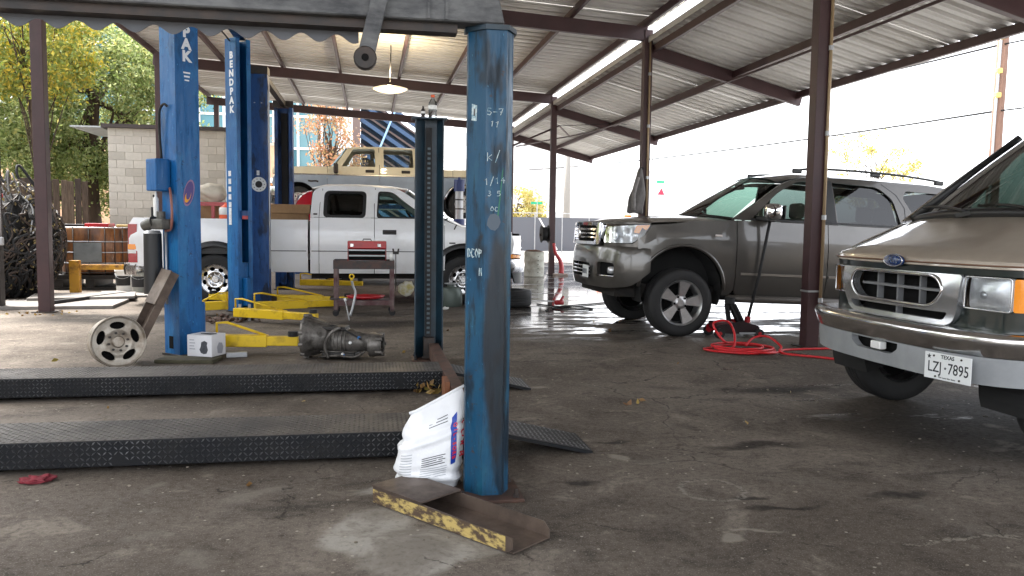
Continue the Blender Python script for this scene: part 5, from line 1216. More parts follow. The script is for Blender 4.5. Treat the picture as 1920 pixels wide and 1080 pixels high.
for wv_ in wins: rC.panel('side_window', wv_, (), G_tint, -.02, rim=0)
cross_loft('body_shell', [(-1.44, .78, .36, 0, .0), (-1.50, .82, 1.3, 0, .06), (-1.32, .62, 1.90, .02, .06), (-.8, .60, 2.04, .05, 0), (.25, .60, 2.045, .05, 0), (.36, .8, 1.22, .0, 0), (2.4, .82, 1.19, .0, 0), (2.46, .78, .4, 0, -.03)], redp, RC)
liners(RC, (-.5, 1.7), .41, .5, .8, .38)
for x in (-.5, 1.7):
    for g in (-1, 1): wheel(RC, x, g*.76, .34, .34, .22, .2, 'steel', M_alloy, g)
b = B(); boxb(b, (-1.3, -.7, .3), (2.2, .7, .5)); obj('underbody', b, M_under, RC)
# ================================================================== tan and green van at the right
def tan_van():
    T = thing('van', 'tan and dark green van with chrome bumper and white number plate at right', 'van', (3.955, 4.65, .045))
    tan = paint('tan_paint', rgb('a59a8d'), .4, .34); grn = paint('dark_green_paint', rgb('0a1b19'), .2, .3)
    C = Car(T, [(.35, .93), (.55, .985), (.85, 1.0), (1.1, .99), (1.3, .96), (1.6, .90), (1.95, .80), (2.05, .74)], [(-.6, .90), (-.3, .975), (.1, 1.), (4.4, 1.), (4.6, .97)], tan)
    AR, az = .44, .36
    C.panel('front_fender', rp([(-.38, .60), (-.40, 1.0), (-.42, 1.065, .03), (-.2, 1.165), (.12, 1.30), (.42, 1.345), (.42, 1.02), (.44, .42)])+arc(0, az, AR, -2, 172, 18))
    C.panel('front_door', rp([(.43, 1.35), (1.55, 1.35), (1.55, .42), (.47, .42)])); C.panel('lower_band', rp([(.50, .80), (1.54, .80), (1.54, .42), (.50, .42)]), m=grn, off=.003, rim=.005)
    w1 = rp([(.62, 1.38, .05), (1.02, 1.88, .08), (1.46, 1.89, .05), (1.46, 1.38, .05)]); w2 = rp([(1.70, 1.38, .06), (1.70, 1.88, .06), (2.9, 1.88, .06), (2.9, 1.38, .06)])
    C.panel('pillar_frame', rp([(.10, 1.315), (.84, 1.90, .12), (1.0, 1.97), (1.55, 1.99), (1.55, 1.355), (.42, 1.355)]), [w1]); C.panel('side_window', w1, (), G_tint, -.02, rim=0)
    C.panel('rear_side', rp([(1.56, 1.99), (4.5, 1.99, .1), (4.6, .5), (3.95, .45)])+arc(3.5, az, AR, 8, 172, 16)+[(1.56, .42)], [w2]); C.panel('side_window', w2, (), G_tint, -.02, rim=0)
    cross_loft('roof', [(.90, .70, 1.93, .07, .10), (1.3, .76, 1.99, .075, 0), (3., .77, 2.0, .08, 0), (4.45, .75, 1.98, .07, 0), (4.6, .72, 1.9, .06, 0)], tan, T, p=3)
    cross_loft('tail', [(4.62, .95, .5, 0, 0), (4.66, .96, 1.2, 0, 0), (4.62, .74, 1.92, .05, 0)], tan, T)
    cross_loft('hood', [(-.465, .855, 1.052, .012, .135), (-.45, .865, 1.085, .02, .135), (-.36, .875, 1.115, .035, .12), (-.2, .90, 1.168, .042, .10), (-.05, .92, 1.225, .045, .09), (.15, .935, 1.305, .045, .12)], tan, T, p=3.4, n=18)
    b = B(); rows = []
    for k in range(-10, 11):
        y = k/10; rows.append([(.18-.16*(1-y*y)+(.70)*q, y*(.90-.20*q), 1.325+.03*(1-y*y)+(1.93-1.32+.04*(1-y*y))*q+.02*math.sin(q*3.14)) for q in [i/8 for i in range(9)]])
    loft(b, rows); obj('windshield', b, glass('van_windshield', (.14, .20, .17), 1.0, 1.6), T, smooth=True)
    for g in (-1, 1):
        b = B(); tube(b, [(.17, g*.915, 1.335), (.52, g*.82, 1.64), (.89, g*.715, 1.955)], .028, 6); obj('pillar_trim', b, M_blackp, T, True)
    b = B(); tube(b, [(.19-.17*(1-(k/10)**2), .90*k/10, 1.33+.035*(1-(k/10)**2)) for k in range(-10, 11)], .035, 8); obj('cowl', b, M_blackp, T, True)
    for y0, y1 in ((.15, .75), (-.45, .2)):
        b = B(); tube(b, spline([(-.01, y0, 1.38), (.07, (y0+y1)/2, 1.415), (.14, y1, 1.42)], 5), .012, 6); wp = obj('wiper', b, M_blackp, T, True)
        b = B(); bar(b, (.01, y0-.05, 1.37), (-.02, y0+.05, 1.35), .05, .03); obj('wiper_base', b, M_blackp, wp)
    b = B(); box(b, (.32, .45, 1.36), (.12, .5, .03), bev=.012); obj('dash_papers', b, M_white, T)
    # nose surfaces
    Wp = Wrap([(-.60, 0), (-.588, .40), (-.555, .65), (-.49, .83), (-.38, .945), (-.22, .985)]); tm = Wp.tmax(); Z = lambda t, z: -.02*(z-.75)
    ta, tb = .50, .865
    Wp.sheet('nose_panel', rp([(-tm+.02, .994), (-tm+.02, 1.03), (tm-.02, 1.03), (tm-.02, .994)]), [], grn, T, lambda t, z: .0, .03)
    Wp.sheet('nose_lip', rp([(-tm+.02, 1.033), (-tm+.02, 1.075), (tm-.02, 1.075), (tm-.02, 1.033)]), [], tan, T, lambda t, z: .012-.35*max(0, z-1.045), .03)
    b = B(); tube(b, [Wp.at(t, .016, 1.052) for t in [tm*(i/12-1)*.97 for i in range(25)]], .005, 5); obj('pinstripe', b, mat('brown_stripe', rgb('6a4a38'), .4), T, True)
    Wp.sheet('lower_nose', rp([(-tm, .56), (-tm, .80), (-ta, .80), (-ta, .70), (ta, .70), (ta, .80), (tm, .80), (tm, .56)]), [], grn, T, lambda t, z: -.01, .03)
    # grille: surround with oval opening, bars and lower bar
    ov = rp([(-.46, .89, .14), (-.40, .978, .12), (.40, .978, .12), (.46, .89, .14), (.37, .79, .12), (-.37, .79, .12)], 8)
    lw = rp([(-.44, .715, .02), (-.48, .765, .02), (-.30, .762, .01), (.30, .762, .01), (.48, .765, .02), (.44, .715, .02)])
    M_gr = mat('grille_silver', (.58, .59, .60), .22, .85, col2=(.42, .43, .44), nscale=6)
    Wp.sheet('grille_surround', rp([(-.50, .688, .08), (-.555, .80, .05), (-.575, .992, .02), (.575, .992, .02), (.555, .80, .05), (.50, .688, .08)]), [ov, lw], M_gr, T, lambda t, z: .03*math.exp(-((z-.89)/.14)**2)+.012, .06, .05)
    b = B(); tube(b, [Wp.at(t, .04+.0*z, z) for t, z in ov], .011, 6, closed=True); obj('grille_trim', b, M_chrome, T, True)
    Wp.sheet('grille_back', rp([(-.47, .70), (-.50, .985), (.50, .985), (.47, .70)]), [], M_dark, T, lambda t, z: -.07, 0)
    for z, e in ((.887, .385), ):
        b = B(); rows = [[Wp.at(t, o, z+q) for o, q in ((-.05, -.008), (-.005, -.008), (-.005, .008), (-.05, .008))] for t in [e*(i/8-1) for i in range(17)]]; loft(b, rows); obj('grille_bar', b, mat('grille_rib_grey', (.16, .165, .17), .45), T)
    for t in (-.21, 0, .21):
        b = B(); rows = [[Wp.at(t+q, o, z) for q, o in ((-.007, -.05), (-.007, -.008), (.007, -.008), (.007, -.05))] for z in (.79, .89, .978)]; loft(b, rows); obj('grille_rib', b, mat('grille_rib_grey', (.16, .165, .17), .45), T)
    b = B(); rows = [[Wp.at(q, o, z) for q, o in ((-.007, -.05), (-.007, -.008), (.007, -.008), (.007, -.05))] for z in (.71, .765)]; loft(b, rows); obj('grille_rib', b, mat('grille_rib_grey', (.16, .165, .17), .45), T)
    # headlights with amber corner lenses
    for g in (-1, 1):
        q = rp([(.58, .806, .015), (.585, .985, .015), (.845, .985, .015), (.845, .80, .015)]); q = q if g > 0 else mirror(q)
        Wp.sheet('headlight', q, [], G_lens, T, lambda t, z: .012, .0, .05); hd = T.children[-1]
        Wp.sheet('lamp_bowl', q, [], M_lampbowl, hd, lambda t, z: -.035+.028*math.cos((abs(t)-.69)*11)*math.cos((z-.895)*17), .03, .03)
        b = B(); tube(b, [Wp.at(t, .013, z) for t, z in q], .006, 5, closed=True); obj('lamp_bezel', b, M_gr, hd, True)
        q = rp([(.855, .80, .015), (.855, .985, .015), (tm-.08, .975, .03), (tm-.08, .81, .03)]); q = q if g > 0 else mirror(q)
        Wp.sheet('turn_lens', q, [], M_amber, T, lambda t, z: .008, .03)
        p = Wp.at(g*.69, -.028, .885)
        b = B(); lathe(b, [(0, -.03), (.022, -.025), (.024, .0)], p, 'x', 12); obj('bulb', b, M_lampbowl, hd, True)
    # oval badge
    p = Vector(Wp.at(0, .028, 1.052)); b = B(); lathe(b, [(0, -.006), (.98, -.006), (1., 0), (.95, .012)], (0, 0, 0), 'x', 28)
    for v in b.verts: v.co = Vector((v.co.x, v.co.y*.098, v.co.z*.042))+p
    bd = obj('oval_badge', b, mat('badge_blue', rgb('14305e'), .25, coat=.8), T, True)
    b = B(); tube(b, [p+Vector((-.006, .092*math.cos(a), .037*math.sin(a))) for a in [i*2*math.pi/28 for i in range(28)]], .004, 5, closed=True); obj('badge_rim', b, M_chrome, bd, True)
    sm = face_m(p+Vector((-.0068, 0, -.002)), (0, -1, 0), (0, 0, 1)); sm = sm @ Matrix(((1, .3, 0, 0), (0, 1, 0, 0), (0, 0, 1, 0), (0, 0, 0, 1)))
    text('badge_script', 'Ford', .05, sm, M_chrome, bd, .001, .0005)
    # chrome bumper and grey valance
    Wb = Wrap([(-.775, 0), (-.76, .40), (-.72, .66), (-.62, .88), (-.45, 1.0), (-.25, 1.02)]); tb_ = Wb.tmax()
    prof = [(-.16, .688), (-.06, .692), (.0, .683), (.018, .655), (.006, .618), (-.012, .572), (-.02, .556)]
    b = B(); loft(b, [[Wb.at(t, o, z) for o, z in prof] for t in [tb_*(i/16-1) for i in range(33)]]); obj('chrome_bumper', b, mat('bumper_chrome', (.74, .74, .75), .10, 1., col2=(.5, .49, .47), nscale=9, namt=.6, rvar=.25), T, sharp=60)
    slot = rp([(-.24, .512, .02), (-.18, .472, .03), (.18, .472, .03), (.24, .512, .02), (.24, .545), (-.24, .545)])
    Wb.sheet('front_valance', rp([(-tb_, .552), (tb_, .552), (tb_, .44, .05), (tb_-.2, .40, .1), (.5, .395), (-.5, .395), (-tb_+.2, .40, .1), (-tb_, .44, .05)]), [slot], mat('grey_valance', rgb('8f9294'), .55, col2=rgb('74777a'), nscale=4), T, lambda t, z: -.022-.10*max(0, .48-z), .05)
    Wb.sheet('valance_slot', slot, [], M_dark, T, lambda t, z: -.09, 0)
    p = Vector(Wb.at(-.05, -.03, .512)); b = B(); box(b, p, (.05, .10, .05), bev=.008); obj('tow_hook', b, M_white, T)
    # number plate
    yp = -.42; p = Vector(Wb.at(-.66, .006, .468)); rr = Matrix.Rotation(R(11), 3, 'Z')
    ri = rr @ Vector((0, -1, 0)); nrm = rr @ Vector((-1, 0, 0))
    b = B(); box(b, p, (.006, .305, .152), rr, bev=.002); lp = obj('licence_plate', b, M_platew, T)
    dk = mat('plate_ink', rgb('1c2026'), .6); fm = lambda dx, dz, k=.0036: face_m(p+ri*dx+Vector((0, 0, dz))+nrm*k, ri, (0, 0, 1))
    text('plate_number', 'LZJ', .088, fm(-.083, -.008), dk, lp, .0004, .0006, sx=.78); text('plate_number', '7895', .088, fm(.072, -.008), dk, lp, .0004, .0006, sx=.78)
    b = B(); prism(b, [(.010*math.cos(R(90+36*k))*(1 if k % 2 == 0 else .45), .010*math.sin(R(90+36*k))*(1 if k % 2 == 0 else .45)) for k in range(10)], lambda a, c, h: p+ri*(a-.012)+Vector((0, 0, c-.006))+nrm*(.0036+h), .0004); obj('plate_dot', b, dk, lp)
    text('plate_state', 'TEXAS', .03, fm(.0, .056), dk, lp, .0004, .0008); text('plate_motto', 'The Lone Star State', .014, fm(.0, -.062), dk, lp, .0004, .0002)
    b = B(); prism(b, [(.016*math.cos(R(90+36*k))*(1 if k % 2 == 0 else .42), .016*math.sin(R(90+36*k))*(1 if k % 2 == 0 else .42)) for k in range(10)], lambda a, c, h: p+ri*(a-.122)+Vector((0, 0, c+.052))+nrm*(.0036+h), .0004); obj('plate_star', b, dk, lp)
    for dx, dz in ((-.09, .058), (.09, .058), (-.075, -.06), (.082, -.06)):
        b = B(); cyl(b, p+ri*dx+Vector((0, 0, dz))+nrm*.003, p+ri*dx+Vector((0, 0, dz))+nrm*.007, .006, seg=8); obj('plate_bolt', b, M_conc_d, lp)
    liners(T, (0, 3.5), AR-.01, .55, .96, az)
    for x in (0, 3.5):
        for g in (-1, 1): wheel(T, x, g*.84, .32, .365, .25, .21, 'steel', M_alloy, g)
    b = B(); boxb(b, (-.1, -.62, .36), (4.4, .62, .46)); boxb(b, (-.48, -.52, .46), (.14, .52, 1.0)); boxb(b, (-.5, -.72, .48), (-.40, .72, .72)); obj('underbody', b, M_under, T)
    b = B(); boxb(b, (.14, -.86, 1.0), (.70, .86, 1.31), .05); obj('dashboard', b, M_int, T)
    b = B(); boxb(b, (.5, -.9, .46), (4.5, .9, .52)); obj('cabin_floor', b, M_int, T)
    for y in (-.45, .45): seat(T, 1.35, y, .8)
    steering(T, .95, -.45, 1.3)
    return T
tan_van()
# ------------------------------------------------------------------ pendant lamp
PL = thing('pendant_lamp', 'lit round pendant lamp hanging under the metal roof', 'lamp', (.41, 17.0, 4.08))
b = B(); lathe(b, [(.03, .075), (.08, .07), (.12, .055), (.30, .03), (.37, .012), (.375, .0), (.365, .0), (.30, .02), (.12, .045), (.03, .06)], (0, 0, 0), 'z', 32); obj('lamp_shade', b, mat('lamp_enamel', (.75, .72, .65), .4), PL, True)
b = B(); lathe(b, [(0, -.075), (.14, -.068), (.25, -.045), (.32, -.015), (.35, .004)], (0, 0, 0), 'z', 32); obj('lamp_diffuser', b, mat('lamp_glow', (1, .93, .8), .5, emit=((1.0, .74, .42), .32)), PL, True)
b = B(); tube(b, [(0, 0, .15), (.02, 0, .9)], .012, 8); obj('lamp_cord', b, M_black, PL, True)
ld = bpy.data.lights.new('lamp_bulb', 'POINT'); ld.energy = 18; ld.color = (1, .80, .50); ld.shadow_soft_size = .06
lo = bpy.data.objects.new('lamp_bulb', ld); link(lo, PL); lo.location = (-.02, -.05, .30)
# ------------------------------------------------------------------ bottles on the rear column
def bottle(loc, sc, label, col, cap):
    T = thing('bottle', label, 'bottle', loc)
    b = B(); lathe(b, [(0, 0), (.036*sc, 0), (.04*sc, .01), (.038*sc, .05*sc), (.041*sc, .06*sc), (.041*sc, .12*sc), (.036*sc, .145*sc), (.016*sc, .175*sc), (.016*sc, .19*sc)], (0, 0, 0), 'z', 16); obj('bottle_body', b, col, T, sharp=50)
    b = B(); cyl(b, (0, 0, .19*sc), (0, 0, .212*sc), .019*sc, seg=12); obj('bottle_cap', b, cap, T)
    b = B(); lathe(b, [(.0412*sc, .075*sc), (.0418*sc, .078*sc), (.0418*sc, .112*sc), (.0412*sc, .115*sc)], (0, 0, 0), 'z', 16); obj('bottle_label', b, M_white, T, True)
bottle((.58, 7.62, 2.287), 1.0, 'clear drink bottle with orange cap on the dark lift column', glass('bottle_plastic', (.8, .83, .85), .9, 1.4, .05), mat('orange_cap', rgb('e05a20'), .5))
bottle((.49, 7.62, 2.287), .5, 'tiny dark bottle beside the orange-capped drink bottle', M_conc_d, M_black)
# ------------------------------------------------------------------ white sack
def sack():
    T = thing('sack', 'white printed plastic sack slumped against the teal lift column', 'sack', (.285, 3.86, .0))
    def S(u, v):                                              # u around, v up; the folded top slants up to the right
        a = 2*math.pi*u; c, s = math.cos(a), math.sin(a)
        cx = math.copysign(abs(c)**.62, c); sy = math.copysign(abs(s)**.85, s)
        tx = smooth_tab([(0, .125), (.12, .150), (.45, .158), (.75, .148), (1, .122)], v); ty = smooth_tab([(0, .085), (.15, .115), (.45, .118), (.75, .075), (1, .006)], v)
        x = tx*cx; y = ty*sy
        zt = v*(.435+.52*x+.0*y); x += .035*v*v
        n = noise.fractal(Vector((x*9, y*9+3, zt*7)), 1., 2., 4)*.010+abs(noise.noise(Vector((x*11+zt*5, y*8, zt*13-x*6))))*.014
        fold = .009*math.sin(zt*95+x*14)*math.exp(-((zt-.07)/.05)**2)+.013*math.exp(-((zt-.26-.35*x)/.016)**2)*(1 if x < .05 else .4)-.012*math.exp(-((zt-.285-.35*x)/.016)**2)+.008*math.sin(x*120)*max(0, v-.6)
        d = Vector((c, s, 0))*(n+fold)*(1 if v < .9 else (1-v)*10)
        return Vector((x, y-.015*v, zt))+d
    b = B(); n, m = 56, 44; rows = [[S(i/n, j/m) for i in range(n)] for j in range(m+1)]
    V = loft(b, rows, closed=True); b.faces.new(V[0][::-1])
    M_bag = mat('sack_plastic', (.74, .75, .76), .38, col2=(.66, .67, .69), nscale=9, bump=.25, bscale=22, coat=.1)
    obj('sack_body', b, M_bag, T, sharp=60)
    top = [S(i/n, 1.) for i in range(n)]
    # folded top hem
    b = B(); tube(b, [S(.5, 1.0)+Vector((-.01, 0, 0)), S(.62, 1.), S(.75, 1.), S(.88, 1.), S(1., 1.)+Vector((.012, 0, .004))], .007, 8); obj('sack_hem', b, M_bag, T, True)
    def dec(name, pts, mm, off=.002, step=.02):
        def fn(u, v, d): 
            p = S(u, v); return p+Vector((0, -1, 0))*(off)
        return obj(name, sheet(pts, [], fn, step, 0), mm, T, smooth=True)
    bl = mat('print_blue', rgb('1b3f9a'), .4); rd = mat('print_red', rgb('c02038'), .4); tg = mat('print_grey', rgb('9a9ea4'), .6); tk = mat('print_black', rgb('33363c'), .6)
    dec('blue_panel', rp([(.815, .30), (.808, .66), (.812, .76), (.845, .80), (.838, .70), (.858, .30)]), bl, .004)
    for i, ch in enumerate('OIL-SORB'):
        v0 = .68-.045*i; p = S(.833, v0)+Vector((0, -.0075, 0)); p2 = S(.833, v0-.02)
        text('logo_letter', ch, .026, face_m(p, (p2-S(.833, v0)), (S(.85, v0)-S(.82, v0))), rd, T, .0006, .0012)
    for k in range(5): dec('text_line', [(.725, .42-.022*k), (.725, .429-.022*k), (.785-.01*(k % 2), .429-.022*k), (.785-.01*(k % 2), .42-.022*k)], tk, .003)
    for k in range(9): dec('text_line', [(.59, .50-.035*k), (.59, .509-.035*k), (.675, .509-.035*k), (.675, .50-.035*k)], tg, .003)
    for k in range(5): dec('text_line', [(.72, .30-.025*k), (.72, .307-.025*k), (.795, .307-.025*k), (.795, .30-.025*k)], tg, .003)
    for k in range(3): dec('text_line', [(.74, .80-.03*k), (.74, .808-.03*k), (.79, .808-.03*k), (.79, .80-.03*k)], tk, .003)
    dec('black_bar', [(.57, .145), (.57, .16), (.69, .125), (.69, .11)], tk, .003)
    for i, ch in enumerate('SORB'): 
        p = S(.915, .66-.10*i)+Vector((.002, -.005, 0)); text('side_letter', ch, .05, face_m(p, (0, 0, -1), (.8, .6, 0)), rd, T, .0004, .001)
    b = B(); boxb(b, (-.12, -.07, 0), (.14, .07, .012), .004); obj('sack_foot', b, M_bag, T)
sack()
# ------------------------------------------------------------------ steel wheel channels
M_flake = mat('flaking_yellow', rgb('b09a5c'), .75, col2=rgb('4a3a2c'), nscale=20, namt=1., nlo=.42, nhi=.56, bump=.2, bscale=30, stretch=(1, 1, 2))
M_plate = mat('brown_steel_plate', rgb('6a5c52'), .45, .5, col2=rgb('463c36'), nscale=5, namt=.8, rvar=.2)
def wheel_channel(label, mtx):
    T = thing('steel_channel', label, 'steel channel', group='steel wheel channels'); T.matrix_world = mtx
    L, Wd, H = .86, .235, .075
    b = B(); boxb(b, (0, -Wd/2+.006, 0), (L, Wd/2-.006, .006)); obj('channel_web', b, M_plate, T)
    b = B(); prism(b, [(0, 0), (L-.03, 0), (L, .02), (L, H-.008), (0, H)], lambda a, c, h: (a, -Wd/2+h, c), .0055); ff = obj('painted_flange', b, M_plate, T)
    b = B(); boxb(b, (.002, -Wd/2-.0012, .003), (L-.035, -Wd/2-.0002, H-.010)); obj('flange_paint', b, M_flake, ff)
    b = B(); prism(b, [(0, 0), (L, 0), (L, .035), (L-.03, H-.01), (0, H)], lambda a, c, h: (a, Wd/2-.0055+h, c), .0055); obj('far_flange', b, M_plate, T)
    b = B(); boxb(b, (-.005, -Wd/2-.003, H+.0005), (.335, Wd/2+.003, H+.0075)); obj('cover_plate', b, M_plate, T)
    return T
def mat_from(o, xd, zd):
    x = Vector(xd).normalized(); z = Vector(zd); z = (z-x*z.dot(x)).normalized(); y = z.cross(x)
    m = Matrix((x, y, z)).transposed().to_4x4(); m.translation = Vector(o); return m
wheel_channel('rusty steel channel with flaking yellow edge lying before the white sack', mat_from((.105, 3.73, .004), (.52, -.66, 0), (0, 0, 1)))
wheel_channel('steel channel with flaking yellow edge leaning against the blue lift column', mat_from((-1.80, 7.90, .80), (-.36, -.20, -.80), (-.78, -.55, .45)))
# ------------------------------------------------------------------ loose steel rim
RM = thing('wheel_rim', 'bare silver eight-lug wheel rim leaning by the blue lift column', 'wheel rim', (-2.18, 7.42, .235)); RM.rotation_euler = (R(-6), 0, R(28))
M_dirt_alloy = mat('dirty_alloy', rgb('a8a196'), .45, .6, col2=rgb('6a5a48'), nscale=7, namt=.8)
rim_parts(RM, .215, .21, 'oval5', M_dirt_alloy, -1)
# ------------------------------------------------------------------ printed carton
CB = thing('carton', 'white carton printed with a grey car part by the column foot', 'box', (-1.50, 7.86, 0), R(-24))
b = B(); boxb(b, (-.155, -.10, .035), (.105, .12, .235), .003); obj('carton_body', b, mat('carton_white', (.70, .70, .72), .6, col2=(.6, .6, .62), nscale=8), CB)
pk = mat('carton_print', rgb('4a4c52'), .6, col2=rgb('1c1e22'), nscale=30); lg = mat('carton_text', rgb('9a9ca4'), .6)
def pdec(name, org, u, v, pts, mm): decal(CB, org, u, v, pts, mm, .0012, name)
pdec('print', (.02, -.10, .12), (1, 0, 0), (0, 0, 1), [(.0, -.06), (.03, -.055), (.045, -.02), (.035, .02), (.04, .05), (.01, .065), (-.025, .05), (-.03, .01), (-.045, -.02), (-.03, -.05)], pk)
for k in range(4): pdec('print', (-.10, -.10, .10+.028*k), (1, 0, 0), (0, 0, 1), [(-.03, 0), (.03-.01*(k % 2), 0), (.03-.01*(k % 2), .008), (-.03, .008)], lg)
pdec('print', (.105, .03, .11), (0, 1, 0), (0, 0, 1), [(-.04, -.05), (.03, -.06), (.05, .0), (.03, .04), (-.02, .05), (-.05, .01)], lg)
pdec('print', (.0, .02, .235), (1, 0, 0), (0, 1, 0), [(-.06, -.05), (.05, -.06), (.08, .0), (.04, .05), (-.05, .04), (-.09, .0)], pk)
b = B(); boxb(b, (-.25, -.16, .0), (.28, .10, .033), .006); tag(obj('wood_board', b, mat('mossy_board', rgb('4a4634'), .9, col2=rgb('2a2a1e'), nscale=9), None, loc=(-1.66, 7.76, 0), rot=(0, 0, R(-8))), 'mossy board lying under the white carton', 'board')
b = B(); boxb(b, (-.09, -.03, 0), (.10, .03, .05), .006); o = tag(obj('metal_block', b, M_galv, None, loc=(-1.26, 7.93, 0), rot=(0, 0, R(8))), 'small grey metal block beside the white carton', 'metal block')
# ------------------------------------------------------------------ transmission on the floor
def transmission():
    T = thing('gearbox', 'greasy grey automatic gearbox lying on the floor', 'gearbox', (-.54, 7.84, .0), R(-14))
    M_al = mat('greasy_aluminium', rgb('6f6b66'), .42, .6, col2=rgb('2f2a26'), nscale=9, namt=.9, bump=.15, bscale=30, rvar=.3); M_gr = mat('grease_black', rgb('26221f'), .5, .2, col2=rgb('141210'), nscale=12)
    b = B(); lathe(b, [(.150, -.07), (.205, -.068), (.212, -.05), (.205, -.03), (.19, -.02), (.165, .06), (.125, .16), (.115, .17), (.115, .10), (.14, .0), (.150, -.07)], (0, 0, .205), 'x', 36)
    for v in b.verts:                                         # flatten and ruffle a little
        a = math.atan2(v.co.y, v.co.z-.205); v.co += Vector((0, 0, .008*math.sin(a*7)))
        if v.co.z < .02: v.co.z = .02
    obj('bell_housing', b, M_al, T, sharp=40)
    for k in range(11):
        a = k*2*math.pi/11; b = B(); cyl(b, (-.075, .2*math.cos(a), .205+.2*math.sin(a)), (-.035, .2*math.cos(a), .205+.2*math.sin(a)), .022, seg=8); obj('flange_boss', b, M_al, T)
    for k in range(9):
        a = R(20+k*38); b = B(); bar(b, (-.02, .185*math.cos(a), .205+.185*math.sin(a)), (.15, .118*math.cos(a), .205+.118*math.sin(a)), .01, .02); obj('housing_rib', b, M_al, T)
    b = B(); lathe(b, [(.118, .15), (.128, .17), (.125, .30), (.118, .32), (.118, .40), (.105, .42), (.09, .50), (.088, .56)], (0, 0, .165), 'x', 28); obj('gear_case', b, M_al, T, sharp=35)
    for k in range(5):
        b = B(); lathe(b, [(.120, .0), (.134, .004), (.134, .016), (.120, .02)], (.19+.035*k, 0, .165), 'x', 28); obj('case_rib', b, M_al, T, sharp=30)
    b = B(); boxb(b, (.12, -.13, .012), (.44, .13, .075), .02); obj('oil_pan', b, M_gr, T)
    b = B(); boxb(b, (.11, -.14, .076), (.45, .14, .088), .004); obj('pan_flange', b, M_al, T)
    b = B(); lathe(b, [(.092, .55), (.115, .56), (.118, .60), (.105, .64), (.10, .68), (.075, .68), (.072, .60), (.05, .58), (.0, .58)], (0, 0, .14), 'x', 28); obj('tail_housing', b, M_al, T, sharp=35)
    b = B(); lathe(b, [(.0, .69), (.03, .69), (.04, .68), (.045, .60)], (0, 0, .14), 'x', 16); obj('output_shaft', b, M_gr, T, sharp=35)
    for a in (0, 1.26, 2.5, 3.77, 5.03):
        b = B(); cyl(b, (.63, .105*math.cos(a), .14+.105*math.sin(a)), (.69, .105*math.cos(a), .14+.105*math.sin(a)), .016, seg=8); obj('tail_boss', b, M_al, T)
    b = B(); tube(b, spline([(.20, -.16, .02), (.17, -.17, .14), (.22, -.15, .26), (.30, -.11, .31)], 6), .014, 8); obj('shift_lever', b, M_al, T, True)
    b = B(); tube(b, spline([(.02, -.02, .34), (.10, -.06, .30), (.22, -.05, .32), (.36, -.08, .27), (.5, -.1, .2)], 6), .008, 6); obj('harness', b, M_black, T, True)
    b = B(); boxb(b, (.08, -.10, .275), (.34, .08, .315), .01); obj('cooler_lines_cover', b, M_gr, T)
    for p_, m_ in (((.33, -.135, .06), M_white), ((.47, -.09, .215), mat('blue_plug', rgb('2a6aa8'), .4)), ((.40, -.13, .17), M_white), ((.345, -.15, .045), mat('blue_plug', rgb('2a6aa8'), .4))):
        b = B(); bmesh.ops.create_icosphere(b, subdivisions=1, radius=.018, matrix=Matrix.Translation(p_)); obj('plug', b, m_, T)
    b = B(); tube(b, spline([(.10, -.13, .03), (.30, -.17, .05), (.44, -.15, .04), (.54, -.11, .09)], 5), .012, 6); obj('pipe', b, M_al, T, True)
transmission()
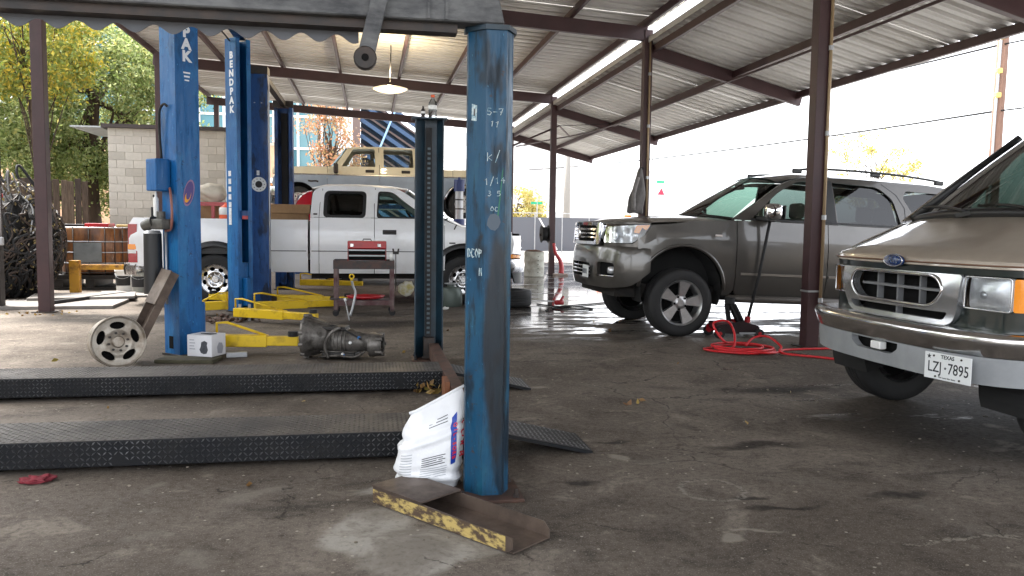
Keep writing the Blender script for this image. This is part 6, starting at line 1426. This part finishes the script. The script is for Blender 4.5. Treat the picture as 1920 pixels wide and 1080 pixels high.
# ------------------------------------------------------------------ tool cart
def cart():
    T = thing('tool_cart', 'rusty dark metal tool cart with a red tray on its lower shelf', 'cart', (-.08, 11.62, 0))
    M_c = mat('cart_steel', rgb('3a3838'), .5, .4, col2=rgb('5a4038'), nscale=7, namt=.8); M_leg = mat('cart_leg', rgb('6a5a58'), .5, .3, col2=rgb('4a2226'), nscale=5, namt=.9)
    b = B(); boxb(b, (-.42, -.25, .68), (.42, .25, .69)); 
    obj('top_shelf', b, M_c, T)
    for lo, hi in (((-.42, -.254, .66), (.42, -.25, .78)), ((-.42, .25, .66), (.42, .254, .78)), ((-.424, -.25, .66), (-.42, .25, .78)), ((.42, -.25, .66), (.424, .25, .78))):
        b = B(); boxb(b, lo, hi); obj('tray_side', b, M_c, T)
    b = B(); boxb(b, (-.40, -.24, .20), (.40, .24, .21)); obj('lower_shelf', b, M_leg, T)
    b = B(); boxb(b, (-.40, -.244, .15), (.40, -.24, .22)); obj('shelf_lip', b, M_leg, T)
    for x in (-.39, .39):
        for y in (-.23, .23):
            b = B(); bar(b, (x, y, .08), (x, y, .665), .055, .055); obj('leg', b, M_leg, T)
            b = B(); cyl(b, (x, y-.015, .045), (x, y+.015, .045), .045, seg=16); cw_ = obj('caster_wheel', b, M_black, T); b = B(); box(b, (x, y, .075), (.05, .055, .03)); obj('caster_fork', b, M_c, cw_)
    b = B(); bar(b, (-.47, -.26, .245), (-.33, -.26, .245), .03, .02); obj('tray_clip', b, M_c, T)
    # red toolbox standing on the cart
    K = thing('toolbox', 'red metal toolbox with open drawers on the tool cart', 'toolbox', (-.04, 11.66, .69))
    b = B(); boxb(b, (-.27, .13, .0), (.27, .15, .25)); boxb(b, (-.27, -.15, 0), (-.262, .13, .25)); boxb(b, (.262, -.15, 0), (.27, .13, .25)); boxb(b, (-.262, -.15, 0), (.262, .13, .012)); obj('box_shell', b, M_red, K)
    b = B(); boxb(b, (-.272, -.155, .251), (.272, .152, .36), .012); ld_ = obj('lid', b, M_red, K)
    b = B(); tube(b, [(-.06, 0, .36), (-.05, 0, .385), (.05, 0, .385), (.06, 0, .36)], .008, 8); obj('lid_handle', b, M_conc_d, ld_, True)
    for x in (-.21, .17): b = B(); box(b, (x, -.16, .30), (.05, .012, .05), bev=.005); obj('latch', b, M_chrome_w, ld_)
    for k in range(3):
        z = .02+.078*k; b = B(); boxb(b, (-.255, -.148, z), (.255, .10, z+.048)); dr = obj('drawer', b, M_dark, K)
        b = B(); boxb(b, (-.255, -.160, z+.046), (.255, -.149, z+.066)); obj('drawer_pull', b, M_galv, dr)
    b = B(); cyl(b, (.09, -.195, .10), (.09, -.195, .17), .04, seg=12); o = tag(obj('paper_cup', b, M_white, None), 'small white cup in front of the red toolbox', 'cup'); o.location = (-.04, 11.66, .61-.02)
    # red tray
    b = B(); lathe(b, [(0, .0), (.24, .0), (.27, .035), (.275, .035), (.245, -.006), (0, -.006)], (0, 0, 0), 'z', 28)
    for v in b.verts: v.co.y *= .7
    tag(obj('red_tray', b, M_red, None, True, loc=(-.06, 11.58, .24)), 'shallow red drain pan on the lower cart shelf', 'pan')
    W = thing('wrench', 'dark open-ended wrench hooked upright on the cart edge', 'wrench', (.36, 11.42, .70))
    b = B(); bar(b, (0, 0, -.35), (0, 0, .18), .022, .012); obj('shank', b, M_conc_d, W); b = B(); prism(b, [(-.04, .17), (.04, .17), (.05, .25), (.028, .25), (.02, .21), (-.02, .21), (-.028, .25), (-.05, .25)], lambda a, c, h: (a, h-.008, c), .016); obj('jaw', b, M_conc_d, W)
    b = B(); lathe(b, [(0, 0), (.025, .0), (.035, .05), (.03, .09), (0, .10)], (0, 0, 0), 'z', 14); tag(obj('white_bulb', b, M_white, None, True, loc=(.30, 11.40, .782)), 'white plastic bulb on the right corner of the cart', 'bulb')
    Hk = thing('grease_gun', 'grey hand tool with yellow hook leaning on the cart', 'tool', (-.25, 11.30, 0))
    b = B(); tube(b, spline([(-.02, -.05, .02), (.02, 0, .16), (.05, .04, .33), (.02, .04, .42), (.0, .03, .50)], 5), .017, 8); obj('tool_shaft', b, M_galv, Hk, True)
    b = B(); tube(b, [(.0+.03*math.cos(a), .03, .56+.03*math.sin(a)) for a in [i*6.283/12 for i in range(12)]], .012, 6, closed=True); cyl(b, (0, .03, .50), (0, .03, .54), .022, seg=8); obj('yellow_hook', b, M_yellow, Hk, True)
    Dp = thing('dipstick', 'thin grey rod with white tip propped on the floor before the cart', 'rod', (-.30, 11.0, 0)); b = B(); tube(b, [(.03, -.2, .01), (.0, 0, .12), (-.03, .1, .24)], .009, 6); obj('rod', b, M_galv, Dp, True); b = B(); cyl(b, (-.03, .1, .24), (-.038, .125, .27), .018, seg=8); obj('rod_tip', b, M_white, Dp)
    b = B(); bmesh.ops.create_icosphere(b, subdivisions=3, radius=.13)
    for v in b.verts: v.co = Vector((v.co.x*.9, v.co.y*.6, v.co.z*.8))*(1+.35*noise.noise(v.co*14))
    tag(obj('rag', b, mat('dirty_rag', (.55, .54, .48), .9, col2=rgb('a09020'), nscale=9, namt=.9), None, True, loc=(.53, 11.75, .36)), 'white and yellow rag hanging at the right side of the cart', 'rag')
cart()
# ------------------------------------------------------------------ caged oil tank with things on it
def tank():
    T = thing('caged_tank', 'rusty brown caged liquid tank on black pallet before the fence', 'tank', (-5.13, 16.55, 0))
    M_rust = mat('oily_rust_plastic', rgb('8a5524'), .4, col2=rgb('38200f'), nscale=3, namt=.9, nlo=.38, nhi=.62, stretch=(2, 2, .6), coat=.2)
    def ring(z, k=1.0, n=40):
        P = []
        for i in range(n):
            a = 2*math.pi*i/n; c, s = math.cos(a), math.sin(a); P.append((.62*k*math.copysign(abs(c)**.7, c), .56*k*math.copysign(abs(s)**.7, s), z))
        return P
    b = B(); V = loft(b, [ring(.30, .94), ring(.32, .97), ring(1.12, .97), ring(1.16, .93), ring(1.17, .5)], closed=True, cap=True); obj('tank_body', b, M_rust, T, sharp=50)
    for z in (.32, .50, .70, .90, 1.16):
        b = B(); tube(b, ring(z, 1.0), .012, 6, closed=True); obj('cage_ring', b, M_galv if z > .45 else M_conc_d, T, True)
    R1 = ring(0, 1.004)
    for i in range(0, 40, 2):
        b = B(); tube(b, [(R1[i][0], R1[i][1], .28), (R1[i][0], R1[i][1], 1.17)], .010, 5); obj('cage_bar', b, M_conc_d, T, True)
    b = B(); boxb(b, (-.26, -.575, .52), (.22, -.563, .88)); obj('label_plate', b, mat('grey_label', rgb('8a9092'), .4, .4, col2=rgb('5c6062'), nscale=4), T)
    for x0, x1, z0, z1 in ((-.64, .64, .20, .28), (-.64, .64, 0, .05)):
        b = B(); boxb(b, (x0, -.55, z0), (x1, .55, z1)); obj('pallet_deck', b, M_blackp, T)
    for x in (-.55, 0, .55):
        b = B(); boxb(b, (x-.08, -.55, .052), (x+.08, .55, .198)); obj('pallet_block', b, M_blackp, T)
    b = B(); boxb(b, (-.2, -.2, 0), (.22, .2, .07), .012); tag(obj('red_case', b, M_red, None, loc=(-5.05, 16.35, 1.172)), 'flat red case lying on top of the caged tank', 'case')
    b = B(); boxb(b, (-.2, -.15, 0), (.25, .15, .05), .01); tag(obj('black_tray', b, M_blackp, None, loc=(-5.52, 16.5, 1.172)), 'flat black tray on the tank left of the red case', 'tray')
    b = B(); boxb(b, (-.2, -.1, 0), (.2, .1, .05), .02); tag(obj('folded_cloth', b, mat('tan_cloth', rgb('a08a58'), .9), None, loc=(-4.55, 16.4, 1.172)), 'folded tan cloth on the right end of the caged tank', 'cloth')
tank()
YB = thing('yellow_stand', 'rusty yellow steel post with sideways bar by the caged tank', 'stand', (-5.02, 14.92, 0))
M_yr = mat('rusty_yellow', rgb('c08a1c'), .55, col2=rgb('5a3418'), nscale=5, namt=1., nlo=.5, nhi=.68, bump=.1)
b = B(); boxb(b, (-.08, -.06, 0), (.08, .06, .60), .008); obj('stand_post', b, M_yr, YB)
b = B(); boxb(b, (.082, -.035, .44), (.80, .035, .53), .006); obj('stand_bar', b, M_yr, YB)
b = B(); boxb(b, (-.16, -.14, 0), (.16, .14, .014)); obj('stand_foot', b, M_conc_d, YB)
def bucket(loc, r, h, label, m, lid=False):
    T = thing('bucket', label, 'bucket', loc, 0, 'buckets by the white truck')
    b = B(); lathe(b, [(0, 0), (r*.86, 0), (r*.88, .01), (r, h), (r+.012, h), (r+.012, h-.03), (r-.005, h-.035), (r*.84, .015), (0, .015)], (0, 0, 0), 'z', 24); obj('bucket_body', b, m, T, sharp=40)
    b = B(); tube(b, [(r*math.cos(a), -r*math.sin(a)*.9-.01, h*.92-.12*math.sin(a)) for a in [i*math.pi/10 for i in range(11)]], .004, 5); obj('bail_handle', b, M_galv, T, True)
    b = B(); lathe(b, [(r*.90, h*.3), (r*.95, h*.3), (r*.975, h*.75), (r*.93, h*.75)], (0, 0, 0), 'z', 24, R(200), R(330)); obj('bucket_label', b, M_black, T)
bucket((-4.42, 15.6, 0), .15, .40, 'white bucket with dark label under the yellow bar', M_white)
bucket((-4.02, 15.2, 0), .17, .42, 'grey bucket beneath the rear bumper of the white truck', mat('grey_bucket', rgb('8f9088'), .6, col2=rgb('5a5a54'), nscale=6))
# flat plates and boards on the ground at the left
M_slab = mat('grey_slab', rgb('7a7570'), .7, col2=rgb('565250'), nscale=4, bump=.1)
for k, (loc, s, rz, lab) in enumerate((((-4.75, 13.0, 0), (2.0, 1.1, .05), 4, 'long grey flat plate lying nearest on the ground at left'), ((-4.55, 13.9, .052), (1.5, .9, .04), 14, 'grey flat plate stacked askew on the longer ground plate'), ((-4.0, 15.0, 0), (1.1, 1.2, .035), 24, 'grey flat plate on the ground behind the black oil tank'))):
    b = B(); boxb(b, (-s[0]/2, -s[1]/2, 0), (s[0]/2, s[1]/2, s[2]), .006); T = tag(obj('flat_plate', b, M_slab, None, loc=loc, rot=(0, 0, R(rz))), lab, 'plate', 'flat plates on the ground')
b = B(); bar(b, (-4.62, 12.75, .075), (-4.0, 14.6, .075), .06, .05); tag(obj('black_rail', b, M_black, None), 'black metal rail lying across the flat grey plates', 'rail')
# junk pile: draped black hoses and sheet
def junk():
    rnd = random.Random(31)
    T = thing('junk_pile', 'heap of black hoses, cables and tarp at the left edge', 'junk pile', (-6.1, 14.6, 0))
    b = B(); bmesh.ops.create_icosphere(b, subdivisions=5, radius=1)
    for v in b.verts:
        p = v.co.copy(); k = 1+.22*noise.fractal(p*2.2, 1., 2., 5)+.05*noise.noise(p*9)
        v.co = Vector((p.x*.84*k, p.y*.7*k, max(0, .82+p.z*.88*k)))
    obj('tarp', b, mat('black_tarp', (.010, .010, .010), .85, col2=(.022, .02, .018), nscale=6, bump=.6, bscale=24), T, True)
    cols = [M_black, M_black, M_conc_d, mat('brown_hose2', rgb('3a2e26'), .6), M_galv]
    for k in range(150):
        a = rnd.uniform(2.6, 6.6); P = []
        for j in range(6):
            a += rnd.uniform(-.25, .35); z = max(.03, rnd.uniform(.1, 1.9)) if j == 0 else max(.03, z+rnd.uniform(-.5, .35)); r = math.sqrt(max(.1, 1-((z-.92)/1.05)**2))*1.03+.05
            P.append((.95*r*math.cos(a), .8*r*math.sin(a), z))
        b = B(); tube(b, spline(P, 5), rnd.uniform(.007, .026), 6); obj('hose', b, cols[4 if k % 23 == 0 else rnd.randrange(4)], T, True)
    b = B()
    for k in range(700):
        a = rnd.uniform(3.2, 6.3); z = rnd.uniform(.1, 1.9); r = math.sqrt(max(.1, 1-((z-.92)/1.1)**2))*1.08
        leaf_mesh(b, Vector((.95*r*math.cos(a), .8*r*math.sin(a), z)), .075, rnd)
    o = obj('dead_leaves', b, leaf_mat('dead_leaves', [rgb('3a3228'), rgb('7a6a48'), rgb('2a2622'), rgb('9a8a50'), rgb('4a4038')], .1), T, norm=False); o['kind'] = 'stuff'
    b = B(); bmesh.ops.create_icosphere(b, subdivisions=2, radius=.06, matrix=Matrix.Translation((.35, -.72, 1.66))); obj('red_cap', b, M_red, T, True)
junk()
# ------------------------------------------------------------------ load in the white truck bed
rnd = random.Random(2)
M_card = mat('cardboard', rgb('9a7a58'), .85, col2=rgb('7a5c40'), nscale=5)
for k, (x, y, z, sx, sy, sz, lab) in enumerate(((-1.33, 13.65, 1.05, .62, .40, .22, 'lowest brown carton of the stack in the truck bed'), (-1.30, 13.65, 1.272, .60, .42, .17, 'middle brown carton of the stack in the truck bed'), (-1.28, 13.65, 1.444, .66, .44, .15, 'topmost brown carton of the stack in the truck bed'))):
    T = thing('carton', lab, 'box', (x, y, z), R(rnd.uniform(-3, 3)), 'brown cartons in the truck bed')
    b = B(); boxb(b, (-sx/2, -sy/2, 0), (sx/2, sy/2, sz), .008); obj('carton_body', b, M_card, T)
    b = B(); boxb(b, (-sx/2-.001, -.03, sz*.2), (sx/2+.001, .03, sz+.0015)); obj('packing_tape', b, mat('tape', rgb('b09468'), .35), T)
b = B(); boxb(b, (-2.9, 13.3, .842), (-.98, 14.7, 1.048)); tag(obj('wood_crate', b, M_wood[1], None), 'low wooden crate lying in the white truck bed', 'crate')
b = B(); bmesh.ops.create_icosphere(b, subdivisions=4, radius=.25)
for v in b.verts: v.co = Vector((v.co.x*1.0, v.co.y*.7, v.co.z*.62))*(1+.25*noise.noise(v.co*6))
tag(obj('white_bag', b, mat('cream_bag', rgb('c8bfae'), .7, col2=rgb('a89f8e'), nscale=7), None, True, loc=(-2.52, 13.75, 1.76)), 'lumpy cream bag on top of the load in the truck bed', 'bag')
b = B(); boxb(b, (-.22, -.15, 0), (.22, .15, .56), .02); tag(obj('carton_tall', b, M_card, None, loc=(-2.62, 13.78, 1.05)), 'tall tan carton under the cream bag in the truck bed', 'box')
RF = thing('red_trestle', 'red steel trestle standing in the truck bed under the cream bag', 'trestle', (-2.45, 13.5, 1.05))
b = B(); boxb(b, (-.25, -.03, .50), (.25, .03, .56)); obj('cross_bar', b, M_red, RF)
for x in (-.02,):
    b = B(); bar(b, (x, 0, .0), (x, 0, .5), .05, .05); obj('upright', b, M_red, RF)
b = B(); bar(b, (-.2, -.05, .0), (-.38, -.02, .55), .04, .05); obj('wood_prop', b, M_wood[1], RF)
OB = thing('orange_jug', 'orange and white jug in the truck bed beside the lift column', 'jug', (-2.24, 13.45, 1.05))
b = B(); lathe(b, [(0, 0), (.12, 0), (.13, .02), (.13, .42), (.11, .48), (.05, .53), (.05, .55), (0, .55)], (0, 0, 0), 'z', 20); obj('jug_body', b, mat('jug_orange', rgb('e0582a'), .5), OB, sharp=45)
b = B(); lathe(b, [(.131, .36), (.133, .365), (.133, .45), (.122, .475)], (0, 0, 0), 'z', 20); obj('jug_label', b, M_white, OB, True)
# ------------------------------------------------------------------ things along the right
TY = thing('loose_tyre', 'black tyre lying flat on the wet floor behind the teal column', 'tyre', (2.22, 12.75, .135)); TY.rotation_euler = (R(90), 0, 0)
obj('tyre_body', tyre_mesh(.37, .265, .22), M_tyre, TY, sharp=38)
def drum():
    T = thing('drum', 'cut-down white dented drum beside the far steel post', 'drum', (4.2, 20.35, 0))
    b = B(); lathe(b, [(0, .01), (.25, .01), (.258, .0), (.265, .02), (.26, .03), (.262, .21), (.268, .215), (.262, .225), (.262, .42), (.268, .425), (.262, .435), (.262, .635), (.27, .645), (.25, .65), (.25, .05), (0, .05)], (0, 0, 0), 'z', 32); obj('drum_body', b, mat('dirty_white_drum', rgb('b8b8ac'), .5, .1, col2=rgb('7a7464'), nscale=5, namt=.7), T, sharp=30)
    for k in range(5): b = B(); cyl(b, (.05, -.266, .12+.1*k), (.05, -.258, .12+.1*k), .012, seg=8); obj('drum_hole', b, M_dark, T)
    b = B(); bmesh.ops.create_icosphere(b, subdivisions=3, radius=.24)
    for v in b.verts: v.co = Vector((v.co.x, v.co.y, v.co.z*.25+.62))*1.0+Vector((0, 0, .05*noise.noise(v.co*12)))
    obj('drum_filling', b, mat('trash', rgb('6a5040'), .9, col2=rgb('3a2a20'), nscale=12), T, True)
drum()
HR = thing('hose_reel', 'black hose reel fixed to the far steel post', 'hose reel', (4.60, 20.98, 1.10))
for x in (-.09, .09):
    b = B(); lathe(b, [(.04, x), (.23, x), (.235, x+.012), (.04, x+.012)], (0, 0, 0), 'x', 28); obj('reel_flange', b, M_black, HR, sharp=40)
b = B(); lathe(b, [(.15, -.08), (.19, -.05), (.18, 0), (.19, .05), (.15, .085)], (0, 0, 0), 'x', 24); obj('wound_hose', b, M_black, HR, True)
b = B(); boxb(b, (-.14, -.03, -.06), (.17, .03, .0)); obj('reel_bracket', b, M_conc_d, HR)
RJ = thing('red_jack_arm', 'bent red steel jack arm standing at the far post foot', 'jack', (4.98, 20.75, 0))
b = B(); P = spline([(-.17, 0, .86), (-.12, 0, .60), (.0, 0, .42), (.05, 0, .22), (.04, 0, .06)], 4); tube(b, P, lambda i: .035+.045*i/len(P), 8); obj('jack_body', b, M_red, RJ, True)
b = B(); boxb(b, (-.16, -.14, 0), (.2, .14, .05), .01); obj('jack_foot', b, mat('pale_foot', rgb('9a8a80'), .7), RJ)
def jacket():
    T = thing('jacket', 'grey jacket hanging on the middle steel post', 'jacket', (4.68, 13.56, 1.55))
    b = B(); rows = []
    for j in range(15):
        v = j/14; z = .78*(1-v); w_ = .03+.11*min(1, v*1.6); d_ = .03+.05*v; cx = -.0-.07*v
        rows.append([(cx+w_*math.cos(a)*(1+.18*math.sin(3*a+6*v)), d_*math.sin(a)*(1+.2*math.cos(4*a+v*9)), z+.015*math.sin(5*a)) for a in [i*2*math.pi/20 for i in range(20)]])
    loft(b, rows, closed=True, cap=True); obj('jacket_body', b, mat('grey_cloth', rgb('6a6664'), .9, col2=rgb('3a3836'), nscale=10), T, True)
    b = B(); tube(b, spline([(-.06, -.05, .62), (-.13, -.06, .35), (-.12, -.05, .05)], 5), .04, 8); obj('sleeve', b, mat('grey_cloth2', rgb('8a8684'), .9, col2=rgb('55514e'), nscale=10), T, True)
    b = B(); boxb(b, (-.0, -.0, .76), (.06, .02, .80)); obj('hook', b, M_black, T)
jacket()
# red air hose
def hose():
    pts = [(3.62, 8.02, .012), (3.50, 7.95, .012), (3.55, 7.72, .02), (3.85, 7.55, .02), (4.15, 7.65, .025), (4.18, 7.95, .03), (3.9, 8.1, .03), (3.62, 7.95, .03), (3.64, 7.70, .035), (3.95, 7.58, .04), (4.2, 7.78, .04), (4.05, 8.1, .045), (3.75, 8.12, .045), (3.58, 7.92, .05), (3.74, 7.66, .05), (4.0, 7.66, .055), (4.1, 7.9, .055), (3.88, 8.05, .06), (3.70, 7.9, .10),
           (3.62, 8.0, .25), (3.68, 8.02, .30), (3.80, 8.02, .29), (3.86, 8.0, .18), (3.80, 7.85, .07), (3.72, 7.7, .045), (3.95, 7.52, .03), (4.2, 7.62, .02), (4.35, 7.8, .012), (4.7, 7.84, .012), (5.2, 7.86, .012)]
    T = thing('air_hose', 'coil of bright red air hose on the floor before the floor jack', 'hose')
    M_h = mat('red_hose', rgb('d02028'), .38, col2=rgb('a01820'), nscale=20)
    b = B(); tube(b, spline(pts, 7), .0125, 8); obj('hose_coil', b, M_h, T, True)
    b = B(); tube(b, spline([(3.95, 7.9, .05), (4.15, 8.12, .10), (4.28, 8.05, .12), (4.3, 7.8, .05), (4.18, 7.55, .02), (4.5, 7.25, .012), (4.75, 6.9, .012), (5.3, 6.4, .012)], 7), .0125, 8); obj('hose_tail', b, M_h, T, True)
hose()
b = B(); tube(b, spline([(2.72, 12.7, .012), (2.95, 12.4, .012), (3.3, 12.3, .012), (3.7, 12.9, .012), (4.2, 13.3, .012)], 6), .012, 6); tube(b, spline([(2.9, 12.1, .012), (3.2, 12.0, .012), (3.4, 12.3, .012), (3.1, 12.6, .012), (2.8, 12.35, .012)], 6), .012, 6)
b = B(); tube(b, spline([(2.72, 12.9, .012), (2.95, 12.5, .012), (3.3, 12.35, .012), (3.45, 12.1, .012), (3.2, 11.95, .012), (2.9, 12.05, .012), (2.85, 12.3, .012), (3.2, 12.6, .012), (3.7, 12.9, .012), (4.2, 13.3, .012)], 6), .011, 6); tag(obj('cable', b, M_black, None, True), 'black cable looped on the wet floor by the loose tyre', 'cable')
b = B(); box(b, (0, 0, .05), (.16, .08, .08), bev=.02); cyl(b, (.02, 0, .06), (.12, .06, .13), .025, seg=10); tag(obj('impact_gun', b, M_red, None, loc=(3.06, 12.75, 0), rot=(0, 0, R(20)), sharp=50), 'small dark red air tool lying on the wet floor', 'air tool')
# floor jack with upright handle
def jack():
    T = thing('floor_jack', 'red and black trolley jack with long upright handle under grey car', 'jack', (4.30, 8.93, 0))
    for y in (-.13, .13):
        b = B(); prism(b, rp([(-.30, .06), (-.28, .15, .03), (.05, .20, .03), (.26, .14, .03), (.28, .05)]), lambda a, c, h: (a, y-.006+h, c), .012); obj('side_frame', b, mat('jack_dark', rgb('2a1c1e'), .4, .3) if y < 0 else M_red, T)
    b = B(); boxb(b, (-.27, -.122, .10), (-.02, .122, .185), .01); obj('jack_cover', b, mat('jack_maroon', rgb('4a1a20'), .4), T)
    b = B(); boxb(b, (.0, -.11, .06), (.24, .11, .12), .01); obj('power_unit', b, M_black, T)
    for x, r in ((-.25, .06), (.25, .055)):
        for y in (-.16, .16):
            b = B(); cyl(b, (x, y-.02, r), (x, y+.02, r), r, seg=18); wl = obj('roller', b, M_black, T); b = B(); cyl(b, (x, y-.024, r), (x, y+.024, r), r*.4, seg=10); obj('roller_hub', b, M_red, wl)
    for y in (-.07, .07):
        b = B(); bar(b, (.10, y, .14), (-.04, y, .40), .02, .09, up=(0, 1, 0)); obj('lift_arm', b, M_black, T)
    b = B(); bar(b, (-.06, 0, .16), (-.10, 0, .40), .03, .05); obj('link_rod', b, M_black, T)
    b = B(); cyl(b, (-.06, 0, .40), (-.06, 0, .47), .06, seg=16); obj('saddle', b, M_black, T)
    b = B(); cyl(b, (.16, 0, .12), (.18, 0, .24), .035, seg=12); obj('handle_socket', b, M_red, T)
    b = B(); tube(b, [(.18, 0, .22), (.28, -.05, .75), (.37, -.09, 1.38)], .019, 10); obj('handle', b, M_black, T, True)
    b = B(); bar(b, (.0, -.165, .06), (.22, -.165, .06), .02, .02); obj('tie_bar', b, M_galv, T)
jack()
# ------------------------------------------------------------------ small litter
rnd = random.Random(77)
L_dry = leaf_mat('dry_leaves', [rgb('8a6a3a'), rgb('6a4a2a'), rgb('a88a50'), rgb('7a7030')], .2)
def leaf_group(label, spots, size, name='dry_leaves'):
    b = B()
    for x, y, z in spots:
        leaf_mesh(b, Vector((x, y, z+size*.2)), size, rnd)
    o = tag(obj(name, b, L_dry, None, norm=False), label, 'leaves'); o['kind'] = 'stuff'; return o
leaf_group('small heap of dry leaves at the far runway end', [(.44+rnd.gauss(0, .05), 6.06+rnd.gauss(0, .04), rnd.uniform(.0, .07)) for k in range(26)], .07)
leaf_group('brown leaves scattered over the workshop floor', [(1.82, 5.48, 0), (1.86, 5.5, .0), (1.93, 5.52, 0), (1.99, 5.6, 0), (-.58, 3.98, 0), (-.47, 5.84, 0), (2.45, 4.85, 0)]+[(rnd.uniform(-4, 4), rnd.uniform(4.5, 12), 0) for k in range(26)]+[(rnd.uniform(-5.6, -4), rnd.uniform(11.6, 12.3), 0) for k in range(30)], .055)
b = B(); P_ = Matrix.Identity(4)
for k in range(420):                                           # grit and crumbs on the floor
    x, y = rnd.uniform(-2.5, 4.5), rnd.uniform(2.4, 9.); s = rnd.uniform(.002, .0075)
    bmesh.ops.create_icosphere(b, subdivisions=1, radius=s, matrix=Matrix.Translation((x, y, s*.4)) @ Matrix.Diagonal((1.4, 1, .7, 1)))
o = obj('floor_grit', b, mat('grit', rgb('8a8072'), .9, col2=rgb('3a342e'), nscale=3, namt=1.), None); o['kind'] = 'stuff'; tag(o, 'pale grit and crumbs scattered on the floor', 'grit')
b = B(); bmesh.ops.create_icosphere(b, subdivisions=4, radius=.06)
for v in b.verts: v.co = Vector((v.co.x*1.2, v.co.y*.8, max(0, v.co.z*.30+.010)))*(1+.55*noise.noise(v.co*34))+Vector((0, 0, .012*max(0, noise.noise(v.co*60))))
tag(obj('red_rag', b, mat('red_cloth', rgb('7a2630'), .9, col2=rgb('4a1620'), nscale=20), None, True, loc=(-1.61, 4.19, 0)), 'small crumpled red rag by the nearest runway', 'rag')
# engine parts under the white truck
GT = thing('gas_cylinder', 'grey-green metal cylinder on the floor by the truck front wheel', 'cylinder', (1.28, 12.75, 0))
b = B(); lathe(b, [(0, 0), (.17, 0), (.18, .03), (.18, .22), (.15, .29), (.06, .31), (.06, .35), (0, .35)], (0, 0, 0), 'z', 22); obj('cylinder_body', b, mat('grey_green', rgb('5a645e'), .45, .2), GT, sharp=40)
b = B(); tube(b, [(.1*math.cos(a), .1*math.sin(a), .36) for a in [i*6.283/14 for i in range(14)]], .01, 6, closed=True); cyl(b, (0, 0, .35), (0, 0, .42), .02, seg=8); obj('valve', b, M_galv, GT, True)
for k, (x, y, lab) in enumerate(((.95, 12.25, 'left white paper scrap on floor near the grey-green cylinder'), (1.13, 12.18, 'right white paper scrap on floor near the grey-green cylinder'))):
    b = B(); bmesh.ops.create_icosphere(b, subdivisions=2, radius=.05)
    for v in b.verts: v.co = Vector((v.co.x*1.2, v.co.y, max(0, v.co.z*.5+.02)))*(1+.4*noise.noise(v.co*25+Vector((k, 0, 0))))
    tag(obj('paper_scrap', b, M_white, None, True, loc=(x, y, 0)), lab, 'paper')
JS = thing('jack_stand', 'dark red jack stand under the white truck frame', 'jack stand', (.95, 13.2, 0))
for k in range(4):
    a = R(45+90*k); b = B(); bar(b, (.05*math.cos(a), .05*math.sin(a), .30), (.16*math.cos(a), .16*math.sin(a), .01), .03, .03); obj('stand_leg', b, mat('dark_red', rgb('5a1c20'), .5), JS)
b = B(); cyl(b, (0, 0, .26), (0, 0, .48), .03, seg=12); box(b, (0, 0, .49), (.12, .05, .03)); obj('stand_ratchet', b, M_conc_d, JS)
b = B()
for k in range(60):
    x, y = rnd.gauss(-1.9, .22), rnd.gauss(10.95, .16); s = rnd.uniform(.015, .05)
    bmesh.ops.create_icosphere(b, subdivisions=1, radius=s, matrix=Matrix.Translation((x, y, s*.5)) @ Matrix.Rotation(rnd.uniform(0, 3), 4, 'Z') @ Matrix.Diagonal((1.6, .8, .6, 1)))
o = obj('scrap_heap', b, mat('rusty_scrap', rgb('4a3428'), .8, col2=rgb('2a201a'), nscale=9), None); o['kind'] = 'stuff'; tag(o, 'low heap of rusty scrap between the blue lift columns', 'scrap')
